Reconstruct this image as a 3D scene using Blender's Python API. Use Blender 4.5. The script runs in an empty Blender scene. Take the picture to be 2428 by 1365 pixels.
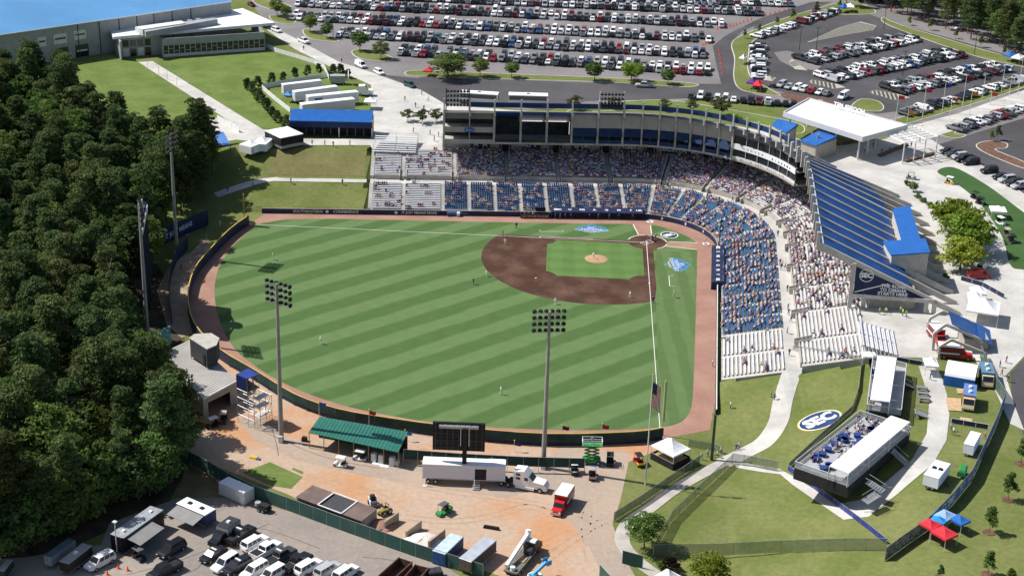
import bpy, bmesh, math, random
from mathutils import Vector, Matrix
import numpy as np
random.seed(7)
scene = bpy.context.scene
col = scene.collection
R = math.radians
# ---------------------------------------------------------------- camera, sky, sun, exposure
FPX, CAM = 3771.806, Vector((-19.116, -383.160, 147.324))
CROT = (R(67.1206), R(-1.68635), R(2.97307))
cd = bpy.data.cameras.new("camera"); cam = bpy.data.objects.new("camera", cd); col.objects.link(cam)
cam.location = CAM; cam.rotation_euler = CROT
cd.sensor_fit = 'HORIZONTAL'; cd.sensor_width = 36; cd.lens = FPX / 2428 * 36
cd.clip_start = 1; cd.clip_end = 6000
scene.camera = cam
SUN_EL, SUN_DIR = R(50), math.atan2(0.208, -0.978)        # direction towards the sun, in the ground plane
w = bpy.data.worlds.new("World"); scene.world = w; w.use_nodes = True
nt = w.node_tree; sky = nt.nodes.new("ShaderNodeTexSky"); sky.sky_type = 'NISHITA'; sky.sun_disc = False
sky.sun_elevation = SUN_EL; sky.sun_rotation = math.pi / 2 - SUN_DIR; sky.altitude = 200; sky.dust_density = 1.5
nt.links.new(sky.outputs[0], nt.nodes['Background'].inputs[0]); nt.nodes['Background'].inputs[1].default_value = 0.08
sl = bpy.data.lights.new("sun", 'SUN'); so = bpy.data.objects.new("sun", sl); col.objects.link(so)
sl.energy = 5.0; sl.angle = R(0.5); sl.color = (1, 0.965, 0.915)
so.rotation_euler = Vector((-math.cos(SUN_DIR) * math.cos(SUN_EL), -math.sin(SUN_DIR) * math.cos(SUN_EL), -math.sin(SUN_EL))).to_track_quat('-Z', 'Y').to_euler()
so.location = (-200, 50, 250)
vs = scene.view_settings; vs.view_transform = 'Standard'; vs.look = 'None'; vs.exposure = 0.28; vs.gamma = 1
# ---------------------------------------------------------------- survey: ground heights, and from a sighted point to its place on the ground
CM = cam.rotation_euler.to_matrix()
cc = Vector((-2, -2)); aA, aB = R(95.4), R(-4.0)
nA = Vector((math.cos(aA), math.sin(aA))); nB = Vector((math.cos(aB), math.sin(aB)))
tA = Vector((nA.y, -nA.x)); tB = Vector((nB.y, -nB.x)); LARC = 52.0
def sd(x, y):                       # along / away from the field-side wall of the stands
    qx, qy = x + 2, y + 2
    a = qx * tA.x + qy * tA.y
    if a < 0: return a, qx * nA.x + qy * nA.y - 20
    b = qx * tB.x + qy * tB.y
    if b > 0: return LARC + b, qx * nB.x + qy * nB.y - 20
    return LARC * (aA - math.atan2(qy, qx)) / (aA - aB), math.hypot(qx, qy) - 20
def P2(s, d):
    r = 20 + d
    if s < 0: v = cc + nA * r + tA * s
    elif s > LARC: v = cc + nB * r + tB * (s - LARC)
    else:
        a = aA - (aA - aB) * s / LARC; v = cc + Vector((math.cos(a), math.sin(a))) * r
    return v.x, v.y
def P3(s, d, z): x, y = P2(s, d); return (x, y, z)
PROF = [(0, 0), (.3, 0), (1.2, 1.0), (14, 4), (17, 4), (17.6, 4.9), (31, 8), (1e9, 8)]
PROF_B = [(0, 0), (.3, 0), (1.2, 1.0), (14, 4), (17, 4), (31, 8), (1e9, 8)]
S0, S1 = -69.8, 129.0               # the ends of the stands
def H(x, y):
    s, d = sd(x, y)
    if d <= 0.3: return 0.0
    pr = PROF if S0 < s < S1 else PROF_B
    for (a, za), (b, zb) in zip(pr, pr[1:]):
        if d <= b: z = za + (zb - za) * (d - a) / (b - a); break
    if s > 136 or s < -100:         # beyond the corners the banks run out into one even slope
        t = min(1, max(0, d + 1) / 42); zz = 8 * t * t * (3 - 2 * t); k = min(1, (s - 136) / 22 if s > 0 else (-100 - s) / 16); z += (zz - z) * k
    return z
def ray(px, py): return CM @ Vector(((px - 1214) / FPX, (682.5 - py) / FPX, -1))
def gz(px, py, z):
    d = ray(px, py); t = (z - CAM.z) / d.z; return CAM + d * t
def gy(px, py, Y):
    d = ray(px, py); t = (Y - CAM.y) / d.y; return CAM + d * t
def at(px, py):                     # where the sight line meets the ground
    z = 8.6
    while z > -0.2:
        p = gz(px, py, z)
        if H(p.x, p.y) >= z: return Vector((p.x, p.y, H(p.x, p.y)))
        z -= 0.08
    return gz(px, py, 0)
def height_at(base, py):            # height of a point straight above base that is sighted at py
    lo, hi = base.z, base.z + 120
    inv = CM.transposed()
    for _ in range(40):
        m = (lo + hi) / 2; d = inv @ (Vector((base.x, base.y, m)) - CAM)
        if 682.5 - FPX * d.y / -d.z > py: lo = m
        else: hi = m
    return lo - base.z
# ---------------------------------------------------------------- materials
MATS = {}
def mat(name, c, rough=.75, var=.12, scale=.6, metal=0, spec=.3, c2=None, obj_color=False, attr=None, alpha=1, detail=4, mixlo=.35, mixhi=.65, bump=0, fine=0, fscale=1.6):
    if name in MATS: return MATS[name]
    m = bpy.data.materials.new(name); m.use_nodes = True; t = m.node_tree; N = t.nodes; L = t.links
    b = N['Principled BSDF']; b.inputs['Roughness'].default_value = rough; b.inputs['Metallic'].default_value = metal
    b.inputs['Specular IOR Level'].default_value = spec; b.inputs['Alpha'].default_value = alpha
    tc = N.new('ShaderNodeTexCoord'); nz = N.new('ShaderNodeTexNoise'); nz.inputs['Scale'].default_value = scale; nz.inputs['Detail'].default_value = detail
    L.new(tc.outputs['Object'], nz.inputs['Vector'])
    mr = N.new('ShaderNodeMapRange'); mr.inputs[1].default_value = mixlo; mr.inputs[2].default_value = mixhi; L.new(nz.outputs[0], mr.inputs[0])
    mx = N.new('ShaderNodeMix'); mx.data_type = 'RGBA'; L.new(mr.outputs[0], mx.inputs[0])
    A, B = mx.inputs[6], mx.inputs[7]
    if obj_color or attr:
        if obj_color: s = N.new('ShaderNodeObjectInfo'); o = s.outputs['Color']
        else: s = N.new('ShaderNodeAttribute'); s.attribute_name = attr; o = s.outputs['Color']
        h = N.new('ShaderNodeHueSaturation'); h.inputs['Value'].default_value = 1 - var; L.new(o, h.inputs['Color'])
        L.new(h.outputs[0], A); L.new(o, B)
    else:
        lo = c if c2 else tuple(v * (1 - var) for v in c); hi = c2 or tuple(min(1, v * (1 + var)) for v in c)
        A.default_value = (*lo, 1); B.default_value = (*hi, 1)
    outc = mx.outputs[2]
    if fine:                        # fine mottling on top of the broad patches
        n3 = N.new('ShaderNodeTexNoise'); n3.inputs['Scale'].default_value = fscale; n3.inputs['Detail'].default_value = 9; n3.inputs['Roughness'].default_value = .7; L.new(tc.outputs['Object'], n3.inputs['Vector'])
        m3 = N.new('ShaderNodeMapRange'); m3.inputs[1].default_value = .3; m3.inputs[2].default_value = .7; m3.inputs[3].default_value = 1 - fine; m3.inputs[4].default_value = 1 + fine; L.new(n3.outputs[0], m3.inputs[0])
        h3 = N.new('ShaderNodeHueSaturation'); L.new(m3.outputs[0], h3.inputs['Value']); L.new(outc, h3.inputs['Color']); outc = h3.outputs[0]
    L.new(outc, b.inputs['Base Color'])
    if bump:
        bp = N.new('ShaderNodeBump'); bp.inputs['Strength'].default_value = bump; bp.inputs['Distance'].default_value = .05
        n2 = N.new('ShaderNodeTexNoise'); n2.inputs['Scale'].default_value = 6; L.new(tc.outputs['Object'], n2.inputs['Vector'])
        L.new(n2.outputs[0], bp.inputs['Height']); L.new(bp.outputs[0], b.inputs['Normal'])
    MATS[name] = m; return m
def leafmat(name, c, c2):
    m = mat(name, c, rough=.85, scale=.5, c2=c2, spec=.06); t = m.node_tree; N = t.nodes; L = t.links
    b = N['Principled BSDF']; out = N['Material Output']
    oi = N.new('ShaderNodeObjectInfo'); hs = N.new('ShaderNodeHueSaturation')
    src = b.inputs['Base Color'].links[0].from_socket
    mr = N.new('ShaderNodeMapRange'); mr.inputs[3].default_value = .72; mr.inputs[4].default_value = 1.3
    L.new(oi.outputs['Random'], mr.inputs[0]); L.new(mr.outputs[0], hs.inputs['Value'])
    m2 = N.new('ShaderNodeMath'); m2.operation = 'MULTIPLY_ADD'; m2.inputs[1].default_value = .05; m2.inputs[2].default_value = .475
    fr = N.new('ShaderNodeMath'); fr.operation = 'FRACT'; ml = N.new('ShaderNodeMath'); ml.operation = 'MULTIPLY'; ml.inputs[1].default_value = 7.31
    L.new(oi.outputs['Random'], ml.inputs[0]); L.new(ml.outputs[0], fr.inputs[0]); L.new(fr.outputs[0], m2.inputs[0]); L.new(m2.outputs[0], hs.inputs['Hue'])
    L.new(src, hs.inputs['Color']); L.new(hs.outputs[0], b.inputs['Base Color'])
    tr = N.new('ShaderNodeBsdfTranslucent'); L.new(hs.outputs[0], tr.inputs['Color'])
    ms = N.new('ShaderNodeMixShader'); ms.inputs[0].default_value = .38
    L.new(b.outputs[0], ms.inputs[1]); L.new(tr.outputs[0], ms.inputs[2]); L.new(ms.outputs[0], out.inputs[0])
    return m
CONC = mat('concrete', (.42, .39, .35), var=.14, scale=.35)
CONCW = mat('pale_concrete', (.48, .462, .43), var=.14, scale=.12, fine=.10, fscale=.7)
CONCD = mat('grey_concrete', (.36, .33, .29), var=.18, scale=.5)
ASPH = mat('new_asphalt', (.072, .068, .072), var=.2, scale=.06, fine=.14, fscale=.8)
ASPHO = mat('old_asphalt', (.19, .175, .175), var=.14, scale=.05, fine=.12, fscale=.8)
WHITE = mat('white_paint', (.80, .80, .80), rough=.5, var=.04)
OFFW = mat('off_white_metal', (.66, .66, .64), rough=.5, var=.08)
NAVY = mat('navy_pad', (.020, .028, .075), rough=.55, var=.25)
BLUE = mat('blue_metal_roof', (.014, .072, .25), rough=.45, var=.2, scale=.18, spec=.35, fine=.1)
SKYB = mat('sky_blue_roof', (.10, .27, .50), rough=.4, var=.12, scale=.05)
BSEAT = mat('blue_seat', (.045, .125, .26), rough=.55, var=.2)
ALU = mat('aluminium_bench', (.70, .70, .72), rough=.42, metal=.15, var=.06)
STEEL = mat('galvanised_steel', (.42, .43, .44), rough=.45, metal=.6, var=.12)
DSTEEL = mat('dark_steel', (.06, .06, .065), rough=.5, metal=.4, var=.2)
BLACK = mat('black_rubber', (.018, .018, .020), rough=.7, var=.2)
GLASS = mat('dark_glass', (.016, .020, .026), rough=.12, var=.1, spec=.6)
YEL = mat('yellow_paint', (.72, .43, .03), rough=.5, var=.08)
GREEND = mat('dark_green_screen', (.018, .050, .042), rough=.8, var=.3, scale=.3)
GREENR = mat('green_metal_roof', (.030, .150, .115), rough=.45, var=.1)
BEIGE = mat('beige_panel', (.40, .365, .32), var=.08)
GREYP = mat('grey_metal_siding', (.33, .35, .36), rough=.55, var=.08)
TAN = mat('tan_siding', (.40, .37, .31), rough=.6, var=.1)
ROOFG = mat('weathered_grey_roof', (.40, .38, .35), rough=.55, var=.12, scale=.25)
WOOD = mat('timber', (.38, .26, .13), var=.25, scale=1.5)
BROWNR = mat('brown_roof', (.16, .115, .10), rough=.6, var=.15)
RED = mat('red_paint', (.50, .018, .020), rough=.35, var=.06, spec=.5)
MAROON = mat('maroon_paint', (.16, .012, .018), rough=.35, var=.1, spec=.5)
ORANGE = mat('orange_plastic', (.75, .12, .02), rough=.5, var=.05)
GREENJ = mat('green_machine', (.03, .22, .06), rough=.45, var=.1)
LBLUE = mat('light_blue_paint', (.04, .32, .62), rough=.45, var=.1)
PAINT = mat('vehicle_paint', (1, 1, 1), rough=.28, var=.03, spec=.5, obj_color=True)
CLOTH = mat('clothing', (1, 1, 1), rough=.9, var=.15, obj_color=True, scale=3)
CROWDC = mat('crowd_clothing', (1, 1, 1), rough=.9, var=.1, attr='shirt', scale=3)
SKIN = mat('skin', (.50, .36, .31), rough=.6, var=.1)
HAIR = mat('hair', (.06, .04, .03), c2=(.55, .54, .55), rough=.8, scale=.9)
TROUS = mat('dark_trousers', (.05, .06, .10), c2=(.22, .23, .30), rough=.9, scale=1.2)
MULCH = mat('mulch', (.14, .075, .05), var=.3, scale=1.2)
BARK = mat('bark', (.13, .09, .065), var=.3, scale=2)
TENT = mat('white_canvas', (.82, .82, .83), rough=.85, var=.03)
BLUET = mat('blue_canvas', (.02, .13, .42), rough=.8, var=.1)
# ---------------------------------------------------------------- objects
def tag(o, label=None, cat=None, group=None, kind=None, color=None):
    if label: o['label'] = label
    if cat: o['category'] = cat
    if group: o['group'] = group
    if kind: o['kind'] = kind
    if color: o.color = (*color, 1)
    return o
def E(name, label, cat, loc=(0, 0, 0), rz=0, group=None):
    o = bpy.data.objects.new(name, None); col.objects.link(o); o.location = loc; o.rotation_euler = (0, 0, rz)
    o.empty_display_size = .2
    return tag(o, label, cat, group)
def link(name, me, parent=None, **k):
    o = bpy.data.objects.new(name, me); col.objects.link(o)
    if parent: o.parent = parent
    return tag(o, **k) if k else o
def copy_tree(o, parent=None):
    c = o.copy(); col.objects.link(c); c.parent = parent
    for ch in list(o.children): copy_tree(ch, c)
    return c
class MB:
    def __init__(s): s.v = []; s.f = []; s.m = []
    def add(s, vs, fs, mi=0):
        b = len(s.v); s.v += [tuple(v) for v in vs]; s.f += [tuple(b + i for i in f) for f in fs]; s.m += [mi] * len(fs); return s
    def quad(s, a, b, c, d, mi=0): return s.add([a, b, c, d], [(0, 1, 2, 3)], mi)
    def hexa(s, bot, top, mi=0):
        n = len(bot); return s.add(list(bot) + list(top), [tuple(reversed(range(n))), tuple(range(n, 2 * n))] + [(i, (i + 1) % n, n + (i + 1) % n, n + i) for i in range(n)], mi)
    def box(s, x0, x1, y0, y1, z0, z1, mi=0):
        q = [(x0, y0), (x1, y0), (x1, y1), (x0, y1)]
        return s.hexa([(*p, z0) for p in q], [(*p, z1) for p in q], mi)
    def obox(s, c, size, rz=0, mi=0):               # c = centre of the base
        ca, sa = math.cos(rz), math.sin(rz); hx, hy, h = size[0] / 2, size[1] / 2, size[2]
        q = [(c[0] + x * ca - y * sa, c[1] + x * sa + y * ca) for x, y in ((-hx, -hy), (hx, -hy), (hx, hy), (-hx, hy))]
        return s.hexa([(*p, c[2]) for p in q], [(*p, c[2] + h) for p in q], mi)
    def frustum(s, b, t, z0, z1, mi=0):              # b, t = (x0,x1,y0,y1)
        q = lambda r: [(r[0], r[2]), (r[1], r[2]), (r[1], r[3]), (r[0], r[3])]
        return s.hexa([(*p, z0) for p in q(b)], [(*p, z1) for p in q(t)], mi)
    def prism(s, poly, z0, z1, mi=0):
        return s.hexa([(*p[:2], z0) for p in poly], [(*p[:2], z1) for p in poly], mi)
    def beam(s, p, q, wd, ht, mi=0):
        p, q = Vector(p), Vector(q); d = (q - p).normalized()
        side = d.cross(Vector((0, 0, 1)));  side = side.normalized() if side.length > 1e-4 else Vector((1, 0, 0))
        up = side.cross(d) * ht / 2; side = side * wd / 2
        return s.hexa([p - side - up, p + side - up, p + side + up, p - side + up], [q - side - up, q + side - up, q + side + up, q - side + up], mi)
    def tube(s, p, q, r0, r1=None, n=8, mi=0):
        p, q = Vector(p), Vector(q); d = (q - p).normalized(); r1 = r0 if r1 is None else r1
        a = d.orthogonal().normalized(); b = d.cross(a)
        ring = lambda o, r: [o + (a * math.cos(6.28318 * i / n) + b * math.sin(6.28318 * i / n)) * r for i in range(n)]
        return s.hexa(ring(p, r0), ring(q, r1), mi)
    def wall(s, pts, z0, z1, th=.3, mi=0, closed=False):   # pts along a line, z0/z1 numbers or per-point lists
        n = len(pts); L = []; Rr = []
        for i in range(n):
            a = Vector(pts[max(i - 1, 0)][:2]); b = Vector(pts[min(i + 1, n - 1)][:2]); t = (b - a).normalized(); nn = Vector((-t.y, t.x)) * th / 2
            c = Vector(pts[i][:2]); L.append(c + nn); Rr.append(c - nn)
        f0 = (lambda i: z0[i]) if hasattr(z0, '__len__') else (lambda i: z0)
        f1 = (lambda i: z1[i]) if hasattr(z1, '__len__') else (lambda i: z1)
        vs = []
        for i in range(n): vs += [(*L[i], f0(i)), (*Rr[i], f0(i)), (*Rr[i], f1(i)), (*L[i], f1(i))]
        fs = [(3, 2, 1, 0), (4 * n - 4, 4 * n - 3, 4 * n - 2, 4 * n - 1)]
        for i in range(n - 1):
            a, b = 4 * i, 4 * i + 4
            fs += [(a + k, a + (k + 1) % 4, b + (k + 1) % 4, b + k) for k in range(4)]
        return s.add(vs, fs, mi)
    def loft(s, rings, mi=0, cap=True):
        n = len(rings[0]); vs = [v for r in rings for v in r]; fs = []
        for k in range(len(rings) - 1):
            fs += [(k * n + i, k * n + (i + 1) % n, (k + 1) * n + (i + 1) % n, (k + 1) * n + i) for i in range(n)]
        if cap: fs += [tuple(reversed(range(n))), tuple(range((len(rings) - 1) * n, len(rings) * n))]
        return s.add(vs, fs, mi)
    def mesh(s, name, mats, org=(0, 0, 0)):
        me = bpy.data.meshes.new(name)
        me.from_pydata([(v[0] - org[0], v[1] - org[1], v[2] - org[2]) for v in s.v], [], s.f)
        for m in (mats if isinstance(mats, (list, tuple)) else [mats]): me.materials.append(m)
        if any(s.m): me.polygons.foreach_set('material_index', s.m)
        bm = bmesh.new(); bm.from_mesh(me); bmesh.ops.recalc_face_normals(bm, faces=bm.faces); bm.to_mesh(me); bm.free()
        return me
    def build(s, name, mats, parent=None, org=None, **k):
        if org is None: org = parent.location if (parent and parent.type == 'EMPTY') else (0, 0, 0)
        return link(name, s.mesh(name, mats, org), parent, **k)
    def local(s, name, mats, parent=None, **k): return link(name, s.mesh(name, mats), parent, **k)
def sheet(name, pts, z=None, off=.02, m=None, grid=1.5, kind='structure', parent=None, **k):
    """A flat (z given) or draped (z None) piece of ground."""
    bm = bmesh.new(); f = bm.faces.new([bm.verts.new((p[0], p[1], 0)) for p in pts])
    if f.normal.z < 0: f.normal_flip()
    if z is None:
        xs = [p[0] for p in pts]; ys = [p[1] for p in pts]
        for ax, lo, hi in ((0, min(xs), max(xs)), (1, min(ys), max(ys))):
            g = math.ceil(lo / grid) * grid
            while g < hi:
                co = [0, 0, 0]; co[ax] = g; no = [0, 0, 0]; no[ax] = 1
                bmesh.ops.bisect_plane(bm, geom=bm.verts[:] + bm.edges[:] + bm.faces[:], plane_co=co, plane_no=no); g += grid
        for v in bm.verts: v.co.z = H(v.co.x, v.co.y) + off
    else:
        for v in bm.verts: v.co.z = z + off
    bmesh.ops.recalc_face_normals(bm, faces=bm.faces)
    me = bpy.data.meshes.new(name); bm.to_mesh(me); bm.free()
    if me.polygons and me.polygons[0].normal.z < 0: me.flip_normals()
    me.materials.append(m)
    o = link(name, me, parent)
    if parent: o.location = -parent.location
    elif kind: o['kind'] = kind
    return tag(o, **k)
def spline(pts, n=6, closed=False):
    pts = [Vector(p[:2]) for p in pts]; N = len(pts); out = []
    for i in range(N if closed else N - 1):
        g = (lambda k: pts[k % N]) if closed else (lambda k: pts[min(max(k, 0), N - 1)])
        a, b, c, d = g(i - 1), g(i), g(i + 1), g(i + 2)
        for j in range(n):
            t = j / n
            out.append(.5 * ((2 * b) + (c - a) * t + (2 * a - 5 * b + 4 * c - d) * t * t + (3 * b - a - 3 * c + d) * t ** 3))
    if not closed: out.append(pts[-1])
    return [(p.x, p.y) for p in out]
def sight(pl, z=None): return [(gz(*p, z) if z is not None else at(*p)) for p in pl]
def strip_pts(pts, wd):
    L = []; Rr = []
    for i in range(len(pts)):
        a = Vector(pts[max(i - 1, 0)][:2]); b = Vector(pts[min(i + 1, len(pts) - 1)][:2]); t = (b - a).normalized(); n = Vector((-t.y, t.x)) * wd / 2
        c = Vector(pts[i][:2]); L.append(c + n); Rr.append(c - n)
    return [(p.x, p.y) for p in L] + [(p.x, p.y) for p in reversed(Rr)]
def circle(c, r, n=40, a0=0, a1=2 * math.pi): return [(c[0] + r * math.cos(a0 + (a1 - a0) * i / n), c[1] + r * math.sin(a0 + (a1 - a0) * i / n)) for i in range(n + (abs(a1 - a0) < 6.2))]
# lettering: every text is turned into a mesh once, before the scene grows
TXT = {}
def make_text(key, s, bold=.012, ext=.0, shear=0):
    c = bpy.data.curves.new('lettering', 'FONT'); c.body = s; c.size = 1; c.align_x = 'CENTER'; c.align_y = 'CENTER'; c.offset = bold; c.extrude = ext; c.resolution_u = 2; c.shear = shear; c.space_line = .85
    o = bpy.data.objects.new('lettering', c); col.objects.link(o)
    me = bpy.data.meshes.new_from_object(o.evaluated_get(bpy.context.evaluated_depsgraph_get()))
    bpy.data.objects.remove(o); TXT[key] = me
for k_, s_, *r_ in [('secconf1', 'SOUTHEASTERN'), ('secconf2', 'CONFERENCE'), ('ijmm', 'IT JUST MEANS MORE'), ('ijmm2', 'IT JUST MEANS MORE.', .03), ('url', 'SECSPORTS.COM'), ('omaha', 'THE ROAD\nTO OMAHA\nSTARTS HERE', .03),
        ('sec', 'SEC', .05), ('hooveral', 'HOOVER, ALABAMA'), ('pape', 'ALLEN PAPE PRESS BOX'), ('met', 'HOOVER MET', .03, .06), ('welcome', 'WELCOME TO HOOVER', .03), ('B', 'B', .02), ('oval', 'EBSCO', .0), ('A', 'A', .04), ('G', 'G', .04), ('UK', 'UK', .04), ('AU', 'AU', .03), ('M', 'M', .04), ('F', 'F', .03), ('MS', 'MS', .03), ('U', 'U', .03), ('vid', 'HOOVER'), ('dash', 'SEC\nBASEBALL\nTOURNAMENT', .03), ('hm', 'HOOVER\nMETROPOLITAN', .02)]:
    make_text(k_, s_, *(r_ or ()))
def put_text(key, loc, size, xdir, up, m, parent=None, name='lettering', wide=1.0, **k):
    """lettering on a surface: loc = centre, xdir/up = its axes in the world"""
    x = Vector(xdir).normalized(); u = Vector(up).normalized(); n = x.cross(u).normalized(); u = n.cross(x)
    me = TXT[key].copy(); me.materials.clear(); me.materials.append(m)
    mt = Matrix(((x.x * size * wide, u.x * size, n.x * size, loc[0]), (x.y * size * wide, u.y * size, n.y * size, loc[1]), (x.z * size * wide, u.z * size, n.z * size, loc[2]), (0, 0, 0, 1)))
    me.transform(mt)
    if parent: me.transform(Matrix.Translation(-Vector(parent.location if parent.type == 'EMPTY' else (0, 0, 0))))
    return link(name, me, parent, **k)
# ================================================================ terrain
GRASSB = mat('berm_grass', (.108, .140, .036), c2=(.178, .188, .068), scale=.09, rough=.95, spec=.1, detail=8, mixlo=.3, mixhi=.7, bump=.3, fine=.2, fscale=.9)
LAWN = mat('lawn_grass', (.105, .152, .036), c2=(.148, .196, .056), scale=.12, rough=.95, spec=.1, detail=8, bump=.3, fine=.15, fscale=.9)
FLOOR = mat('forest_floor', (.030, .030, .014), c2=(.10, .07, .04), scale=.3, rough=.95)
GRID = 1.5
xs = [-3000, -1200, -500] + list(np.arange(-300, 231, GRID)) + [500, 1200, 3000]
ys = [-3000, -900, -300] + list(np.arange(-201, 120, GRID)) + [140, 200, 330, 600, 1200, 3000]
nx, ny = len(xs), len(ys)
tv = []
for y in ys:
    for x in xs:
        z = H(x, y); s_, d_ = sd(x, y)
        if S0 - .5 < s_ < S1 + .5 and -1.6 < d_ < 33: z = -.3 if d_ < 1 else max(-.3, z - 2.2 if 15 > d_ or d_ > 18 else 1.6)
        if d_ <= .3: z = -.02
        tv.append((float(x), float(y), z))
tf = [(j * nx + i, j * nx + i + 1, (j + 1) * nx + i + 1, (j + 1) * nx + i) for j in range(ny - 1) for i in range(nx - 1)]
me = bpy.data.meshes.new('ground'); me.from_pydata(tv, [], tf); me.materials.append(GRASSB)
tag(link('ground', me), kind='structure')
# ================================================================ the playing field (z = 0)
def turf(name, ca, cb, ang, wid, second=None):
    m = mat(name, ca, rough=.95, spec=.1, scale=.5, var=.1, detail=6, bump=.25); t = m.node_tree; N = t.nodes; L = t.links; b = N['Principled BSDF']
    g = N.new('ShaderNodeNewGeometry'); sp = N.new('ShaderNodeSeparateXYZ'); L.new(g.outputs['Position'], sp.inputs[0])
    def band(ang, wid, ph=0):
        def mth(op, a, bb=None):
            n = N.new('ShaderNodeMath'); n.operation = op
            for k, v in ((0, a), (1, bb)):
                if v is None: continue
                if isinstance(v, (int, float)): n.inputs[k].default_value = v
                else: L.new(v, n.inputs[k])
            return n.outputs[0]
        nz = N.new('ShaderNodeTexNoise'); nz.inputs['Scale'].default_value = .12; L.new(g.outputs['Position'], nz.inputs['Vector'])
        u = mth('ADD', mth('ADD', mth('MULTIPLY', sp.outputs[0], -math.sin(ang)), mth('MULTIPLY', sp.outputs[1], math.cos(ang))), mth('MULTIPLY', nz.outputs[0], 1.5))
        sn = mth('SINE', mth('MULTIPLY', mth('ADD', u, ph), math.pi / wid))
        r = N.new('ShaderNodeMapRange'); r.interpolation_type = 'SMOOTHSTEP'; r.inputs[1].default_value = -.36; r.inputs[2].default_value = .36; L.new(sn, r.inputs[0]); return r.outputs[0]
    f = band(ang, wid)
    if second:
        f2 = band(*second); mm = N.new('ShaderNodeMath'); mm.operation = 'ADD'; L.new(f, mm.inputs[0]); L.new(f2, mm.inputs[1]); m3 = N.new('ShaderNodeMath'); m3.operation = 'MULTIPLY'; m3.inputs[1].default_value = .5; L.new(mm.outputs[0], m3.inputs[0]); f = m3.outputs[0]
    mx = N.new('ShaderNodeMix'); mx.data_type = 'RGBA'; mx.inputs[6].default_value = (*ca, 1); mx.inputs[7].default_value = (*cb, 1); L.new(f, mx.inputs[0])
    old = b.inputs['Base Color'].links[0].from_socket
    # patchiness of the grass itself
    nz = N.new('ShaderNodeTexNoise'); nz.inputs['Scale'].default_value = .35; nz.inputs['Detail'].default_value = 8; L.new(g.outputs['Position'], nz.inputs['Vector'])
    mr = N.new('ShaderNodeMapRange'); mr.inputs[3].default_value = .84; mr.inputs[4].default_value = 1.16; L.new(nz.outputs[0], mr.inputs[0])
    hs = N.new('ShaderNodeHueSaturation'); L.new(mr.outputs[0], hs.inputs['Value']); L.new(mx.outputs[2], hs.inputs['Color']); L.new(hs.outputs[0], b.inputs['Base Color'])
    return m
TURF = turf('mown_outfield_grass', (.072, .130, .042), (.113, .178, .068), R(44), 4.55)
TURFI = turf('mown_infield_grass', (.090, .165, .046), (.112, .195, .060), R(-88), 3.0, (R(2), 3.0))
CLAY = mat('warning_track_clay', (.30, .165, .125), c2=(.36, .215, .165), scale=.15, rough=.95, spec=.1, detail=8, fine=.08, fscale=1.2)
DIRT = mat('infield_dirt', (.068, .036, .026), c2=(.135, .078, .055), scale=.16, rough=.95, spec=.1, detail=5, mixlo=.42, mixhi=.72, fine=.12, fscale=1.0)
MOUNDM = mat('dry_mound_clay', (.44, .27, .16), rough=.95, spec=.1)
CHALK = mat('chalk', (.78, .76, .72), rough=.9, var=.08, scale=2)
wall_px = [(590, 532), (545, 565), (497, 615), (462, 660), (447, 720), (462, 790), (520, 850), (610, 905), (700, 960), (800, 995), (940, 1020), (1100, 1040), (1300, 1055), (1500, 1050), (1570, 1040)]
OFW = spline([gz(*p, 0) for p in wall_px], 6)
inner = [P2(s, 0) for s in np.linspace(-97, 0, 20)] + [P2(s, 0) for s in np.linspace(2, 50, 20)] + [P2(s, 0) for s in np.linspace(52, 146, 20)]
track_poly = OFW + [P2(LARC + 98.5, -1.2)] + inner[::-1][2:]
sheet('warning_track', track_poly, 0, .0, CLAY)
gpx = [(608, 534), (640, 526), (690, 520), (800, 519), (1000, 523), (1200, 527), (1400, 530), (1500, 531), (1546, 533), (1580, 541), (1620, 556), (1650, 574), (1653, 592), (1652, 650), (1648, 800), (1643, 930), (1636, 975), (1610, 1002), (1560, 1013), (1500, 1017), (1400, 1019), (1300, 1018), (1200, 1014), (1100, 1008), (1000, 997), (900, 980), (820, 962), (750, 940), (690, 916), (640, 890), (595, 860), (560, 830), (532, 788), (515, 740), (509, 700), (510, 670), (520, 632), (545, 592), (575, 562)]
grass_poly = spline([gz(*p, 0) for p in gpx], 4, True)
sheet('field_grass', grass_poly, 0, .008, TURF)
TURFF = turf('mown_foul_grass', (.090, .146, .053), (.110, .168, .066), R(93.5), 2.4)
sheet('foul_grass', [tuple(gz(*q, 0))[:2] for q in ((1556, 596), (1651, 596), (1648, 800), (1643, 930), (1636, 972), (1610, 1000), (1569, 1011), (1561, 900), (1556, 720))], 0, .011, TURFF)
RUB = (-13.04, -13.04)
# infield dirt: the arc about the mound, closed just outside the foul lines
arc = [p for p in circle(RUB, 28.6, 160) if p[0] < 1.4 and p[1] < 1.0 and (p[0] < -28 or p[1] < -28 or True)]
arc.sort(key=lambda p: math.atan2(p[1] + 13.04, p[0] + 13.04) % (2 * math.pi))
arc = [p for p in arc if not (p[0] > -8 and p[1] > -8)]
ang = lambda p: math.atan2(p[1] + 13.04, p[0] + 13.04) % (2 * math.pi)
arc = [p for p in arc if R(149) < ang(p) < R(301)]
sheet('infield_dirt', [(-30, 1.0)] + arc[:] + [(1.6, -30), (1.6, -2), (-2, 1.0)], 0, .014, DIRT)
def notch(c, r, a0, a1, n=8): return [(c[0] + r * math.cos(R(a0 + (a1 - a0) * i / n)), c[1] + r * math.sin(R(a0 + (a1 - a0) * i / n))) for i in range(n + 1)]
gsq = [(-1.1, -1.1)] + notch((-1.1, -26.2), 3.8, 90, 165) + notch((-26.2, -26.2), 3.8, 15, 75) + notch((-26.6, -1.0), 3.4, -70, 0)
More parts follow.
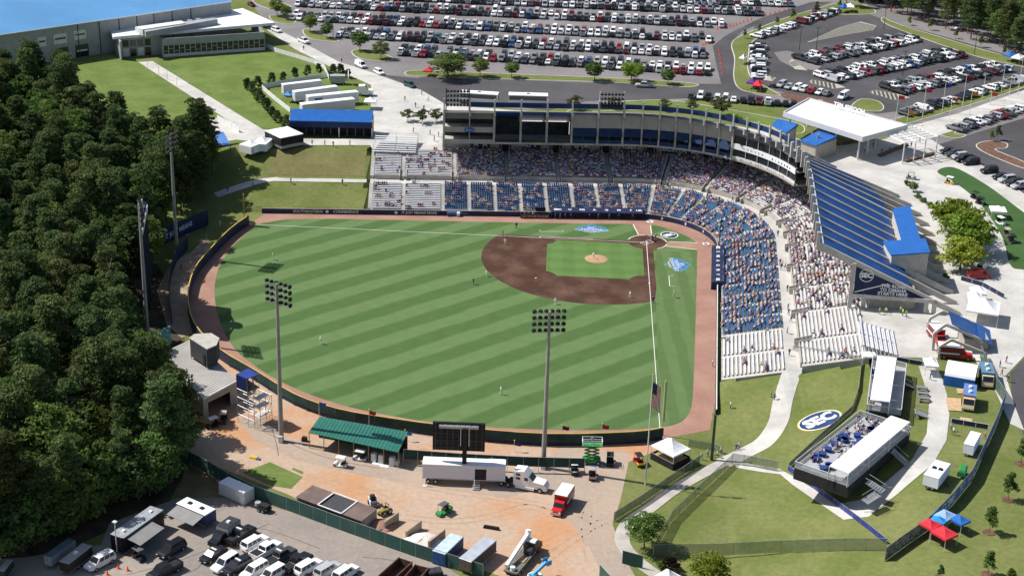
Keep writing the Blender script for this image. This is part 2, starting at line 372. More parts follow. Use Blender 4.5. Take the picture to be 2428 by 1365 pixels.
sheet('infield_grass', gsq, 0, .022, TURFI)
sheet('home_plate_circle', circle((.2, .3), 5.0), 0, .030, DIRT)
sheet('dirt_path', [tuple(gz(*p, 0))[:2] for p in [(1500, 530), (1544, 532), (1547, 560), (1514, 560)]], 0, .016, CLAY)
sheet('dirt_path', [tuple(gz(*p, 0))[:2] for p in [(1580, 573), (1656, 577), (1656, 592), (1578, 584)]], 0, .016, CLAY)
mb = MB(); rings = [[(*p, z) for p in circle((-12.9, -12.9), r, 32)] for r, z in ((2.85, .02), (2.4, .12), (1.2, .24), (.3, .26))]
mb.loft(rings, 0).box(-13.35, -12.75, -13.12, -12.97, .26, .30, 1); mb.build('pitchers_mound', [MOUNDM, WHITE], kind='structure')
lines = [[(-.4, 0), (-104.2, 0)], [(0, -.4), (0, -104.5)], [(-13.7, .95), (-27.4, .95)]]
for l in lines: sheet('foul_line', strip_pts(l, .13), 0, .036, CHALK)
for l in ([(1501, 532), (1514, 557)], [(1542, 534), (1545, 556)], [(1586, 573), (1655, 576)], [(1580, 584), (1653, 592)]): sheet('chalk_line', strip_pts([gz(*p, 0) for p in l], .22), 0, .036, CHALK)
sheet('home_circle_line', strip_pts(circle((.2, .3), 5.0, 20, R(96), R(165)), .22), 0, .04, CHALK)
sheet('home_circle_line', strip_pts(circle((.2, .3), 5.0, 20, R(8), R(85)), .22), 0, .04, CHALK)
sheet('home_circle_line', strip_pts(circle((.2, .3), 5.0, 12, R(-62), R(-10)), .22), 0, .04, CHALK)
for bx in ([(-1.9, -.9), (-1.9, .9), (-.8, .9), (-.8, -.9), (-1.9, -.9)],): pass
for x0 in (-.95, .95):
    for a, b in (((x0 - .6, -.9), (x0 - .6, .9)), ((x0 + .6, -.9), (x0 + .6, .9)), ((x0 - .6, .9), (x0 + .6, .9)), ((x0 - .6, -.9), (x0 + .6, -.9))):
        q = lambda p: ((p[0] - p[1]) * .7071 + .1, (p[0] + p[1]) * .7071 + .1)
        sheet('batters_box_line', strip_pts([q(a), q(b)], .12), 0, .045, CHALK)
for l in ([(1280, 545), (1280, 549), (1335, 549), (1335, 546)], [(1597, 653), (1586, 654), (1588, 678), (1599, 679)]): sheet('coach_box_line', strip_pts([gz(*p, 0) for p in l], .14), 0, .04, CHALK)
for px, py in ((1541, 525), (1674, 578)):
    c = gz(px, py, 0); sheet('on_deck_circle', circle((c.x, c.y), .95, 24), 0, .02, WHITE)
    sheet('on_deck_mark', circle((c.x, c.y), .45, 12), 0, .026, NAVY)
for i, (bx, by) in enumerate(((-27.43, 0.0), (-27.43, -27.43), (0.0, -27.43))):
    mb = MB(); mb.frustum((-.22, .22, -.22, .22), (-.17, .17, -.17, .17), 0, .1)
    o = mb.local('base_bag', WHITE if i != 1 else mat('sunlit_yellow_base', (.75, .62, .10), var=.03)); o.location = (bx, by, .05); o.rotation_euler.z = R(45) if i == 1 else 0  # the yellow of the second bag has its shine in the sun painted in
    tag(o, ['white first base bag on the dirt beside the foul line', 'yellow second base bag in the middle of the infield dirt', 'white third base bag on the line towards the flag pole'][i], 'base', 'base bags')
mb = MB(); mb.prism([(-.22, -.22 + .43), (.22, .21), (.22, 0), (0, -.22), (-.22, 0)], 0.05, .07)
o = mb.local('home_plate', WHITE); o.location = (.1, .1, .0); tag(o, 'white five sided home plate in the dark dirt circle', 'home plate')
# painted emblems on the grass
def emblem_disc(name, c, r, asp, rz, label=None, z=None, off=.03):
    T = lambda p: (c[0] + p[0] * math.cos(rz) - p[1] * asp * math.sin(rz), c[1] + p[0] * math.sin(rz) + p[1] * asp * math.cos(rz))
    for k, (rr, m) in enumerate(((r, YEL if z is None else WHITE), (r * .94, WHITE), (r * .86, NAVY))):
        sheet(name, [T(p) for p in circle((0, 0), rr, 32)], z, off + .008 * k, m, kind='structure')
    return T
LT = mat('painted_teal', (.06, .28, .38), rough=.9, var=.3, scale=1.5); LBL = mat('painted_blue', (.05, .13, .33), rough=.9, var=.3, scale=1.5)
def lawn_diamond(px, py, r, rz):
    c = gz(px, py, 0); T = lambda p: (c.x + p[0] * math.cos(rz) - p[1] * math.sin(rz), c.y + p[0] * math.sin(rz) + p[1] * math.cos(rz))
    rnd = random.Random(px)
    out = [(-r, 0), (-.7 * r, .35 * r), (-.3 * r, .55 * r), (0, .82 * r), (.3 * r, .55 * r), (.7 * r, .35 * r), (r, 0), (.7 * r, -.35 * r), (.3 * r, -.5 * r), (0, -.82 * r), (-.3 * r, -.5 * r), (-.7 * r, -.35 * r)]
    sheet('painted_emblem', [T(p) for p in out], 0, .026, LT)
    sheet('painted_emblem_border', [T((p[0] * .86, p[1] * .86)) for p in out], 0, .030, LBL)
    x = (math.cos(rz), math.sin(rz), 0); u = (-math.sin(rz), math.cos(rz), 0)
    put_text('dash', (*T((0, 0)), .036), r * .30, x, u, mat('painted_pale_blue', (.42, .50, .58), rough=.9, var=.2, scale=2), name='painted_lettering', kind='structure')
    sheet('painted_band', [T(p) for p in ((-.5 * r, -.44 * r), (.5 * r, -.44 * r), (.4 * r, -.52 * r), (-.4 * r, -.52 * r))], 0, .034, YEL)
lawn_diamond(1403, 543, 4.4, R(2)); lawn_diamond(1607, 627, 4.4, R(-82))
c = gz(1587, 557, 0)
for k, (rr, m) in enumerate(((2.35, WHITE), (2.1, NAVY))): sheet('painted_emblem', circle((c.x, c.y), rr, 28), 0, .026 + .004 * k, m)
put_text('sec', (c.x, c.y, .036), 2.0, (.8, .6, 0), (-.6, .8, 0), WHITE, name='painted_lettering', kind='structure')
# ================================================================ roads, lots, plazas (z = 8) and paths
LINE = mat('road_marking', (.62, .62, .58), rough=.8, var=.15, scale=1)
def flat(name, px, m, off, sm=0, z=8):
    p = [tuple(gz(*q, z))[:2] for q in px]
    if sm: p = spline(p, sm, True)
    return sheet(name, p, z, off, m)
def kerb(name, px, wd=.35, ht=.14, m=CONCW, sm=4, z=8, closed=False):
    p = [tuple(gz(*q, z))[:2] for q in px]
    if sm: p = spline(p, sm, closed)
    if closed: p = p + [p[0]]
    mb = MB(); mb.wall(p, z, z + ht, wd); return mb.build(name, m, kind='structure')
# one wide sheet of asphalt from the building to the wood, then the green and concrete pieces on it
flat('parking_lot', [(560, -40), (2100, -40), (2428, 60), (2560, 110), (2560, 420), (2428, 475), (2330, 420), (2215, 350), (2120, 330), (1900, 260), (1720, 235), (1500, 245), (1250, 262), (1090, 245), (890, 196), (780, 140), (640, 68)], ASPHO, .03)
flat('access_road', [(960, 193), (1000, 183), (1250, 192), (1500, 200), (1690, 215), (1745, 218), (1748, 150), (1735, 100), (1760, 75), (1830, 45), (1930, 20), (1975, 5), (1925, 5), (1800, 45), (1720, 85), (1690, 110), (1700, 160), (1710, 200)], ASPH, .05)
flat('access_road', [(905, 178), (1000, 187), (1250, 192), (1500, 200), (1700, 212), (1745, 200), (1790, 225), (1880, 250), (1900, 262), (1700, 232), (1500, 238), (1390, 240), (1300, 262), (1180, 250), (1060, 250), (1000, 215)], ASPH, .055)
flat('parking_lot', [(1790, 60), (1830, 40), (1985, 8), (2090, 45), (2428, 142), (2560, 160), (2560, 200), (2428, 214), (2300, 245), (2080, 270), (1945, 245), (1840, 215), (1790, 195), (1770, 130)], ASPH, .06)
flat('perimeter_road', [(2100, 20), (2130, 10), (2300, 70), (2560, 165), (2560, 185), (2428, 130), (2250, 65)], ASPHO, .065)
flat('parking_lot', [(2170, 360), (2300, 320), (2560, 240), (2560, 560), (2428, 490), (2330, 415)], ASPH, .07)
flat('street', [(2395, 885), (2428, 850), (2560, 750), (2560, 1150), (2428, 1035), (2400, 960)], ASPH, .07)
flat('verge', [(1835, 125), (1868, 121), (1920, 138), (1950, 155), (1935, 168), (1880, 160), (1850, 145)], ASPHO, .062)
# grass islands
def island(px, m=GRASSB, off=.10, sm=5, trim=True):
    flat('grass_island', px, m, off, sm)
    if trim: kerb('kerb', px, sm=sm, closed=True)
island([(1735, 105), (1760, 85), (1850, 48), (1925, 25), (2010, 5), (2065, 20), (2070, 33), (1990, 36), (1960, 28), (1870, 60), (1790, 95), (1775, 130), (1778, 180), (1830, 215), (1850, 228), (1800, 223), (1755, 212), (1740, 185), (1742, 140)])
island([(2095, 42), (2130, 58), (2300, 110), (2428, 145), (2470, 160), (2470, 170), (2428, 160), (2300, 130), (2110, 62)], GRASSB)
island([(962, 172), (975, 180), (1080, 185), (1250, 190), (1450, 196), (1580, 205), (1640, 207), (1640, 198), (1450, 186), (1250, 178), (1100, 172), (990, 168)])
island([(835, 122), (850, 138), (905, 146), (930, 143), (925, 135), (870, 118)])
island([(718, 75), (735, 92), (790, 100), (800, 95), (760, 80), (730, 70)])
island([(600, 5), (640, 22), (690, 20), (670, 8), (620, 0)])
island([(640, 38), (650, 52), (690, 58), (700, 50), (670, 40)])
island([(2105, 290), (2125, 300), (2260, 262), (2428, 208), (2428, 196), (2300, 232), (2140, 278)])
island([(2040, 236), (2080, 240), (2095, 255), (2080, 265), (2020, 258)])
island([(2215, 312), (2260, 328), (2290, 322), (2270, 310), (2428, 262), (2560, 220), (2560, 210), (2428, 245), (2280, 290)])
island([(2315, 345), (2345, 335), (2385, 340), (2385, 352), (2360, 356), (2428, 385), (2428, 400), (2340, 365)], MULCH)
island([(1850, 222), (1945, 233), (2040, 262), (2000, 262), (1880, 240)], MULCH, trim=False)
island([(1600, 240), (1735, 262), (1860, 285), (1905, 300), (1890, 318), (1780, 290), (1640, 268), (1500, 262), (1350, 268), (1390, 252), (1500, 240)], LAWN, .09)
# plaza round the stadium
inner_edge = [P2(q, 31.05) for q in np.linspace(127.8, 52, 12)] + [P2(q, 31.05) for q in np.linspace(50, 2, 20)] + [P2(q, 31.05) for q in np.linspace(0, -70, 10)]
sheet('plaza', [tuple(gz(*q, 8))[:2] for q in [(878, 345), (880, 195), (905, 182), (1000, 215), (1060, 250), (1300, 268), (1500, 275), (1750, 300), (1900, 330), (2000, 345), (2100, 330), (2160, 300), (2240, 352), (2215, 400), (2140, 470), (2130, 560), (2150, 700), (2100, 845), (2035, 850)]] + inner_edge, 8, .075, CONCW)
flat('sidewalk', [(632, 72), (650, 66), (700, 92), (800, 146), (910, 182), (885, 205), (780, 158), (700, 118)], CONCW, .10)
flat('flag_walk', [(2150, 302), (2200, 330), (2310, 295), (2428, 252), (2560, 205), (2560, 165), (2428, 215), (2270, 270)], CONCW, .115)
flat('ring_walk', [(2140, 470), (2215, 400), (2240, 352), (2330, 395), (2428, 460), (2560, 560), (2560, 680), (2428, 640), (2428, 845), (2385, 890), (2405, 960), (2428, 1020), (2395, 1005), (2350, 905), (2300, 840), (2215, 850), (2095, 845), (2145, 700), (2125, 560)], CONCW, .085)
flat('event_lawn', [(2222, 408), (2262, 398), (2340, 440), (2428, 505), (2520, 570), (2520, 650), (2428, 640), (2395, 628), (2375, 560), (2320, 480), (2262, 432)], mat('artificial_lawn', (.042, .092, .028), c2=(.058, .115, .038), scale=.1, rough=.95, spec=.1), .125, 5)
kerb('kerb', [(2240, 352), (2330, 395), (2428, 462), (2540, 545)], .5)
# lawn in front of the building, and its paths
flat('lawn', [(200, 140), (320, 140), (360, 150), (640, 120), (700, 140), (790, 165), (780, 190), (640, 200), (620, 230), (690, 262), (700, 300), (650, 320), (610, 335), (470, 350), (300, 330), (180, 220)], LAWN, .05)
flat('footpath', [(328, 148), (362, 146), (640, 318), (600, 325), (470, 240)], CONCW, .08)
flat('footpath', [(480, 318), (560, 300), (660, 312), (690, 330), (880, 330), (882, 345), (700, 345), (560, 332), (480, 345)], CONCW, .085)
flat('patio', [(470, 285), (520, 280), (575, 315), (560, 325), (450, 335), (440, 300)], CONCW, .09)
flat('lawn_patch', [(620, 205), (790, 170), (870, 230), (880, 262), (690, 262)], LAWN, .06)
# paths on the berms
def drape(name, px, m, off, sm=0):
    p = [tuple(at(*q))[:2] for q in px]
    if sm: p = spline(p, sm, True)
    return sheet(name, p, None, off, m)
PATHC = [P2(s, 15.5) for s in np.linspace(-71, -97, 12)] + [tuple(at(*q))[:2] for q in ((545, 452), (512, 464))]
sheet('berm_path', strip_pts(spline(PATHC, 3), 2.9), None, .06, CONCW)
pathR = [P2(129, 15.4)] + [tuple(at(*q))[:2] for q in ((1856, 950), (1845, 1000), (1815, 1045), (1770, 1072), (1715, 1098))]
sheet('berm_path', strip_pts(spline(pathR, 5), 3.9), None, .06, CONCW)
pathR2 = [tuple(at(*q))[:2] for q in ((1740, 1085), (1690, 1110), (1600, 1160), (1540, 1205), (1490, 1240), (1475, 1280), (1500, 1320), (1560, 1365), (1620, 1400))]
sheet('service_path', strip_pts(spline(pathR2, 5), 2.6), None, .07, CONC)
drape('ring_walk', [(1740, 1090), (1745, 1108), (1850, 1125), (1880, 1150), (2000, 1232), (2060, 1225), (2126, 1173), (2211, 1102), (2244, 1044), (2251, 985), (2245, 935), (2230, 888), (2210, 866), (2178, 868), (2190, 905), (2203, 956), (2197, 1029), (2162, 1090), (2100, 1143), (2040, 1185), (1990, 1195), (1880, 1130), (1850, 1112)], CONCW, .065)
DRYG = mat('dry_bank_grass', (.135, .125, .048), c2=(.185, .175, .075), scale=.1, rough=.95, spec=.1, detail=8, mixlo=.3, mixhi=.7, fine=.2, fscale=.9)
sheet('dry_bank', [P2(s_, 18.2) for s_ in np.linspace(-71.5, -98, 8)] + [P2(s_, 30) for s_ in np.linspace(-98, -71.5, 8)], None, .05, DRYG)
sheet('bullpen_dirt', [tuple(gz(*q, 0))[:2] for q in ((372, 690), (395, 640), (425, 612), (455, 596), (490, 560), (505, 590), (470, 640), (450, 690), (444, 740), (456, 790), (430, 800), (395, 770))], 0, .008, mat('bullpen_clay', (.34, .25, .17), var=.2, scale=.3))
# the service yard behind the outfield wall
YARD = mat('yard_gravel', (.44, .325, .24), c2=(.47, .25, .13), scale=.06, rough=.95, spec=.1, detail=10, mixlo=.47, mixhi=.66, fine=.14, fscale=1.0)
OLDLOT = mat('staff_lot_asphalt', (.24, .21, .19), c2=(.32, .275, .235), scale=.07, rough=.9, spec=.1, detail=8, fine=.14, fscale=1.0)
YASPH = mat('yard_asphalt', (.33, .275, .23), c2=(.40, .31, .24), scale=.05, rough=.95, spec=.1, detail=6, fine=.12, fscale=1.0)
yard = OFW[34:] + [tuple(gz(*q, 0))[:2] for q in ((1600, 1050), (1490, 1095), (1470, 1190), (1452, 1240), (1475, 1310), (1520, 1390), (1300, 1400), (900, 1275), (680, 1170), (500, 1100), (430, 1060), (400, 980), (430, 900))]
sheet('service_yard', yard, 0, .0, YARD)
sheet('yard_road', [tuple(gz(*q, 0))[:2] for q in ((1330, 1060), (1490, 1070), (1490, 1100), (1470, 1190), (1452, 1240), (1475, 1310), (1520, 1390), (1440, 1390), (1400, 1300), (1340, 1220), (1300, 1150), (1200, 1180), (1000, 1150), (860, 1125), (700, 1090), (600, 1040), (560, 990), (620, 990), (700, 1050), (860, 1085), (1000, 1100), (1250, 1120))], 0, .012, YASPH)
sheet('staff_lot', [tuple(gz(*q, 0))[:2] for q in ((560, 1180), (700, 1215), (900, 1290), (1060, 1345), (1130, 1390), (1000, 1420), (-100, 1420), (-100, 1330), (60, 1320), (240, 1290), (260, 1240), (420, 1180))], 0, .010, OLDLOT)
sheet('dirt_verge', [tuple(gz(*q, 0))[:2] for q in ((440, 1100), (560, 1140), (900, 1290), (1150, 1400), (1100, 1400), (900, 1300), (700, 1225), (560, 1190), (420, 1190))], 0, .006, mat('verge_dirt', (.28, .19, .11), c2=(.16, .14, .05), scale=.25, rough=.95))
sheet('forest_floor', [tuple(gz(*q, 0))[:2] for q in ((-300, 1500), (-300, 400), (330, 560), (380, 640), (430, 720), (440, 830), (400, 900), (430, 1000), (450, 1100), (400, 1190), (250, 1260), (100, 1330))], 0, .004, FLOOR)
for pl, n_ in (([(575, 1120), (640, 1095), (718, 1130), (690, 1158), (640, 1150)], 'new_sod'), ([(695, 1108), (720, 1118), (716, 1124), (692, 1112)], 'new_sod')):
    sheet(n_, [tuple(gz(*q, 0))[:2] for q in pl], 0, .03, LAWN)

RUT = mat('wheel_rut', (.36, .265, .195), c2=(.43, .32, .235), scale=.5, rough=.95, spec=.1, fine=.15)
for rt_ in ([(600, 1010), (700, 1075), (860, 1115), (1050, 1160), (1250, 1190), (1400, 1230), (1450, 1320)], [(960, 1225), (1060, 1235), (1150, 1225), (1260, 1200), (1330, 1240)], [(1430, 1080), (1420, 1150), (1390, 1230), (1400, 1330)], [(1290, 1330), (1340, 1290), (1400, 1250), (1460, 1220)], [(720, 1130), (820, 1150), (900, 1175), (960, 1215)]):
    base_ = spline([gz(*q, 0) for q in rt_], 8)
    for e_ in (-.8, .8): sheet('wheel_rut', strip_pts([(p[0], p[1]) for p in strip_pts(base_, 2 * abs(e_))[:len(base_)]] if e_ > 0 else [(p[0], p[1]) for p in strip_pts(base_, 2 * abs(e_))[len(base_):]], .28), 0, .020, RUT)
CRK = mat('crack_seal', (.10, .09, .085), rough=.9)
for rt_ in ([(300, 1362), (420, 1330), (520, 1290), (640, 1240)], [(420, 1365), (470, 1345), (500, 1300), (600, 1250), (760, 1300)], [(860, 1320), (940, 1330), (1010, 1365)], [(620, 1020), (760, 1080), (900, 1110)], [(640, 1000), (655, 1050), (660, 1080)]):
    sheet('crack_line', strip_pts(spline([gz(*q, 0) for q in rt_], 5), .13), 0, .024, CRK)
# ================================================================ figures: one continuous skin for each pose
def figure(name, V, Ed, rad, zs, sub=0, seat=False):
    me = bpy.data.meshes.new(name); me.from_pydata(V, Ed, [])
    o = bpy.data.objects.new(name, me); col.objects.link(o); sk = o.modifiers.new('s', 'SKIN'); sk.use_smooth_shade = True
    for i, d in enumerate(me.skin_vertices[0].data): d.radius = (rad[i], rad[i]); d.use_root = (i == 0)
    if sub: o.modifiers.new('u', 'SUBSURF').levels = sub
    m2 = bpy.data.meshes.new_from_object(o.evaluated_get(bpy.context.evaluated_depsgraph_get())); bpy.data.objects.remove(o)
    for p in m2.polygons: p.material_index = zs(p.center)
    return m2
def pose_stand(arm=0, stride=.0, crouch=0.0):
    c = crouch; fw = .35 * c
    V = [(0, 0, .95 - .3 * c), (0, fw * .5, 1.18 - .3 * c), (0, fw, 1.38 - .42 * c), (0, fw * 1.15, 1.5 - .45 * c), (0, fw * 1.25, 1.62 - .45 * c), (0, fw * 1.3, 1.76 - .45 * c)]
    for sx in (-1, 1):
        st = stride * sx
        V += [(sx * .19, fw, 1.42 - .42 * c), (sx * .29, fw + .04 + arm * .1, 1.17 - .4 * c), (sx * (.27 - .1 * arm), fw + .1 + arm * .3, .95 - .25 * c + arm * .25),
              (sx * .10, 0, .90 - .28 * c), (sx * (.12 + .1 * c), .06 + .25 * c + st * .5, .50 - .05 * c), (sx * (.13 + .12 * c), -.03 + st, .09), (sx * (.14 + .13 * c), .14 + st, .04)]
    Ed = [(0, 1), (1, 2), (2, 3), (3, 4), (4, 5)]
    for b in (6, 13): Ed += [(2, b), (b, b + 1), (b + 1, b + 2), (0, b + 3), (b + 3, b + 4), (b + 4, b + 5), (b + 5, b + 6)]
    rad = [.15, .15, .17, .07, .11, .09] + [.085, .06, .05, .10, .075, .055, .05] * 2
    return V, Ed, rad
def zs_stand(c):
    def f(p):
        if p.z > 1.46 - .45 * c: return 2 if p.z < 1.66 - .45 * c else 3
        if p.z > .93 - .3 * c: return 0 if not (abs(p.x) > .2 and p.z < 1.1 - .35 * c) else 2
        return 1
    return f
STAND = []
for k_, (a_, st_, cr_) in enumerate(((0, .0, 0), (.6, .16, 0), (1, .05, .55), (.3, .26, 0))):
    m_ = figure('standing_figure', *pose_stand(a_, st_, cr_), zs_stand(cr_), 1)
    for q_ in (CLOTH, TROUS, SKIN, HAIR): m_.materials.append(q_)
    STAND.append(m_)
WPANTS = mat('white_trousers', (.75, .75, .73), rough=.9, var=.05)
PLAYER = []
for m_ in STAND: m2_ = m_.copy(); m2_.materials.clear(); [m2_.materials.append(q_) for q_ in (CLOTH, WPANTS, SKIN, NAVY)]; PLAYER.append(m2_)
SV = [(0, 0, .46), (0, -.02, .72), (0, .02, .95), (0, .04, 1.06), (0, .06, 1.18), (0, .06, 1.32)]
for sx in (-1, 1): SV += [(sx * .19, .02, .98), (sx * .26, .12, .74), (sx * .14, .36, .62), (sx * .10, .04, .46), (sx * .13, .46, .50), (sx * .13, .46, .08), (sx * .13, .60, .04)]
SE = [(0, 1), (1, 2), (2, 3), (3, 4), (4, 5)]
for b in (6, 13): SE += [(2, b), (b, b + 1), (b + 1, b + 2), (0, b + 3), (b + 3, b + 4), (b + 4, b + 5), (b + 5, b + 6)]
SR = [.15, .15, .17, .07, .11, .09] + [.085, .06, .05, .10, .075, .055, .05] * 2
def zs_seat(p):
    if p.z > 1.03: return 2 if p.z < 1.22 else 3
    if p.z > .56: return 2 if (abs(p.x) > .12 and p.y > .2) else 0
    return 1 if p.y < .4 or p.z > .4 else 2
SEATED = figure('seated_figure', SV, SE, SR, zs_seat, 0)
for q_ in (CLOTH, TROUS, SKIN, HAIR): SEATED.materials.append(q_)
SH_TRIS = None
def person(mesh, loc, rz, color, label, group=None, sc=1.0, name='person'):
    o = link(name, mesh); o.location = loc; o.rotation_euler.z = rz; o.scale = (sc, sc, sc)
    return tag(o, label, 'person', group, color=color)
ORD = ['first', 'second', 'third', 'fourth', 'fifth', 'sixth', 'seventh', 'eighth', 'ninth', 'tenth', 'eleventh', 'twelfth', 'thirteenth', 'fourteenth', 'fifteenth', 'sixteenth', 'seventeenth', 'eighteenth', 'nineteenth', 'twentieth', 'twenty-first', 'twenty-second', 'twenty-third', 'twenty-fourth', 'twenty-fifth', 'twenty-sixth', 'twenty-seventh', 'twenty-eighth', 'twenty-ninth', 'thirtieth']
# ================================================================ seating
def srange(s0, s1, step=2.2):
    if s1 <= 0 or s0 >= LARC: return [s0, s1]
    n = max(2, int(math.ceil((s1 - s0) / step)) + 1); return list(np.linspace(s0, s1, n))
SROWS = []                                   # every row of places: (s0, s1, d, z, density)
def swept(mb, ss, prof, mi=0):               # sweep a (d,z) profile along the stand
    rings = [[P3(s, d, z) for d, z in prof] for s in ss]; n = len(prof)
    vs = [v for r in rings for v in r]; fs = []
    for k in range(len(rings) - 1): fs += [(k * n + i, k * n + i + 1, (k + 1) * n + i + 1, (k + 1) * n + i) for i in range(n - 1)]
    fs += [tuple(range(n)), tuple(range((len(rings) - 1) * n, len(rings) * n))]
    return mb.add(vs, fs, mi)
def steps_profile(d0, z0, n, pd, pz, low):
    pr = [(d0, low)]
    for i in range(n): pr += [(d0 + i * pd, z0 + i * pz), (d0 + (i + 1) * pd, z0 + i * pz)]
    return pr + [(d0 + n * pd, low)]
LOWER = (1.0, 1.05, 15, .865, .2); UPPER = (17.5, 4.95, 16, .84, .196)
def section(s0, s1, tier, kind, label, dens):
    d0, z0, n, pd, pz = tier
    mid = P2((s0 + s1) / 2, d0); t = E('seating_section', label, 'seating', (*mid, z0), 0, 'seating sections of the stands')
    mb = MB(); swept(mb, srange(s0, s1), steps_profile(d0, z0, n, pd, pz, max(0, z0 - 1.6))); mb.build('terrace', CONCD, t)
    for i in range(n):
        d = d0 + i * pd; z = z0 + i * pz; ss = srange(s0 + .05, s1 - .05); mb = MB()
        if kind == 'bench':
            swept(mb, ss, [(d + .30, z + .40), (d + .72, z + .40), (d + .72, z + .45), (d + .30, z + .45), (d + .30, z + .40)])
            swept(mb, ss, [(d + .50, z), (d + .53, z), (d + .53, z + .4), (d + .50, z + .4), (d + .50, z)])
            mb.build('bench', ALU, t)
        else:
            nn = max(2, int((s1 - s0) * ((20 + d) / 30 if 0 < s0 < LARC else 1) / .55)); w_ = (s1 - s0) / nn
            for k in range(nn):
                a, b = s0 + w_ * (k + .1), s0 + w_ * (k + .9)
                q = [P2(a, d + .22), P2(b, d + .22), P2(b, d + .60), P2(a, d + .60)]; mb.hexa([(*p, z + .38) for p in q], [(*p, z + .44) for p in q])
                q = [P2(a, d + .58), P2(b, d + .58), P2(b, d + .66), P2(a, d + .66)]; r = [P2(a, d + .68), P2(b, d + .68), P2(b, d + .74), P2(a, d + .74)]
                mb.hexa([(*p, z + .44) for p in q], [(*p, z + .86) for p in r])
            mb.build('seat_row', BSEAT, t)
        SROWS.append((s0, s1, d + (.45 if kind == 'bench' else .38), z, dens))
    return t
def aisle(s, tier, wd=.52):
    d0, z0, n, pd, pz = tier
    f = 1 if not (0 < s < LARC) else 30 / (20 + d0 + 6)
    mb = MB(); swept(mb, [s - wd * f, s + wd * f], steps_profile(d0, z0 + .02, n * 2, pd / 2, pz / 2, max(0, z0 - 1.6))); mb.build('aisle_steps', CONCW, kind='structure')
LA = [-69.6, -60.8, -50.2, -43.1, -36.1, -29.2, -22.3, -15.2, -8.4, -1.4, 6.8, 14.2, 20, 26, 32, 38, 44.5, 52, 61, 70, 78.5, 85.2, 91.8, 99, 107.2, 118.4, 129]
UA = [-69.6, -61.1, -46.9, -32.4, -18.3, -3.9, 8.8, 18.5, 27.6, 36, 43.5, 50, 58.5, 72, 86, 100, 115.5, 127.5]
nl = len(LA) - 1; nb = 0
for i in range(nl):
    s0, s1 = LA[i] + .55, LA[i + 1] - .55; bench = i < 2 or i >= nl - 2
    dens = [.10, .12, .25, .22, .30, .33, .28, .42, .40, .38, .42, .40, .55][i] if i < 13 else (.50 if i < 18 else .48 if i < nl - 3 else .30 if i == nl - 3 else .03)
    if bench: lab = ['outermost silver bleacher block of the lower first base stand beside the grass bank', 'silver bleacher block of the lower first base stand next to the blue seats', '', ''][i] if i < 2 else ['silver bleacher block of the lower third base stand next to the blue seats', 'outermost silver bleacher block of the lower third base stand above the lawn'][i - nl + 2]
    else: nb += 1; lab = f'{ORD[nb - 1]} block of blue seats round the lower stand, counted from the right field end'
    section(s0, s1, LOWER, 'bench' if bench else 'seat', lab, dens)
for s in LA: aisle(s, LOWER)
for i in range(len(UA) - 1):
    dens = [.07, .14, .75, .97, .97, .97, .92, .60, .44, .42, .42, .42, .40, .36, .22, .05, .03][i]
    section(UA[i] + .6, UA[i + 1] - .6, UPPER, 'bench', f'{ORD[i]} silver bench block of the upper stand, counted from the right field end', dens)
for s in UA: aisle(s, UPPER)
for i in range(6): pass
# cross walk between the two tiers, its retaining wall, stair cheeks
allS = list(np.linspace(-70, 0, 12)) + list(np.linspace(2, 50, 25)) + list(np.linspace(52, 129.5, 12))
mb = MB(); swept(mb, allS, [(13.9, 2), (13.9, 3.98), (17.5, 3.98), (17.5, 2)]); mb.build('cross_walk', CONCW, kind='structure')
t = E('retaining_wall', 'low concrete wall between the cross walk and the upper stand', 'wall', P3(-70, 17.3, 4))
for a, b in zip(UA, UA[1:]):
    mb = MB(); swept(mb, srange(a + .8, b - .8), [(17.2, 3.9), (17.2, 5.25), (17.45, 5.25), (17.45, 3.9)]); mb.build('wall_segment', CONC, t)
for a in UA[1:-1]:
    f = 30 / 37 if 0 < a < LARC else 1
    for e in (-.9, .9):
        mb = MB(); swept(mb, [a + (e - .09) * f, a + (e + .09) * f], [(16.4, 3.9), (16.4, 5.2), (19.9, 6.3), (19.9, 4.5)]); mb.build('stair_cheek', CONC, t)
# field-side wall of the stands, in padded panels
t = E('padded_wall', 'long navy padded wall at the foot of the stands round the foul ground', 'wall', P3(-97, 0, 0))
wl = list(np.linspace(-98, 0, 18)) + list(np.linspace(2.6, 52, 20)) + list(np.linspace(58, 144, 16))
for a, b in zip(wl, wl[1:]):
    mb = MB(); swept(mb, [a + .01, b - .01], [(-.16, 0), (-.16, 1.32), (.16, 1.32), (.16, 0)]); p = mb.build('wall_panel', NAVY, t)
    mb = MB(); swept(mb, [a, b], [(-.1, 1.325), (-.1, 1.40), (.12, 1.40), (.12, 1.325)]); mb.build('top_cap', CONCD if b < 56 else OFFW, t)
def wall_text(key, s, size, d=-.17, z=.66, m=WHITE, wide=1.0):
    x = tA if s < 0 else tB; put_text(key, P3(s, d, z), size, (x.x, x.y, 0), (0, 0, 1), m, t, wide=wide)
sx_ = lambda px, py, z=.6: sd(*gz(px, py, z)[:2])[0]
wall_text('secconf1', sx_(730, 503), 1.05); wall_text('secconf2', sx_(820, 503), 1.05); wall_text('ijmm', sx_(994, 508), .98)
def roundel(s, r, d=-.17, z=.66, par=None):
    n = 14; c = P2(s, d); c2 = P2(s + .1, d); x = (Vector(c2) - Vector(c)).normalized(); mb = MB()
    mb.add([(c[0] + x.x * r * math.cos(6.283 * i / n), c[1] + x.y * r * math.cos(6.283 * i / n), z + r * math.sin(6.283 * i / n)) for i in range(n)], [tuple(range(n))]); return mb.build('roundel', WHITE, par or t)
for px, py in ((775, 505), (939, 507), (1567, 520), (1628, 531), (1664, 549)): roundel(sx_(px, py), .42)
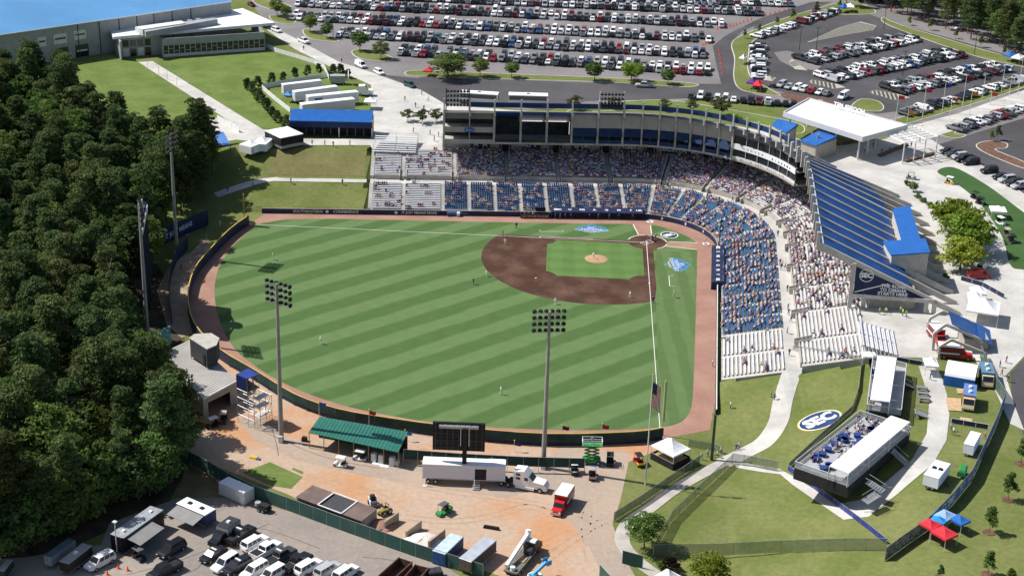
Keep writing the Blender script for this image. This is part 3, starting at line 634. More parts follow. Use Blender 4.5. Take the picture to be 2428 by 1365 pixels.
# dugouts
def dugout(s0, s1, label, key):
    d = E('dugout', label, 'dugout', P3((s0 + s1) / 2, -1, 0)); ss = [s0, (s0 + s1) / 2, s1]
    mb = MB(); swept(mb, ss, [(-1.5, 1.62), (-1.5, 1.95), (1.6, 2.25), (1.6, 1.9)]); rf = mb.build('roof', NAVY, d)
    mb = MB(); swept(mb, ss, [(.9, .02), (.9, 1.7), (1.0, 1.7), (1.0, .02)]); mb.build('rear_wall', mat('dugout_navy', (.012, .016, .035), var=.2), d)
    mb = MB(); swept(mb, ss, [(.3, .02), (.3, .45), (.8, .45), (.8, .02)]); mb.build('bench', WOOD, d)
    for k in range(9):
        s = s0 + (s1 - s0) * k / 8; mb = MB(); mb.tube(P3(s, -1.4, 0), P3(s, -1.4, 1.66), .06, n=6); mb.build('post', DSTEEL, d)
    mb = MB(); mb.beam(P3(s0, -1.45, 1.0), P3(s1, -1.45, 1.0), .06, .08); mb.beam(P3(s0, -1.45, .5), P3(s1, -1.45, .5), .06, .06); mb.build('rail', NAVY, d)
    for s in (s0, s1): mb = MB(); swept(mb, [s - .1, s + .1], [(-1.5, 0), (-1.5, 1.7), (1.6, 1.9), (1.6, 0)]); mb.build('side_wall', NAVY, d)
    n = int((s1 - s0) / 3); x = tA if s1 < 20 else tB; u = nA if s1 < 20 else nB
    for k in range(n):
        s = s0 + (k + .5) * (s1 - s0) / n
        put_text(['sec', 'U', 'MS', 'A', 'G', 'M', 'F', 'UK'][k % 8], P3(s, .0, 2.12), 1.2, (x.x, x.y, 0), (u.x, u.y, .1), WHITE, d)
    for k in range(int((s1 - s0) / 1.3)):
        s = s0 + .8 + k * 1.3 + random.random() * .5
        if s > s1 - .5: break
        x2, y2 = P2(s, random.uniform(-.9, .3))
        person(random.choice(PLAYER), (x2, y2, .02), math.atan2(-1 if s1 < 20 else 0, 0 if s1 < 20 else -1) - math.pi / 2 + random.uniform(-.5, .5), random.choice([(.6, .6, .6), (.3, .02, .03), (.05, .06, .2), (.7, .7, .68)]), 'player in uniform at the rail inside the ' + ('first' if s1 < 20 else 'third') + ' base dugout', 'players in the ' + ('first' if s1 < 20 else 'third') + ' base dugout')
dugout(-21.2, 5.0, 'first base dugout with navy roof bearing team marks, players at its rail', 'a')
dugout(53.5, 78, 'third base dugout with navy roof bearing white team marks', 'b')
d = E('camera_well', 'navy camera well with a web address, between tarp roll and first base dugout', 'camera well', P3(-26, -1, 0))
mb = MB(); swept(mb, [-29.5, -21.8], [(-1.6, 0), (-1.6, 1.25), (-1.45, 1.25), (-1.45, 0)]); mb.build('front_wall', NAVY, d)
for s in (-29.4, -21.9): mb = MB(); swept(mb, [s - .08, s + .08], [(-1.5, 0), (-1.5, 1.25), (0, 1.25), (0, 0)]); mb.build('side_wall', NAVY, d)
put_text('url', P3(-25.6, -1.62, .6), .92, (tA.x, tA.y, 0), (0, 0, 1), YEL, d)
mb = MB(); swept(mb, [-25.5, -22.8], [(.2, 1.4), (.2, 2.5), (.4, 2.5), (.4, 1.4)]); mb.build('backing_board', BLACK, d)
for k, s in enumerate((-28.3, -27.2, -26.1)):
    person(STAND[1], P3(s, -.8, .02), R(185), [(.5, .05, .05), (.1, .1, .12), (.5, .5, .5)][k], ['camera operator in red behind the web address wall', 'camera operator in black behind the web address wall', 'camera operator in grey behind the web address wall'][k])
a_, b_ = gz(1060, 512, 0), gz(1117, 511, 0); t2 = E('tarp_roll', 'long rolled blue rain tarp lying against the navy wall', 'tarp roll', a_)
mb = MB(); mb.tube((a_.x, a_.y, .62), (b_.x, b_.y + .4, .62), .6, n=14); mb.build('roll', mat('blue_tarp', (.05, .11, .25), rough=.5, var=.3, scale=2), t2)
mb = MB(); mb.tube((a_.x + 2.6, a_.y + .2, .62), (a_.x + 3.4, a_.y + .24, .62), .615, n=14); mb.build('strap', OFFW, t2)
# ================================================================ press box and the roof that follows the stands
BAYS = [-50, -43, -36.2, -28.9, -21.7, -14.8, -7.6, -.6, 3.3, 6.7, 10, 13, 15.9, 18.9, 21.9, 25.1, 28, 31, 34.2, 37, 40]
ROOFS = BAYS + [43, 46, 49, 52, 58.2, 64.4, 70.6, 76.8, 83, 89.2, 95.4, 101.6]
ZR = 22.5; rz_ = lambda d: ZR - .44 * (d - 20.8)
pb = E('press_box', 'long curved beige press box with open balconies above the upper stand', 'press box', P3(-10, 26, 8))
AWN = mat('navy_awning', (.016, .036, .09), rough=.8, var=.2); WROOF = mat('white_membrane', (.72, .71, .68), var=.06); PANELG = mat('grey_louvre', (.17, .165, .155), rough=.6, var=.1)
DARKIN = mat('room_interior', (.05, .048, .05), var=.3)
def facade(s0, s1, z0, z1, d, m, name, th=.25):
    mb = MB(); swept(mb, srange(s0, s1, 1.5), [(d, z0), (d, z1), (d + th, z1), (d + th, z0), (d, z0)]); return mb.build(name, m, pb)
def slab(s0, s1, d0, d1, z0, z1, m, name):
    mb = MB(); swept(mb, srange(s0, s1, 1.5), [(d0, z0), (d0, z1), (d1, z1), (d1, z0), (d0, z0)]); return mb.build(name, m, pb)
people_pb = []
for i in range(len(BAYS) - 1):
    a, b = BAYS[i], BAYS[i + 1]; boxy = i < 2 or i >= 14; openb = 2 <= i < 5
    facade(a, b, 8, 12.9, 31.2, BEIGE, 'back_wall'); slab(a, b, 22.1, 31.2, 12.95, 13.25, CONC, 'floor_slab'); facade(a, b, 13.0, 13.55, 22.0, CONC if not boxy else BEIGE, 'ledge')
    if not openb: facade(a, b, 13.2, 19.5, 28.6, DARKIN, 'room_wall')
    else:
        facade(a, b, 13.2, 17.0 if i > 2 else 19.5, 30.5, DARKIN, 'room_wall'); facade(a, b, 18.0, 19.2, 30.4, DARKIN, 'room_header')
    if boxy:
        facade(a, b, 13.56, 14.25, 21.98, OFFW if i >= 14 else BEIGE, 'fascia'); facade(a, b, 16.3, 17.8, 21.95, WHITE if i >= 14 else BEIGE, 'fascia'); facade(a, b, 20.1, 21.7, 22.05, PANELG, 'louvre_panel')
        slab(a, b, 22.2, 28.6, 16.6, 16.8, CONC, 'floor_slab'); facade(a, b, 21.72, 22.5, 21.9, CONC, 'roof_edge')
        n = 1 if i < 2 else 1
        for k in range(n + 1):
            s = a + (b - a) * k / n if k < n else b
        mb = MB(); mb.tube(P3(a, 22.1, 13.5), P3(a, 22.1, 21.8), .09, n=6); mb.build('mullion', OFFW, pb)
        if i >= 14:
            for z0, z1 in ((14.3, 16.28), (17.85, 20.05)): facade(a + .08, b - .08, z0, z1, 22.35, GLASS, 'window', .04)
    elif openb:
        facade(a, b, 21.9, 22.5, 21.9, CONC, 'roof_edge'); facade(a, b, 13.6, 14.4, 22.3, GLASS, 'railing', .05)
    else:
        facade(a, b, 18.0, 22.0, 22.05, BEIGE, 'fascia_panel'); facade(a, b, 22.02, 22.5, 21.9, CONC, 'roof_edge'); facade(a, b, 13.56, 14.5, 22.2, mat('blue_railing', (.018, .05, .14), var=.2), 'railing', .06)
        mb = MB(); swept(mb, srange(a + .25, b - .25, 1.5), [(22.04, 18.0), (20.9, 15.9), (20.95, 15.85), (22.0, 17.9)]); mb.build('awning', AWN, pb)
        mb = MB(); mb.tube(P3((a + b) / 2, 25, 13.2), P3((a + b) / 2, 25, 18), .1, n=6); mb.build('post', OFFW, pb)
    # ground-level doorway or banner on the back wall
    if 0 < i < 14:
        s = (a + b) / 2; f = 1 if s < 0 else .6
        if i in (2, 4, 6, 8, 11, 13):
            mb = MB(); swept(mb, [s - 1.0 * f, s + 1.0 * f], [(31.1, 8.0), (31.1, 10.6), (31.17, 10.6), (31.17, 8.0)]); dw = mb.build('doorway', BLACK, pb)
            for e in (-1.5, 1.5): mb = MB(); swept(mb, [s + (e - .2) * f, s + (e + .2) * f], [(31.1, 8.6), (31.1, 11), (31.15, 11), (31.15, 8.6)]); mb.build('banner', NAVY, pb)
        else:
            mb = MB(); wd = 2.6 * f; swept(mb, srange(s - wd, s + wd), [(31.0, 8.7), (31.0, 11.4), (31.1, 11.4), (31.1, 8.7)]); bn = mb.build('banner', NAVY, pb)
            t_ = Vector(P2(s + .1, 30)) - Vector(P2(s - .1, 30))
            for e, key in ((-.5, ['A', 'AU', 'G', 'MS', 'sec'][(i // 2) % 5]), (.5, ['A', 'F', 'UK', 'sec', 'M'][(i // 2) % 5])):
                put_text(key, P3(s + wd * e, 30.95, 10), 2.0, (t_.x, t_.y, 0), (0, 0, 1), OFFW, bn)
                bn.location = bn.location
for ch in list(pb.children):
    for g in ch.children:
        if g.name.startswith('lettering'): g.location = -pb.location
# columns of the facade with their brackets, and the posts that stand above the roof edge
for i, s in enumerate(BAYS):
    f = 1 if s < 0 or s > LARC else .62
    if i < 15 and i != 1: mb = MB(); swept(mb, [s - .28 * f, s + .28 * f], [(21.7, 13.1), (21.7, 21.6), (20.9, 22.4), (21.6, 22.6), (22.4, 22.4), (22.4, 13.1), (21.7, 13.1)]); mb.build('column', CONC, pb)
    mb = MB(); swept(mb, [s - .3 * f, s + .3 * f], [(30.6, 8), (30.6, 12.9), (31.15, 12.9), (31.15, 8), (30.6, 8)]); mb.build('column', CONC, pb)
    mb = MB(); swept(mb, [s - .2 * f, s + .2 * f], [(21.5, 22.4), (21.3, 25.9), (21.7, 25.9), (22.1, 22.4), (21.5, 22.4)]); mb.build('roof_post', mat('post_paint', (.52, .51, .49), var=.05), pb)
for a, b in zip(BAYS[1:], BAYS[2:]):
    mb = MB(); swept(mb, srange(a + .15, b - .15, 1.5), [(21.9, 23.5), (21.9, 24.9), (22.05, 24.9), (22.05, 23.5), (21.9, 23.5)]); mb.build('roof_banner', mat('navy_banner', (.016, .04, .13), rough=.6, var=.15), pb)
t_ = lambda s: Vector(P2(s + .2, 22)) - Vector(P2(s - .2, 22))
for k, chs in enumerate('HOOVER, ALABAMA'):
    s = 24.6 + k * .95
    if chs not in TXT and chs.strip(): make_text(chs, chs, .0)
    if chs.strip(): q = t_(s); put_text(chs, P3(s, 21.9, 17.0), .85, (q.x, q.y, 0), (0, 0, 1), NAVY, pb)
for k, chs in enumerate('ALLEN PAPE PRESS BOX'):
    s = 24.2 + k * .62
    if chs not in TXT and chs.strip(): make_text(chs, chs, .02)
    if chs.strip(): q = t_(s); put_text(chs, P3(s, 21.9, 13.85), .62, (q.x, q.y, 0), (0, 0, 1), BLACK, pb)
c = P3(-43, 21.62, 17.05); x = tA; mb = MB()
mb.add([(c[0] + x.x * 1.5 * math.cos(6.283 * i / 18), c[1] + x.y * 1.5 * math.cos(6.283 * i / 18) - .08, c[2] + .7 * math.sin(6.283 * i / 18)) for i in range(18)], [tuple(range(18))]); mb.build('oval_emblem', LBL, pb)
put_text('oval', (c[0], c[1] - .12, c[2]), .62, (x.x, x.y, 0), (0, 0, 1), OFFW, pb)
# roof: concrete rafters and a blue sheet in every bay
rt = E('stand_roof', 'sloping blue metal roof with concrete rafters over the third base stand', 'roof', P3(80, 31, 8))
rw = E('press_box_roof', 'roof of the press box sloping down behind its row of posts', 'roof', P3(-10, 31, 8))
for i in range(len(ROOFS) - 1):
    a, b = ROOFS[i], ROOFS[i + 1]; far = b <= 40.5; par = rw if far else rt; d1 = 36 if far else (41 if i < len(ROOFS) - 4 else 42.5)
    if b > 89 and not far: d1 = 41.5
    f = 1 if a < 0 or a >= LARC else .55
    mb = MB(); swept(mb, srange(a + .25 * f, b - .25 * f, 1.6), [(20.8, rz_(20.8) - .15), (20.8, rz_(20.8)), (d1, rz_(d1)), (d1, rz_(d1) - .15), (20.8, rz_(20.8) - .15)])
    p = mb.build('roof_sheet', (BLUE if i != 0 and i != 1 else WROOF), par)
    if not far:
        n = 7
        for k in range(1, n):      # standing seams
            s = a + (b - a) * k / n; mb = MB(); swept(mb, [s - .02 * f, s + .02 * f], [(20.9, rz_(20.9)), (20.9, rz_(20.9) + .05), (d1 - .1, rz_(d1 - .1) + .05), (d1 - .1, rz_(d1 - .1))]); q = mb.build('seam', BLUE, p); q.location = -par.location
        mb = MB(); swept(mb, srange(a, b, 1.6), [(21.5, rz_(21.5) + .02), (21.5, rz_(21.5) + .2), (21.75, rz_(21.75) + .2), (21.75, rz_(21.75) + .02)]); mb.build('gutter', OFFW, par)
PALEC = mat('rafter_concrete', (.50, .47, .42), var=.1)
for i, s in enumerate(ROOFS):
    far = s <= 39; f = 1 if s < 0 or s >= LARC else .6; par = rw if far else rt; d1 = 37 if far else 53
    mb = MB(); swept(mb, [s - .27 * f, s + .27 * f], [(20.3, rz_(20.3) - 1.3), (20.3, rz_(20.3) + .38), (d1, rz_(d1) + .38), (d1, rz_(d1) - (.9 if not far else .6)), (21, rz_(21) - 1.3)]); mb.build('rafter', PALEC, par)
    if not far:
        mb = MB(); swept(mb, [s - .3 * f, s + .3 * f], [(52.2, 8), (52.2, rz_(53) + .3), (53, rz_(53) + .3), (53, 8)]); mb.build('rafter_foot', PALEC, par)
        mb = MB(); swept(mb, [s - .3 * f, s + .3 * f], [(20.0, rz_(20.3) - 1.6), (20.0, rz_(20) + 2.4), (20.75, rz_(20) + 2.4), (20.75, rz_(20.3) - 1.6)]); mb.build('fin', PALEC, par)
        mb = MB(); swept(mb, [s - .35 * f, s + .35 * f], [(31.2, 8), (31.2, rz_(31.8) - .5), (32.2, rz_(31.8) - .5), (32.2, 8)]); mb.build('column', PALEC, par)
    if not far and 49 < s < 101: mb = MB(); swept(mb, [s - .3 * f, s + .3 * f], [(44, 8), (44, rz_(44.4) - .4), (44.7, rz_(44.4) - .4), (44.7, 8)]); mb.build('column', PALEC, par)
# concourse building under the roof
mb = MB(); swept(mb, srange(41, 52, 2) + [101], [(33, 8), (33, 13), (43, 12), (43, 8)]); mb.build('concourse_block', CONCD, rt)
# end wall with the slogan
s = 101.9
mb = MB(); swept(mb, [s - .15, s + .12], [(29.2, 11.6), (29.2, rz_(29.2) - .95), (44.6, rz_(44.6) - .95), (44.6, 11.6), (29.2, 11.6)]); ew = mb.build('slogan_wall', mat('slogan_navy', (.018, .026, .075), rough=.7, var=.15), rt)
mb = MB(); swept(mb, [s - .3, s + .35], [(28.4, 10.6), (28.4, 11.5), (47, 11.5), (47, 10.6), (28.4, 10.6)]); mb.build('tie_beam', PALEC, rt)
for d0 in (28.2, 44.8, 46.6):
    top = rz_(d0 + .5) - .3; mb = MB(); swept(mb, [s - .35, s + .4], [(d0, 8), (d0, top), (d0 + .9, top), (d0 + .9, 8), (d0, 8)]); mb.build('column', PALEC, rt)
fx = (nB.x, nB.y, 0)
put_text('omaha', P3(s + .16, 37.7, 12.9), 1.08, fx, (0, 0, 1), WHITE, rt)
c = Vector(P3(s + .15, 31.6, 16.0)); mb = MB(); ring = lambda r: [(c.x + nB.x * r * math.cos(6.283 * i / 24), c.y + nB.y * r * math.cos(6.283 * i / 24), c.z + r * math.sin(6.283 * i / 24)) for i in range(24)]
mb.add(ring(1.55) + ring(1.38), [(i, (i + 1) % 24, 24 + (i + 1) % 24, 24 + i) for i in range(24)]); mb.build('emblem_ring', WHITE, rt)
put_text('sec', (c.x, c.y - .02, c.z), 1.5, fx, (0, 0, 1), WHITE, rt)
mb = MB(); mb.beam(P3(s + .17, 29.4, 11.9), P3(s + .17, 36.5, rz_(36.5) - 1.2), .02, .22); mb.build('slogan_stripe', WHITE, rt)
# penthouses on the roof
for nm, pl, zb, zt, lb in (('roof_penthouse', [(2118, 497), (2157, 489), (2182, 568), (2140, 572)], 12, 16.5, 'low blue hatch roof rising from the sloping stand roof'), ('roof_gable', [(2097, 572), (2192, 566), (2203, 597), (2115, 603)], 9, 17.2, 'blue shed roof on a grey block at the back of the stand roof')):
    q = [gz(*p, zt) for p in pl]; o = E(nm, lb, 'roof', (q[0].x, q[0].y, 8))
    mb = MB(); mb.hexa([(p.x, p.y, zb - 4) for p in q], [(p.x, p.y, zt - .3) for p in q]); mb.build('wall', PALEC, o)
    mb = MB(); cx = sum(p.x for p in q) / 4; cy = sum(p.y for p in q) / 4; q2 = [(cx + (p.x - cx) * 1.06, cy + (p.y - cy) * 1.06) for p in q]; mb.hexa([(*p, zt - .29) for p in q2], [(*p, zt) for p in q2]); mb.build('roof', mat('bright_blue_roof', (.02, .12, .40), rough=.4, var=.08), o)
# ================================================================ outfield wall
ow = E('outfield_wall', 'curved navy outfield wall with a yellow rail along its top', 'wall', (*OFW[0], 0))
segs = OFW[::2] + ([OFW[-1]] if len(OFW) % 2 == 0 else [])
for a, b in zip(segs, segs[1:]):
    mb = MB(); mb.wall([a, b], 0, 2.5, .22); mb.build('wall_panel', NAVY, ow)
    mb = MB(); mb.wall([a, b], 2.505, 2.60, .24); mb.build('top_rail', mat('faded_yellow', (.55, .36, .08), rough=.6, var=.15), ow)
off = lambda pts, e: strip_pts(pts, 2 * e)[:len(pts)]
back = [p for p in off(OFW, -.32)]
if math.hypot(back[40][0] + 20, back[40][1] + 40) < math.hypot(OFW[40][0] + 20, OFW[40][1] + 40): back = off(OFW, .32)
back = [(p[0], p[1]) for p in back]
wb = E('wall_backing', 'dark green windscreen and posts behind the outfield wall', 'fence', (*back[40], 0))
for a, b in zip(back[38::2], back[40::2]):
    mb = MB(); mb.wall([a, b], .9, 2.45, .06); mb.build('screen_panel', GREEND, wb)
    mb = MB(); mb.tube((*a, 0), (*a, 2.6), .06, n=6); mb.build('post', DSTEEL, wb)
ly = [(-104.2, -.2, 8.5), (.2, -104.9, 12)]
for i, (x, y, h) in enumerate(ly):
    t2 = E('foul_pole', ['yellow foul pole at the right field corner below the grass bank', 'yellow foul pole at the left field corner near the flag pole'][i], 'foul pole', (x, y, 0), 0, 'foul poles')
    mb = MB(); mb.tube((x, y, 0), (x, y, h), .09, n=8); mb.build('pole', YEL if i == 0 else mat('pale_yellow_pole', (.60, .58, .35), var=.05), t2)
    mb = MB(); mb.box(x - (.05 if i == 0 else -.15), x + (.05 if i == 0 else .42), y - (.7 if i == 0 else .05), y - (.1 if i == 0 else -.05), 3, h - .2); mb.build('mesh_panel', mat('yellow_mesh', (.36, .34, .12), var=.1), t2)
# painted slogan board on the slope behind right field
a_, b_ = gz(405, 583, 0), gz(494, 535, 0)
t2 = E('slogan_board', 'long navy slogan board leaning under the pines beyond right field', 'sign', a_)
a2, b2 = gy(405, 562, a_.y), gy(494, 505, b_.y)
mb = MB(); mb.wall([(a_.x - 3, a_.y - 1.5), (b_.x, b_.y)], 0.2, 4.4, .15); mb.build('board', NAVY, t2)
xd = (b_ - a_).normalized(); put_text('ijmm2', ((a_.x + b_.x) / 2 - 1 + xd.y * .12, (a_.y + b_.y) / 2 - .6 - xd.x * .12, 2.6), 1.75, (xd.x, xd.y, 0), (0, 0, 1), mat('lettering_ice', (.45, .55, .65), var=.05), t2)
# ================================================================ vehicles (local axes: x forward, z up, origin on the ground)
CARS = {  # length/2, width/2, roof z, belt z, cabin bottom x0,x1, cabin top x0,x1, wheelbase/2, hood z
    'sedan': (2.4, .91, 1.45, .93, -1.75, 1.15, -1.15, .35, 1.42, .86), 'suv': (2.45, .97, 1.78, 1.05, -2.38, 1.25, -2.1, .55, 1.45, 1.0),
    'pickup': (2.9, 1.0, 1.88, 1.12, -.95, 1.5, -.75, .85, 1.75, 1.12), 'van': (2.75, 1.0, 2.1, 1.15, -2.7, 2.05, -2.6, 1.35, 1.7, 1.05), 'hatch': (2.1, .88, 1.5, .95, -2.02, 1.0, -1.5, .35, 1.28, .9)}
def car_parts(kind):
    hl, w, zr, zb, b0, b1, t0, t1, wb, zh = CARS[kind]
    body = MB()
    st = [(-hl, .82, zb * .78), (-hl + .12, .96, zb * .97), (b0 + .3, 1, zb), (b1, 1, zb), (hl - .55, .98, zh), (hl - .12, .93, zh * .88), (hl, .80, zh * .66)]
    rings = []
    for x, k, zt in st:
        ww = w * k; z0 = .32 if abs(x) < hl - .3 else .42
        rings.append([(x, -ww * .9, z0), (x, -ww, z0 + .16), (x, -ww, zt * .78), (x, -ww * .86, zt), (x, ww * .86, zt), (x, ww, zt * .78), (x, ww, z0 + .16), (x, ww * .9, z0)])
    body.loft(rings)
    cab = MB(); cab.frustum((b0, b1, -w * .86, w * .86), (t0, t1, -w * .70, w * .70), zb - .02, zr)
    win = MB(); L = lambda a, b, t: tuple(a[i] + (b[i] - a[i]) * t for i in range(3)); e = .012
    def pane(c00, c10, c11, c01, u0, u1, v0, v1, n):
        P = lambda u, v: tuple(q + e * k for q, k in zip(L(L(c00, c10, u), L(c01, c11, u), v), n)); win.quad(P(u0, v0), P(u1, v0), P(u1, v1), P(u0, v1))
    B = {(sx, sy): ((b0 if sx < 0 else b1), sy * w * .86, zb) for sx in (-1, 1) for sy in (-1, 1)}; T = {(sx, sy): ((t0 if sx < 0 else t1), sy * w * .70, zr) for sx in (-1, 1) for sy in (-1, 1)}
    pane(B[1, -1], B[1, 1], T[1, 1], T[1, -1], .06, .94, .06, .90, (1, 0, .6)); pane(B[-1, -1], B[-1, 1], T[-1, 1], T[-1, -1], .08, .92, .2, .88, (-1, 0, .4))
    cuts = {'sedan': ((.10, .47), (.52, .86)), 'suv': ((.06, .30), (.34, .60), (.64, .88)), 'pickup': ((.08, .46), (.52, .88)), 'van': ((.74, .93),), 'hatch': ((.12, .47), (.52, .86))}[kind]
    for sy in (-1, 1):
        for a, b in cuts: pane(B[-1, sy], B[1, sy], T[1, sy], T[-1, sy], a, b, .14, .86, (0, sy, .3))
    wheels = []
    for sx in (-1, 1):
        for sy in (-1, 1):
            q = MB(); q.tube((sx * wb, sy * (w - .22), .35), (sx * wb, sy * (w + .01), .35), .35, n=10, mi=0); q.tube((sx * wb, sy * (w - .02), .35), (sx * wb, sy * (w + .018), .35), .2, n=8, mi=1); wheels.append(q)
    lights = []
    for sy in (-1, 1): q = MB(); q.box(hl - .16, hl - .02, sy * w * .68 - .16, sy * w * .68 + .16, zh * .62, zh * .78); lights.append(q)
    tails = []
    for sy in (-1, 1): q = MB(); q.box(-hl + .0, -hl + .1, sy * w * .72 - .12, sy * w * .72 + .12, zb * .62, zb * .88); tails.append(q)
    bed = None
    if kind == 'pickup':
        bed = MB(); bed.box(-hl + .18, b0 - .12, -w * .78, w * .78, zb + .002, zb + .012)
        for sy in (-1, 1): body.box(-hl + .1, b0, sy * w * .9 - .06, sy * w * .9 + .06, zb - .05, zb + .2)
        body.box(-hl + .02, -hl + .12, -w * .9, w * .9, zb - .1, zb + .2)
    return body, cab, win, wheels, lights, tails, bed
TAIL = mat('tail_lamp', (.35, .01, .01), rough=.3); LAMP = mat('headlamp', (.7, .72, .75), rough=.15, spec=.7)
PROTO = {}; JOIN = {}
for kd in CARS:
    body, cab, win, wheels, lights, tails, bed = car_parts(kd)
    ms = {'body': body.mesh('body', PAINT), 'cabin': cab.mesh('cabin', PAINT), 'window': win.mesh('window', GLASS), 'wheel': [q.mesh('wheel', [BLACK, STEEL]) for q in wheels], 'headlight': [q.mesh('headlight', LAMP) for q in lights], 'taillight': [q.mesh('taillight', TAIL) for q in tails]}
    if bed: ms['bed'] = bed.mesh('bed', BLACK)
    PROTO[kd] = ms
    J = MB()
    for src, mi in [(body, 0), (cab, 0), (win, 1)] + [(q, 2) for q in wheels] + [(q, 3) for q in lights] + ([(bed, 2)] if bed else []):
        J.add(src.v, src.f, mi)
    JOIN[kd] = J.mesh('car', [PAINT, GLASS, BLACK, LAMP])
def pose(rear, front):
    a, b = Vector(rear), Vector(front); d = b - a; return (a + b) / 2, math.atan2(d.y, d.x)
def car(kind, rear, front, colr, label, bar=False, name='parked_car', cat=None, group=None, z=None, sc=1.0):
    f = (lambda p: at(*p)) if z is None else (lambda p: gz(*p, z))
    c, rz = pose(f(rear), f(front)); t = E(name, label, cat or {'pickup': 'pickup truck', 'van': 'van', 'suv': 'car', 'sedan': 'car', 'hatch': 'car'}[kind], c, rz, group); t.scale = (sc, sc, sc)
    ms = PROTO[kind]
    for k, v in ms.items():
        for m_ in (v if isinstance(v, list) else [v]): o = link(k, m_, t); o.color = (*colr, 1)
    if bar: q = MB(); q.box(-.35, -.05, -.55, .55, CARS[kind][2] + .01, CARS[kind][2] + .14); q.local('light_bar', OFFW, t)
    return t
WHT, BLK, DGR, SIL, RD, BLU = (.78, .78, .78), (.012, .013, .017), (.05, .052, .055), (.42, .43, .45), (.40, .015, .02), (.02, .06, .20)
for k, r_, f_, c_, l_, b_ in [
    ('suv', (577, 1311), (633, 1280), WHT, 'white sport utility car at the head of the upper row in the staff lot', 0),
    ('pickup', (599, 1333), (663, 1294), WHT, 'white pickup with open black bed beside the grey pickup', 0),
    ('pickup', (633, 1347), (696, 1310), DGR, 'charcoal pickup between the white pickup and the black one', 1),
    ('pickup', (678, 1360), (730, 1325), BLK, 'black pickup parked between charcoal pickup and long white wagon', 0),
    ('suv', (700, 1371), (764, 1334), WHT, 'long white wagon next to the silver car in the staff lot', 0),
    ('suv', (752, 1375), (803, 1344), SIL, 'silver car between two white ones at the lower frame edge', 0),
    ('suv', (802, 1379), (838, 1355), WHT, 'white car last in the upper row, nearest the rusty skips', 0),
    ('pickup', (540, 1296), (600, 1258), BLK, 'black pickup with a pale light bar beside the box bodied truck', 1),
    ('sedan', (537, 1304), (474, 1341), BLK, 'black saloon with light bar and sun glint on its windscreen', 1),
    ('suv', (563, 1326), (506, 1362), WHT, 'white car between two black ones with light bars', 0),
    ('suv', (595, 1335), (531, 1370), BLK, 'black wagon with a light bar between two white cars', 1),
    ('suv', (629, 1347), (578, 1377), WHT, 'white wagon facing the camera at the lower frame edge', 0),
    ('suv', (667, 1358), (622, 1385), WHT, 'white wagon cut by the lower frame edge below the charcoal pickup', 0),
    ('suv', (440, 1292), (375, 1330), BLK, 'black wagon standing alone on the yellow lot line', 0),
    ('suv', (275, 1320), (200, 1360), WHT, 'big white wagon beside the brown trailer and the traffic cones', 0),
    ('pickup', (410, 1352), (370, 1372), BLK, 'black vehicle cut by the lower frame edge near the cones', 0)]:
    car(k, r_, f_, c_, l_, bool(b_), group='vehicles in the staff lot', sc=1.12)
def rect(px4, z):
    p = [Vector(gz(*q, z)[:2]) for q in px4]; c = sum(p, Vector((0, 0))) / 4
    u = ((p[1] - p[0]) + (p[2] - p[3])) / 2; v = ((p[3] - p[0]) + (p[2] - p[1])) / 2
    return c, u.length, v.length, math.atan2(u.y, u.x)
def wheels_on(t, xs, w, r=.45, name='wheel'):
    for x in xs:
        for sy in (-1, 1):
            q = MB(); q.tube((x, sy * (w - .28), r), (x, sy * w, r), r, n=12, mi=0); q.tube((x, sy * (w - .02), r), (x, sy * (w + .015), r), r * .55, n=8, mi=1); q.local(name, [BLACK, STEEL], t)
def box_trailer(px4, z0, h, name, label, cat, m_wall, m_roof, wheels=(-.6, .6), legs=True, flip=False, vents=0, floor=.75, ribs=0, group=None, r=.4):
    c, L, W, a = rect(px4, z0 + h)
    if flip: a += math.pi
    t = E(name, label, cat, (c.x, c.y, z0), a, group)
    q = MB(); q.box(-L / 2, L / 2, -W / 2, W / 2, floor, h - .06); q.local('body', m_wall, t)
    q = MB(); q.frustum((-L / 2 - .04, L / 2 + .04, -W / 2 - .04, W / 2 + .04), (-L / 2 + .05, L / 2 - .05, -W / 2 + .05, W / 2 - .05), h - .055, h + .04); q.local('roof', m_roof, t)
    for e in (-1, 1): q = MB(); q.box(-L / 2 - .02, L / 2 + .02, e * (W / 2 + .015) - .03, e * (W / 2 + .015) + .03, floor - .05, floor + .09); q.local('skirt_rail', STEEL, t)
    q = MB(); q.box(-L / 2 - .03, -L / 2 + .0, -W * .38, W * .38, floor + .12, h - .3); d = q.local('rear_door', m_wall, t)
    q = MB(); q.box(-L / 2 - .06, -L / 2 - .02, -.05, .05, floor + .9, floor + 1.2); q.local('handle', DSTEEL, d)
    for k in range(vents):
        x = -L / 2 + L * (k + .7) / (vents + .4); q = MB(); q.frustum((x - .4, x + .4, -.35, .35), (x - .3, x + .3, -.28, .28), h + .04, h + .3); q.local('roof_vent', BLACK if vents == 2 else OFFW, t)
    if ribs:
        for k in range(ribs):
            x = -L / 2 + L * (k + .5) / ribs
            for e in (-1, 1): q = MB(); q.box(x - .05, x + .05, e * W / 2 - .03, e * W / 2 + .035, floor + .1, h - .15); q.local('corrugation', m_wall, t)
    if wheels: wheels_on(t, wheels, W / 2 - .02, r)
    if legs: q = MB(); q.beam((L / 2, 0, floor - .1), (L / 2 + 1.1, 0, floor - .25), .5, .1); q.tube((L / 2 + .9, 0, 0), (L / 2 + .9, 0, floor - .1), .05); q.local('drawbar', DSTEEL, t)
    return t, L, W
COR = mat('white_corrugated', (.62, .62, .61), rough=.5, var=.05)
box_trailer([(519, 1143), (579, 1168), (602, 1155), (541, 1128)], 0, 2.6, 'shipping_container', 'white corrugated shipping container against the green fence', 'container', COR, WHITE, None, False, floor=.1, ribs=18)
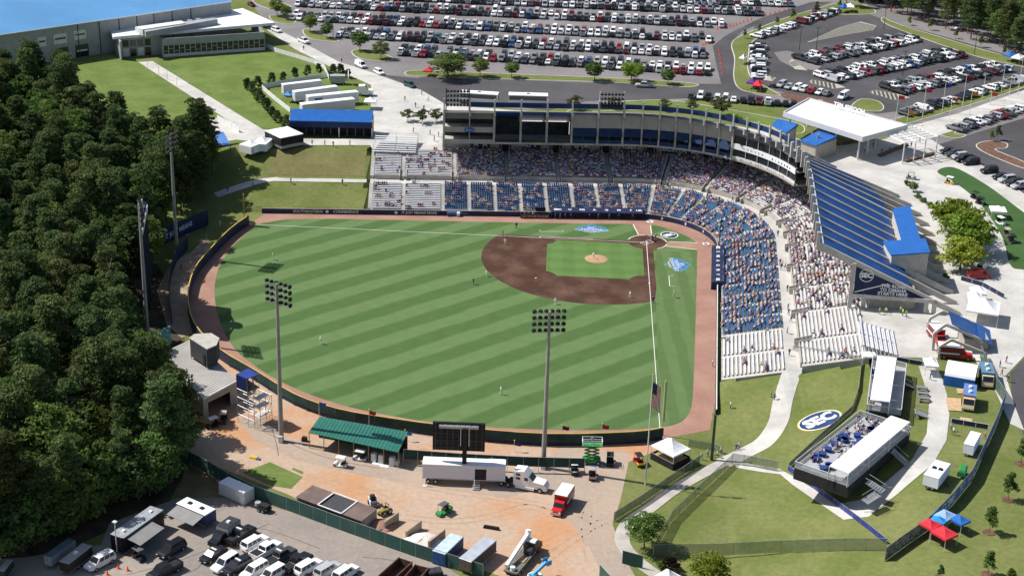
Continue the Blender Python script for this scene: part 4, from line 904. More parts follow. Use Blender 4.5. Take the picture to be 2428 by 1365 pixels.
t, L, W = box_trailer([(421, 1191), (483, 1222), (515, 1205), (441, 1178)], 0, 3.0, 'command_trailer', 'dark blue command trailer with white roof and grey awning', 'trailer', mat('deep_blue_body', (.02, .035, .12), rough=.4), WHITE, (-.5, .5), False, vents=2)
q = MB(); q.hexa([(-L / 2 + .3, -W / 2 - .05, 2.7), (L / 2 - .3, -W / 2 - .05, 2.7), (L / 2 - .3, -W / 2 - 2.7, 2.1), (-L / 2 + .3, -W / 2 - 2.7, 2.1)], [(-L / 2 + .3, -W / 2 - .05, 2.76), (L / 2 - .3, -W / 2 - .05, 2.76), (L / 2 - .3, -W / 2 - 2.7, 2.16), (-L / 2 + .3, -W / 2 - 2.7, 2.16)]); q.local('awning', mat('grey_awning', (.23, .225, .22), var=.08), t)
t, L, W = box_trailer([(264, 1262), (291, 1278), (388, 1207), (356, 1199)], 0, 3.4, 'command_bus', 'long black command bus with cluttered roof and extended grey awning', 'bus', mat('black_coach', (.015, .015, .02), rough=.3), mat('grey_coach_roof', (.28, .30, .32), var=.2, scale=1.5), None, False, floor=.5) if False else box_trailer([(264, 1262), (356, 1199), (388, 1207), (291, 1278)], 0, 3.4, 'command_bus', 'long black command bus with cluttered roof and extended grey awning', 'bus', mat('black_coach', (.015, .015, .02), rough=.3), mat('grey_coach_roof', (.28, .30, .32), var=.2, scale=1.5), None, False, vents=4, floor=.5)
wheels_on(t, (-L / 2 + 2.4, L / 2 - 2.2), W / 2, .5)
q = MB(); q.hexa([(-L / 2 + .6, -W / 2 - .03, 3.0), (L / 2 - 3.5, -W / 2 - .03, 3.0), (L / 2 - 3.5, -W / 2 - 2.9, 2.5), (-L / 2 + .6, -W / 2 - 2.9, 2.5)], [(-L / 2 + .6, -W / 2 - .03, 3.05), (L / 2 - 3.5, -W / 2 - .03, 3.05), (L / 2 - 3.5, -W / 2 - 2.9, 2.55), (-L / 2 + .6, -W / 2 - 2.9, 2.55)]); q.local('awning', mat('grey_awning', (.23, .225, .22), var=.08), t)
q = MB(); q.tube((-L / 2 - .3, 0, .5), (-L / 2 - .3, 0, 6.2), .09); q.box(-L / 2 - .6, -L / 2, -.35, .35, 6.2, 6.4); q.local('mast', OFFW, t)
q = MB(); q.quad((L / 2 + .01, -W * .42, 1.4), (L / 2 + .01, W * .42, 1.4), (L / 2 + .01, W * .42, 2.9), (L / 2 + .01, -W * .42, 2.9)); q.local('windscreen', GLASS, t)
box_trailer([(102, 1313), (163, 1276), (178, 1277), (122, 1322)], 0, 2.5, 'cargo_trailer', 'grey blue cargo trailer with its tailgate ramp lowered', 'trailer', GREYP, mat('slate_roof', (.10, .13, .15), var=.15), (-.5, .4), True)
t, L, W = box_trailer([(141, 1328), (195, 1287), (219, 1292), (162, 1337)], 0, 2.5, 'concession_trailer', 'brown trailer with pale grey rounded roof beside the white wagon', 'trailer', mat('dark_brown', (.045, .03, .022), var=.2), mat('pale_grey_roof', (.36, .35, .34), var=.1), (-.5, .4), True, vents=1)
t, L, W = box_trailer([(-8, 1352), (22, 1320), (24, 1330), (12, 1352)], 0, 2.4, 'cargo_trailer', 'pale trailer cut by the corner of the picture under the trees', 'trailer', DSTEEL, mat('pale_grey_roof', (.36, .35, .34), var=.1), (-.5, .4), True)
t, L, W = box_trailer([(514, 1243), (546, 1221), (569, 1231), (538, 1254)], 0, 2.7, 'box_truck', 'black truck with a grey box body and flat black roof', 'truck', GREYP, mat('black_roof', (.03, .033, .04), var=.15), (-.9,), False, flip=True, vents=1)
q = MB(); q.loft([[(L / 2 + x, -w_, .45), (L / 2 + x, w_, .45), (L / 2 + x, w_ * .92, z_), (L / 2 + x, -w_ * .92, z_)] for x, w_, z_ in ((0, 1, 2.0), (1.1, 1, 1.95), (1.75, .98, 1.2), (2.9, .92, 1.1), (3.0, .85, .7))]); o = q.local('cab', PAINT, t); o.color = (.012, .013, .017, 1)
q = MB(); q.quad((L / 2 + 1.16, -.85, 1.85), (L / 2 + 1.16, .85, 1.85), (L / 2 + 1.74, .88, 1.25), (L / 2 + 1.74, -.88, 1.25)); q.local('windscreen', GLASS, t); wheels_on(t, (L / 2 + 2.2,), .98, .42)
# semi trailer that carries the hydraulic video board, and its tractor
t, L, W = box_trailer([(1002, 1100), (1200, 1106), (1199, 1090), (1005, 1080)], 0, 4.15, 'semi_trailer', 'long white semi trailer parked in the yard with a raised mast', 'trailer', mat('white_trailer_side', (.66, .65, .70), rough=.4, var=.03), WHITE, None, False, floor=1.2)
wheels_on(t, (-L / 2 + 1.0, -L / 2 + 2.4), W / 2, .5)
q = MB(); q.box(L / 2 - 5.6, L / 2 - 3.5, -W / 2 - .02, -W / 2 + .0, 1.25, 3.5); d = q.local('doorway', BLACK, t)
q = MB(); [q.box(L / 2 - 5.9, L / 2 - 4.6, -W / 2 - .35 * (k + 1), -W / 2 - .35 * k, 1.15 - .2 * (k + 1), 1.2 - .2 * (k + 1)) for k in range(5)]; q.local('steps', STEEL, t)
for x in (-2.0, 2.5): q = MB(); q.tube((L / 2 - 5.6 - 5 + x * 2, -W / 2 - .8, 0), (L / 2 - 5.6 - 5 + x * 2, -W / 2 - .8, 1.6), .09); q.obox((L / 2 - 10.6 + x * 2, -W / 2 - .8, 0), (.8, .7, .12)); q.local('outrigger', OFFW, t)
q = MB(); q.box(L / 2 - 3.2, L / 2 - .2, W / 2 - .9, W / 2 + .6, 1.6, 3.9); q.local('side_pod', OFFW, t)
bx, by = t.location.x, t.location.y
vb = E('video_board', 'big black video board seen from behind on a mast above the white trailer', 'video board', (bx, by, 4.2), t.rotation_euler.z)
zt, zb_ = height_at(Vector((bx, by, 0)), 1003), height_at(Vector((bx, by, 0)), 1068)
wv = (gy(1150, 1035, by).x - gy(1026, 1035, by).x) / 2; cxv = (gy(1150, 1035, by).x + gy(1026, 1035, by).x) / 2 - bx
q = MB(); q.box(cxv - wv, cxv + wv, -.05, .45, zb_ - 4.2, zt - 4.2); q.local('cabinet', mat('black_cabinet', (.013, .013, .018), rough=.6, var=.3), vb)
for k in range(9): x = cxv - wv + 2 * wv * (k + .5) / 9; q = MB(); q.box(x - .08, x + .08, -.22, -.06, zb_ - 4.1, zt - 4.3); q.local('rib', DSTEEL, vb)
for k in range(4): z_ = zb_ - 4.2 + (zt - zb_) * (k + .5) / 4; q = MB(); q.box(cxv - wv + .2, cxv + wv - .2, -.16, -.055, z_ - .06, z_ + .06); q.local('cross_rib', DSTEEL, vb)
q = MB(); q.box(cxv - wv * .75, cxv + wv * .75, -.75, -.1, zt - 5.0, zt - 4.55); q.local('service_tray', STEEL, vb)
q = MB(); q.box(-.4, .4, -.95, -.25, -.1, zt - 4.9); q.local('mast', BLACK, vb)
for e in (-.75, .75): q = MB(); q.tube((e, -.5, zb_ - 3.0), (e, -.5, zt - 4.7), .09); q.local('hydraulic_ram', OFFW, vb)
c, a = pose(gz(1190, 1144, 0), gz(1292, 1164, 0))
t = E('semi_truck', 'white sleeper cab semi truck coupled to the long white trailer', 'truck', (c.x, c.y, 0), a)
q = MB(); q.loft([[(x, -w_, z0_), (x, w_, z0_), (x, w_, z1_), (x, -w_, z1_)] for x, w_, z0_, z1_ in ((-1.6, 1.2, .9, 3.7), (.4, 1.2, .8, 3.9), (1.3, 1.2, .8, 3.0), (2.1, 1.15, .7, 2.1), (4.2, 1.05, .6, 1.85), (4.7, .95, .5, 1.2))]); o = q.local('cab', WHITE, t)
q = MB(); q.quad((1.36, -1.0, 2.98), (1.36, 1.0, 2.98), (2.1, .98, 2.18), (2.1, -.98, 2.18)); q.local('windscreen', GLASS, t)
for e in (-1, 1):
    q = MB(); q.quad((.5, e * 1.215, 2.1), (1.2, e * 1.215, 2.1), (1.2, e * 1.215, 2.75), (.5, e * 1.215, 2.75)); q.local('side_window', GLASS, t)
    for z_ in (2.1, 2.9): q = MB(); q.quad((-1.1, e * 1.212, z_), (-.3, e * 1.212, z_), (-.3, e * 1.212, z_ + .5), (-1.1, e * 1.212, z_ + .5)); q.local('sleeper_window', GLASS, t)
    q = MB(); q.box(-1.2, 2.4, e * 1.2 - .06, e * 1.2 + .06, .35, .85); q.local('side_fairing', WHITE, t)
q = MB(); q.box(-4.8, -1.6, -.45, .45, .75, 1.05); q.local('chassis', BLACK, t); wheels_on(t, (3.5, -2.6, -3.9), 1.2, .52)
# ambulances
def ambulance(rear, front, label, z=None, col2=RED):
    f = (lambda p: at(*p)) if z is None else (lambda p: gz(*p, z))
    c, a = pose(f(rear), f(front)); t = E('ambulance', label, 'ambulance', c, a)
    q = MB(); q.box(-3.5, .9, -1.2, 1.2, .6, 2.95); q.local('box_body', MAROON if col2 is RED else WHITE, t)
    q = MB(); q.frustum((-3.55, .95, -1.24, 1.24), (-3.45, .85, -1.15, 1.15), 2.955, 3.06); q.local('roof', WHITE, t)
    q = MB(); q.loft([[(x, -w_, .5), (x, w_, .5), (x, w_ * .9, z_), (x, -w_ * .9, z_)] for x, w_, z_ in ((.9, 1.02, 2.0), (1.8, 1.02, 1.98), (2.4, 1.0, 1.25), (3.5, .95, 1.15), (3.6, .9, .8))]); q.local('cab', RED, t)
    q = MB(); q.quad((1.87, -.86, 1.93), (1.87, .86, 1.93), (2.41, .9, 1.3), (2.41, -.9, 1.3)); q.local('windscreen', GLASS, t)
    for e in (-1, 1):
        q = MB(); q.box(-3.4, .8, e * 1.205 - .01, e * 1.205 + .01, 1.35, 1.62); q.local('stripe', WHITE, t)
        q = MB(); q.quad((1.0, e * .985, 1.3), (1.75, e * .985, 1.3), (1.7, e * .95, 1.85), (1.0, e * .95, 1.85)); q.local('side_window', GLASS, t)
        q = MB(); q.box(3.5, 3.63, e * .7 - .17, e * .7 + .17, .75, 1.0); q.local('headlight', LAMP, t)
    q = MB(); q.box(3.55, 3.75, -.95, .95, .4, .72); q.local('bumper', STEEL, t)
    q = MB(); q.box(.96, 1.1, -1.0, 1.0, 2.55, 2.85); q.local('light_bar', TAIL, t); wheels_on(t, (-2.2, 2.7), 1.05, .42); return t
ambulance((1345, 1183), (1319, 1222), 'red ambulance with a white box roof standing in the yard')
# golf carts and utility carts
def cart(px, py, face, label, body, roof=OFFW, bed=None, name='golf_cart', z=None, sc=1.1, top=True):
    p = at(px, py) if z is None else gz(px, py, z); p2 = at(*face) if z is None else gz(*face, z); a = math.atan2(p2.y - p.y, p2.x - p.x)
    t = E(name, label, 'cart', p, a, 'golf and utility carts'); t.scale = (sc, sc, sc)
    q = MB(); q.loft([[(x, -.58, .22), (x, .58, .22), (x, .55, z_), (x, -.55, z_)] for x, z_ in ((-1.25, .62), (-.2, .55), (-.15, .32), (.55, .32), (.62, .75), (1.1, .62), (1.25, .35))]); q.local('body', body, t)
    q = MB(); q.box(-.75, -.2, -.5, .5, .62, .74); q.box(-.85, -.72, -.5, .5, .7, 1.15); q.local('seat', BLACK, t)
    if top:
        q = MB(); q.frustum((-1.0, .75, -.6, .6), (-.9, .65, -.52, .52), 1.8, 1.88); q.local('roof', roof, t)
        for sx, sy in ((-.85, -.5), (-.85, .5), (.65, -.5), (.65, .5)): q = MB(); q.tube((sx, sy, .6), (sx * .95, sy, 1.82), .03, n=5); q.local('post', DSTEEL, t)
    if bed: q = MB(); q.box(-1.75, -.88, -.6, .6, .5, .56); [q.box(*b_, .55, .85) for b_ in ((-1.75, -.88, -.62, -.57), (-1.75, -.88, .57, .62), (-1.78, -1.73, -.6, .6))]; q.local('cargo_bed', bed, t)
    wheels_on(t, (-.95 if not bed else -1.2, .85), .6, .26); return t
cart(807, 1105, (770, 1098), 'white golf cart out in the middle of the yard', WHITE)
cart(853, 1090, (815, 1083), 'white golf cart parked at the edge of the green roofed shed', OFFW, bed=None)
cart(1050, 1218, (1025, 1232), 'green utility cart with tilted grey canopy on the open gravel', GREENJ, mat('grey_canopy', (.10, .10, .105), var=.1), bed=GREENJ)
cart(1446, 1097, (1446, 1075), 'black utility cart beside the green scissor lift', BLACK, BLACK, bed=BLACK)
cart(1404, 1130, (1404, 1100), 'maroon utility cart with empty tan bed and grey roof', MAROON, GREYP, bed=TAN)
cart(1513, 1098, (1500, 1080), 'black cart with red body and yellow load on the grass', RED, BLACK, bed=YEL)
cart(330, 1325, (352, 1340), 'dark cart in the shade of the command bus', BLACK, mat('grey_canopy', (.10, .10, .105), var=.1))
cart(1360, 1118, (1350, 1085), 'white machine cart next to the second light pole', OFFW, WHITE, bed=DSTEEL)
cart(505, 1012, (480, 1020), 'dark utility cart in the shade outside the maintenance barn', BLACK, OFFW)
cart(530, 1000, (520, 1030), 'tan roofed cart before the open barn door', DSTEEL, TAN)
# ================================================================ light towers
def tower(px, py, ytop, label, aim=(-35, -45), arms=4, wide=5.4, pm=None):
    b = at(px, py); h = height_at(b, ytop); t = E('light_tower', label, 'light tower', b, 0, 'floodlight towers')
    q = MB(); q.tube(b, b + Vector((0, 0, h)), .5, .26, 12); q.build('pole', pm or mat('weathered_concrete_pole', (.30, .285, .26), var=.12), t)
    dv = Vector((aim[0] - b.x, aim[1] - b.y, 0)).normalized(); sd_ = Vector((-dv.y, dv.x, 0))
    for k in range(arms):
        z = b.z + h - .3 - k * 1.25; q = MB(); q.beam(Vector((b.x, b.y, z)) - sd_ * wide / 2, Vector((b.x, b.y, z)) + sd_ * wide / 2, .14, .14); q.build('crossarm', STEEL, t)
        for e in np.linspace(-1, 1, 6):
            c_ = Vector((b.x, b.y, z + .25)) + sd_ * wide / 2 * e + dv * .28; ax = (dv * .8 + Vector((0, 0, -.6))).normalized()
            q = MB(); q.tube(c_ - ax * .3, c_ + ax * .28, .2, .46, 10); q.build('floodlight', BLACK, t)
    q = MB(); q.box(b.x - .4, b.x + .4, b.y - .95, b.y - .55, b.z, b.z + 1.4); q.build('switch_box', OFFW, t); return t
tower(667, 1045, 672, 'floodlight tower rising from the yard beside the green roofed shed')
tower(1288, 1108, 738, 'floodlight tower behind the semi truck, against the infield side of the outfield')
tower(420, 606, 318, 'floodlight tower among the pines by the slogan board')
tower(350, 800, 484, 'floodlight tower at the wood edge beside the scoreboard')
for k, (b_, yt) in enumerate(((at(1687, 1090), 985), (gz(1703, 602, 0), 516))):
    t = E('net_post', ['dark steel post at the left field corner beside the berm path', 'dark steel net post in front of the home end of the third base dugout'][k], 'post', b_, 0, 'net posts'); hh = height_at(b_, yt); q = MB(); q.tube(b_, b_ + Vector((0, 0, hh)), .3 if k == 0 else .12, .26 if k == 0 else .1, 10); q.build('pole', DSTEEL, t); q = MB(); q.tube(b_ + Vector((0, 0, hh)), b_ + Vector((0, 0, hh + .15)), .34 if k == 0 else .16, n=10); q.build('cap', DSTEEL, t)
    if k: q = MB(); [q.beam(b_ + Vector((-.1, 0, hh - 1 - 1.3 * m_)), b_ + Vector((.5, .5, hh - 1 - 1.3 * m_)), .3, .5) for m_ in range(3)]; q.build('speaker', BLACK, t)
# ================================================================ scoreboard seen edge-on, at the wood edge
b = gz(352, 742, 0); sb = E('scoreboard', 'tall navy scoreboard seen nearly edge-on at the edge of the wood', 'scoreboard', (b.x, b.y, 0), R(-79))
hs_ = height_at(Vector((b.x, b.y, 0)), 512)
q = MB(); q.box(-9, 9, -.35, .35, 5, hs_); q.local('cabinet', mat('matte_navy', (.014, .018, .045), rough=.95, spec=.05, var=.2), sb); q = MB(); q.box(-8, 8, .36, .6, hs_ - 1.6, hs_ - .2); q.local('top_sign', OFFW, sb)
for x in (-7, -2.4, 2.4, 7): q = MB(); q.box(x - .3, x + .3, -.25, .25, 0, 5); q.local('post', DSTEEL, sb)
q = MB(); q.tube((0, -.2, hs_ + 2), (0, .2, hs_ + 2), 1.9, n=24); q.local('round_clock', OFFW, sb)
q = MB(); q.tube((-6, 0, hs_), (-1.5, 0, hs_ + 1.4), .25); q.tube((6, 0, hs_), (1.5, 0, hs_ + 1.4), .25); q.local('arch_frame', STEEL, sb)
# ================================================================ maintenance barn, camera box, scaffold tower
p = [gz(*q_, 4.6) for q_ in ((481, 944), (560, 905), (458, 808), (386, 838))]
mbn = E('maintenance_barn', 'tan metal maintenance barn with wide grey roof and open dark doorway', 'barn', (p[0].x, p[0].y, 0))
def wall_between(a, b, z0, z1, m, name, par, th=.15): q = MB(); q.wall([(a.x, a.y), (b.x, b.y)], z0, z1, th); return q.build(name, m, par)
L01 = lambda t_: p[0] + (p[1] - p[0]) * t_
wall_between(L01(0), L01(.13), 0, 4.45, TAN, 'front_wall', mbn); wall_between(L01(.80), L01(1), 0, 4.45, TAN, 'front_wall', mbn); wall_between(L01(.13), L01(.80), 3.2, 4.45, TAN, 'lintel', mbn)
for i in (1, 2, 3): wall_between(p[i], p[(i + 1) % 4], 0, 4.45, TAN, 'side_wall', mbn)
nrm = (p[1] - p[0]).cross(Vector((0, 0, 1))).normalized()
for k in range(int((p[1] - p[0]).length / .6)):
    c_ = L01(k * .6 / (p[1] - p[0]).length); zl = 0 if not .13 < k * .6 / (p[1] - p[0]).length < .80 else 3.25
    q = MB(); q.beam((c_.x + nrm.x * .09, c_.y + nrm.y * .09, zl), (c_.x + nrm.x * .09, c_.y + nrm.y * .09, 4.4), .06, .06); q.build('siding_rib', TAN, mbn)
cen = sum(p, Vector()) / 4; pr = [cen + (x - cen) * 1.03 for x in p]; q = MB(); q.hexa([(x.x, x.y, 4.46) for x in pr], [(x.x, x.y, 4.46 + h_) for x, h_ in zip(pr, (.18, .55, .55, .18))]); rf = q.build('roof', ROOFG, mbn)
for k in range(1, 30):
    a_ = pr[0] + (pr[3] - pr[0]) * k / 30; b_ = pr[1] + (pr[2] - pr[1]) * k / 30; q = MB(); q.beam((a_.x, a_.y, 4.68), (b_.x, b_.y, 5.05), .05, .06); o = q.build('roof_seam', ROOFG, rf); o.location = -mbn.location
q = MB(); q.beam((pr[0].x, pr[0].y, 4.62), (pr[1].x, pr[1].y, 4.95), .12, .25); q.build('eave_trim', WHITE, mbn)
hx = [gz(*q_, 9.6) for q_ in ((450.5, 800.5), (462, 792), (501, 790), (519, 801.5), (512, 817), (490.5, 826))]
cb = E('camera_hut', 'dark grey faceted hut with pale roof standing on the barn roof', 'hut', (hx[5].x, hx[5].y, 5))
DG = mat('dark_grey_siding', (.045, .047, .055), rough=.6, var=.15)
for i in range(6): wall_between(hx[i], hx[(i + 1) % 6], 5.5, 9.4, DG, 'wall', cb, .12)
cen = sum(hx, Vector()) / 6; q = MB(); q.prism([tuple(cen + (x - cen) * 1.05)[:2] for x in hx], 9.42, 9.62); q.build('roof', mat('pale_hut_roof', (.42, .40, .35), var=.1, scale=.8), cb)
a_ = hx[0] + (hx[5] - hx[0]) * .78; b_ = hx[0] + (hx[5] - hx[0]) * .9; q = MB(); q.wall([(a_.x - .1, a_.y - .1), (b_.x - .1, b_.y - .1)], 5.7, 7.9, .1); q.build('door', BLACK, cb)
for i in (0, 2, 5): q = MB(); q.tube((hx[i].x, hx[i].y, 4.6), (hx[i].x, hx[i].y, 5.5), .08); q.build('leg', STEEL, cb)
p = [gz(*q_, 10.4) for q_ in ((560, 887), (588, 873), (614, 887), (585, 898))]
sc_ = E('camera_scaffold', 'scaffold camera tower topped by a blue tarpaulin booth', 'scaffold', (p[0].x, p[0].y, 0))
q = MB(); q.hexa([(x.x, x.y, 10.3) for x in p], [(x.x, x.y, 10.45) for x in p]); q.build('booth_roof', mat('royal_tarp', (.02, .045, .24), rough=.6, var=.1), sc_)
TARP = mat('navy_tarp', (.012, .02, .085), rough=.6, var=.15)
wall_between(p[0], p[3], 7.6, 10.3, TARP, 'booth_side', sc_, .06); wall_between(p[0], p[1], 7.6, 10.3, TARP, 'booth_side', sc_, .06)
q = MB(); q.hexa([(x.x, x.y, 7.45) for x in p], [(x.x, x.y, 7.58) for x in p]); q.build('deck', WOOD, sc_)
ux, uy = (p[1] - p[0]), (p[3] - p[0])
P_ = lambda i, j, z: p[0] + ux * i + uy * j + Vector((0, 0, z - p[0].z))
for i in (0, .5, 1, 1.5):
    for j in (0, 1, 1.6):
        hgt = 10.3 if i <= 1 and j <= 1 else 5.6; q = MB(); q.tube(P_(i, j, 0), P_(i, j, hgt), .05, n=6); q.build('standard', STEEL, sc_)
for z in (1.9, 3.8, 5.6, 7.4):
    mi, mj = (1.5, 1.6) if z < 6 else (1, 1)
    for j in (0, 1, 1.6):
        if j <= mj: q = MB(); q.tube(P_(0, j, z), P_(mi, j, z), .04, n=6); q.build('ledger', STEEL, sc_)
    for i in (0, .5, 1, 1.5):
        if i <= mi: q = MB(); q.tube(P_(i, 0, z), P_(i, mj, z), .04, n=6); q.build('ledger', STEEL, sc_)
    for i, j in ((0, 1), (.5, 1), (1, 1.6)):
        if j <= mj and i + .5 <= mi: q = MB(); q.tube(P_(i, j, z - 1.9), P_(i + .5, j, z), .035, n=5); q.build('brace', STEEL, sc_)
    if z < 6: q = MB(); a_, b_, c_, d_ = P_(.5, 1, z), P_(1.4, 1, z), P_(1.4, 1.5, z), P_(.5, 1.5, z); q.hexa([a_, b_, c_, d_], [x + Vector((0, 0, .07)) for x in (a_, b_, c_, d_)]); q.build('platform', OFFW, sc_)
for k in range(8):
    q = MB(); rnd = random.Random(k); a_ = P_(.2 + .18 * k, 1.8 + .3 * rnd.random(), .15 + .25 * (k % 3)); b_ = P_(.5 + .2 * k, 2.6 + .3 * rnd.random(), .2 + .2 * (k % 2)); q.tube(a_, b_, .06, n=6); tag(q.build('scaffold_pipe', STEEL), 'loose scaffold pipe in the heap below the camera tower', 'pipe', 'scaffold pipes heaped below the camera tower')
for i, cl in enumerate(((.05, .05, .06), (.35, .08, .05))): person(STAND[1], P_(.45 + .4 * i, .6, 7.58), R(-60), cl, ['camera operator in black in the blue booth of the scaffold tower', 'camera operator in rust shirt in the blue booth of the scaffold tower'][i])
# ================================================================ green-roofed shed, yard clutter
p = [gz(*q_, 3.9) for q_ in ((731, 1020), (758, 991), (967, 1027), (944, 1067))]
sh = E('equipment_shed', 'open equipment shed with a long green metal roof on yellow posts', 'shed', (p[0].x, p[0].y, 0))
zr_ = (3.5, 4.3, 4.3, 3.5); q = MB(); q.hexa([(x.x, x.y, z - .12) for x, z in zip(p, zr_)], [(x.x, x.y, z) for x, z in zip(p, zr_)]); rf = q.build('roof', GREENR, sh)
for k in range(1, 26):
    a_ = p[0] + (p[3] - p[0]) * k / 26; b_ = p[1] + (p[2] - p[1]) * k / 26; q = MB(); q.beam((a_.x, a_.y, 3.52), (b_.x, b_.y, 4.32), .05, .05); o = q.build('roof_seam', GREENR, rf); o.location = -sh.location
for k in range(7):
    for e in (0, 1):
        a_ = p[0 + e] + (p[3 - e] - p[0 + e]) * (k / 6); a_ = a_ + (p[1 - e] - p[0 + e]) * .06; q = MB(); q.tube((a_.x, a_.y, 0), (a_.x, a_.y, 3.4 + .6 * e), .09, n=6); q.build('post', WOOD, sh)
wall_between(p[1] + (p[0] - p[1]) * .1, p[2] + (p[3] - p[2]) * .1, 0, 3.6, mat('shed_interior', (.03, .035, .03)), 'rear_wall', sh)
for k, (u_, s_) in enumerate(((.72, 0), (.80, 0), (.92, 0))):
    a_ = p[0] + (p[3] - p[0]) * u_ + (p[1] - p[0]) * .12; q = MB(); q.obox((a_.x, a_.y, .05), (.9, .9, 1.7), R(-12)); q.obox((a_.x, a_.y, 1.75), (.8, .8, .1), R(-12)); tag(q.build('storage_cabinet', OFFW), ['inner pale cabinet under the green shed roof', 'middle pale cabinet under the green shed roof', 'outer pale cabinet under the end of the green shed roof'][k], 'cabinet', 'cabinets in the shed')
for k, (px, py, s_, m_, l_) in enumerate(((893, 1098, (1.7, .9, .05), WHITE, 'white board lying flat before the green shed, left one'), (912, 1103, (1.7, 1.1, .05), WHITE, 'white board lying flat before the green shed, middle one'), (938, 1100, (1.3, 1.3, .9), OFFW, 'white wrapped bale at the corner of the green shed'), (709, 1052, (1.6, .8, .06), OFFW, 'white plastic sheet on the ground under the light tower'), (722, 1045, (1.0, .9, .9), BLACK, 'black crate beside the first light tower'), (602, 1085, (1.6, .9, .3), YEL, 'yellow tarp heap beside the new sod'), (612, 1089, (.9, .6, .25), LBL, 'blue mat beside the yellow tarp heap'), (1165, 1253, (3.0, .5, .55), BLACK, 'black steel beam rack lying alone on the orange gravel'), (1425, 1030 + 70, (1.3, .9, .3), LT, 'teal tarp bundle at the foot of the scissor lift'))):
    g = gz(px, py, 0); q = MB(); q.frustum((-s_[0] / 2, s_[0] / 2, -s_[1] / 2, s_[1] / 2), (-s_[0] * .44, s_[0] * .44, -s_[1] * .42, s_[1] * .42), 0, s_[2]); o = q.local(['sheet_board', 'sheet_board', 'wrapped_bale', 'plastic_sheet', 'crate', 'tarp_heap', 'foam_mat', 'steel_rack', 'tarp_bundle'][k], m_); o.location = (g.x, g.y, .02); o.rotation_euler.z = R(-12); tag(o, l_, ['board', 'board', 'bale', 'sheet', 'crate', 'tarp', 'mat', 'rack', 'tarp'][k])
# scissor lift
g = gz(1402, 1097, 0); t = E('scissor_lift', 'green scissor lift raised beside the outfield wall with white guard rails', 'scissor lift', g, R(3)); hL = height_at(g, 1052)
q = MB(); q.box(-1.7, 1.7, -.8, .8, .35, 1.1); q.local('chassis', GREENJ, t); wheels_on(t, (-1.25, 1.25), .95, .42)
for k in range(4):
    z0_, z1_ = 1.1 + (hL - 1.3) * k / 4, 1.1 + (hL - 1.3) * (k + 1) / 4
    for y in (-.55, .55): q = MB(); q.beam((-1.4, y, z0_), (1.4, y, z1_), .12, .16); q.beam((1.4, y, z0_), (-1.4, y, z1_), .12, .16); q.local('scissor_arm', GREENJ, t)
q = MB(); q.box(-1.9, 1.9, -.9, .9, hL - .15, hL); q.local('platform', GREENJ, t)
q = MB(); [q.tube((x, y, hL), (x, y, hL + 1.1), .04, n=5) for x in (-1.85, 0, 1.85) for y in (-.85, .85)]; [q.tube((-1.85, y, hL + z_), (1.85, y, hL + z_), .04, n=5) for y in (-.85, .85) for z_ in (.55, 1.1)]; [q.tube((x, -.85, hL + z_), (x, .85, hL + z_), .04, n=5) for x in (-1.85, 1.85) for z_ in (.55, 1.1)]; q.local('guard_rail', WHITE, t)
person(STAND[1], (g.x, g.y, hL), 0, (.25, .35, .5), 'worker in blue on the platform of the green scissor lift')
# windscreen fence along the yard, mesh and posts
def fence(pts, h, m, name, label, step=3.0, posts=STEEL, z0=.1, rail=True, cat='fence'):
    P = [Vector(x) for x in pts]; t = E(name, label, cat, P[0]); out = []
    for a, b in zip(P, P[1:]):
        n = max(1, round((b - a).length / step))
        for k in range(n): out.append(a + (b - a) * k / n)
    out.append(P[-1])
    for a, b in zip(out, out[1:]):
        if m: q = MB(); q.wall([a, b], [a.z + z0, b.z + z0], [a.z + h, b.z + h], .04); q.build('screen_panel', m, t)
        if rail: q = MB(); q.tube(a + Vector((0, 0, h)), b + Vector((0, 0, h)), .04, n=5); q.build('top_rail', posts, t)
    for a in out: q = MB(); q.tube(a, a + Vector((0, 0, h + .05)), .05, n=6); q.build('post', posts, t)
    return t
GSCR = mat('faded_green_screen', (.030, .085, .068), c2=(.055, .105, .088), scale=.35, rough=.85)
fence([gz(*q_, 0) for q_ in ((430, 1090), (480, 1115), (540, 1150), (602, 1181), (680, 1209), (807, 1256), (986, 1320), (1145, 1370))], 2.7, GSCR, 'screened_fence', 'long green windscreen fence between the service yard and the staff lot')
fence([gz(*q_, 0) for q_ in ((957, 1100), (1090, 1110), (1240, 1118), (1385, 1122))], 3.2, GREEND, 'screened_fence', 'dark green windscreen fence behind the white semi trailer', z0=1.2)
fence([gz(*q_, 0) for q_ in ((1475, 1335), (1523, 1348))], 2.6, GREEND, 'yard_gate', 'dark screened gate at the mouth of the yard road', 2.5, cat='gate')
fence([gz(*q_, 0) for q_ in ((1421, 1368), (1445, 1395))], 2.6, GSCR, 'yard_gate', 'green gate leaf cut by the lower picture edge', 2.5, cat='gate')
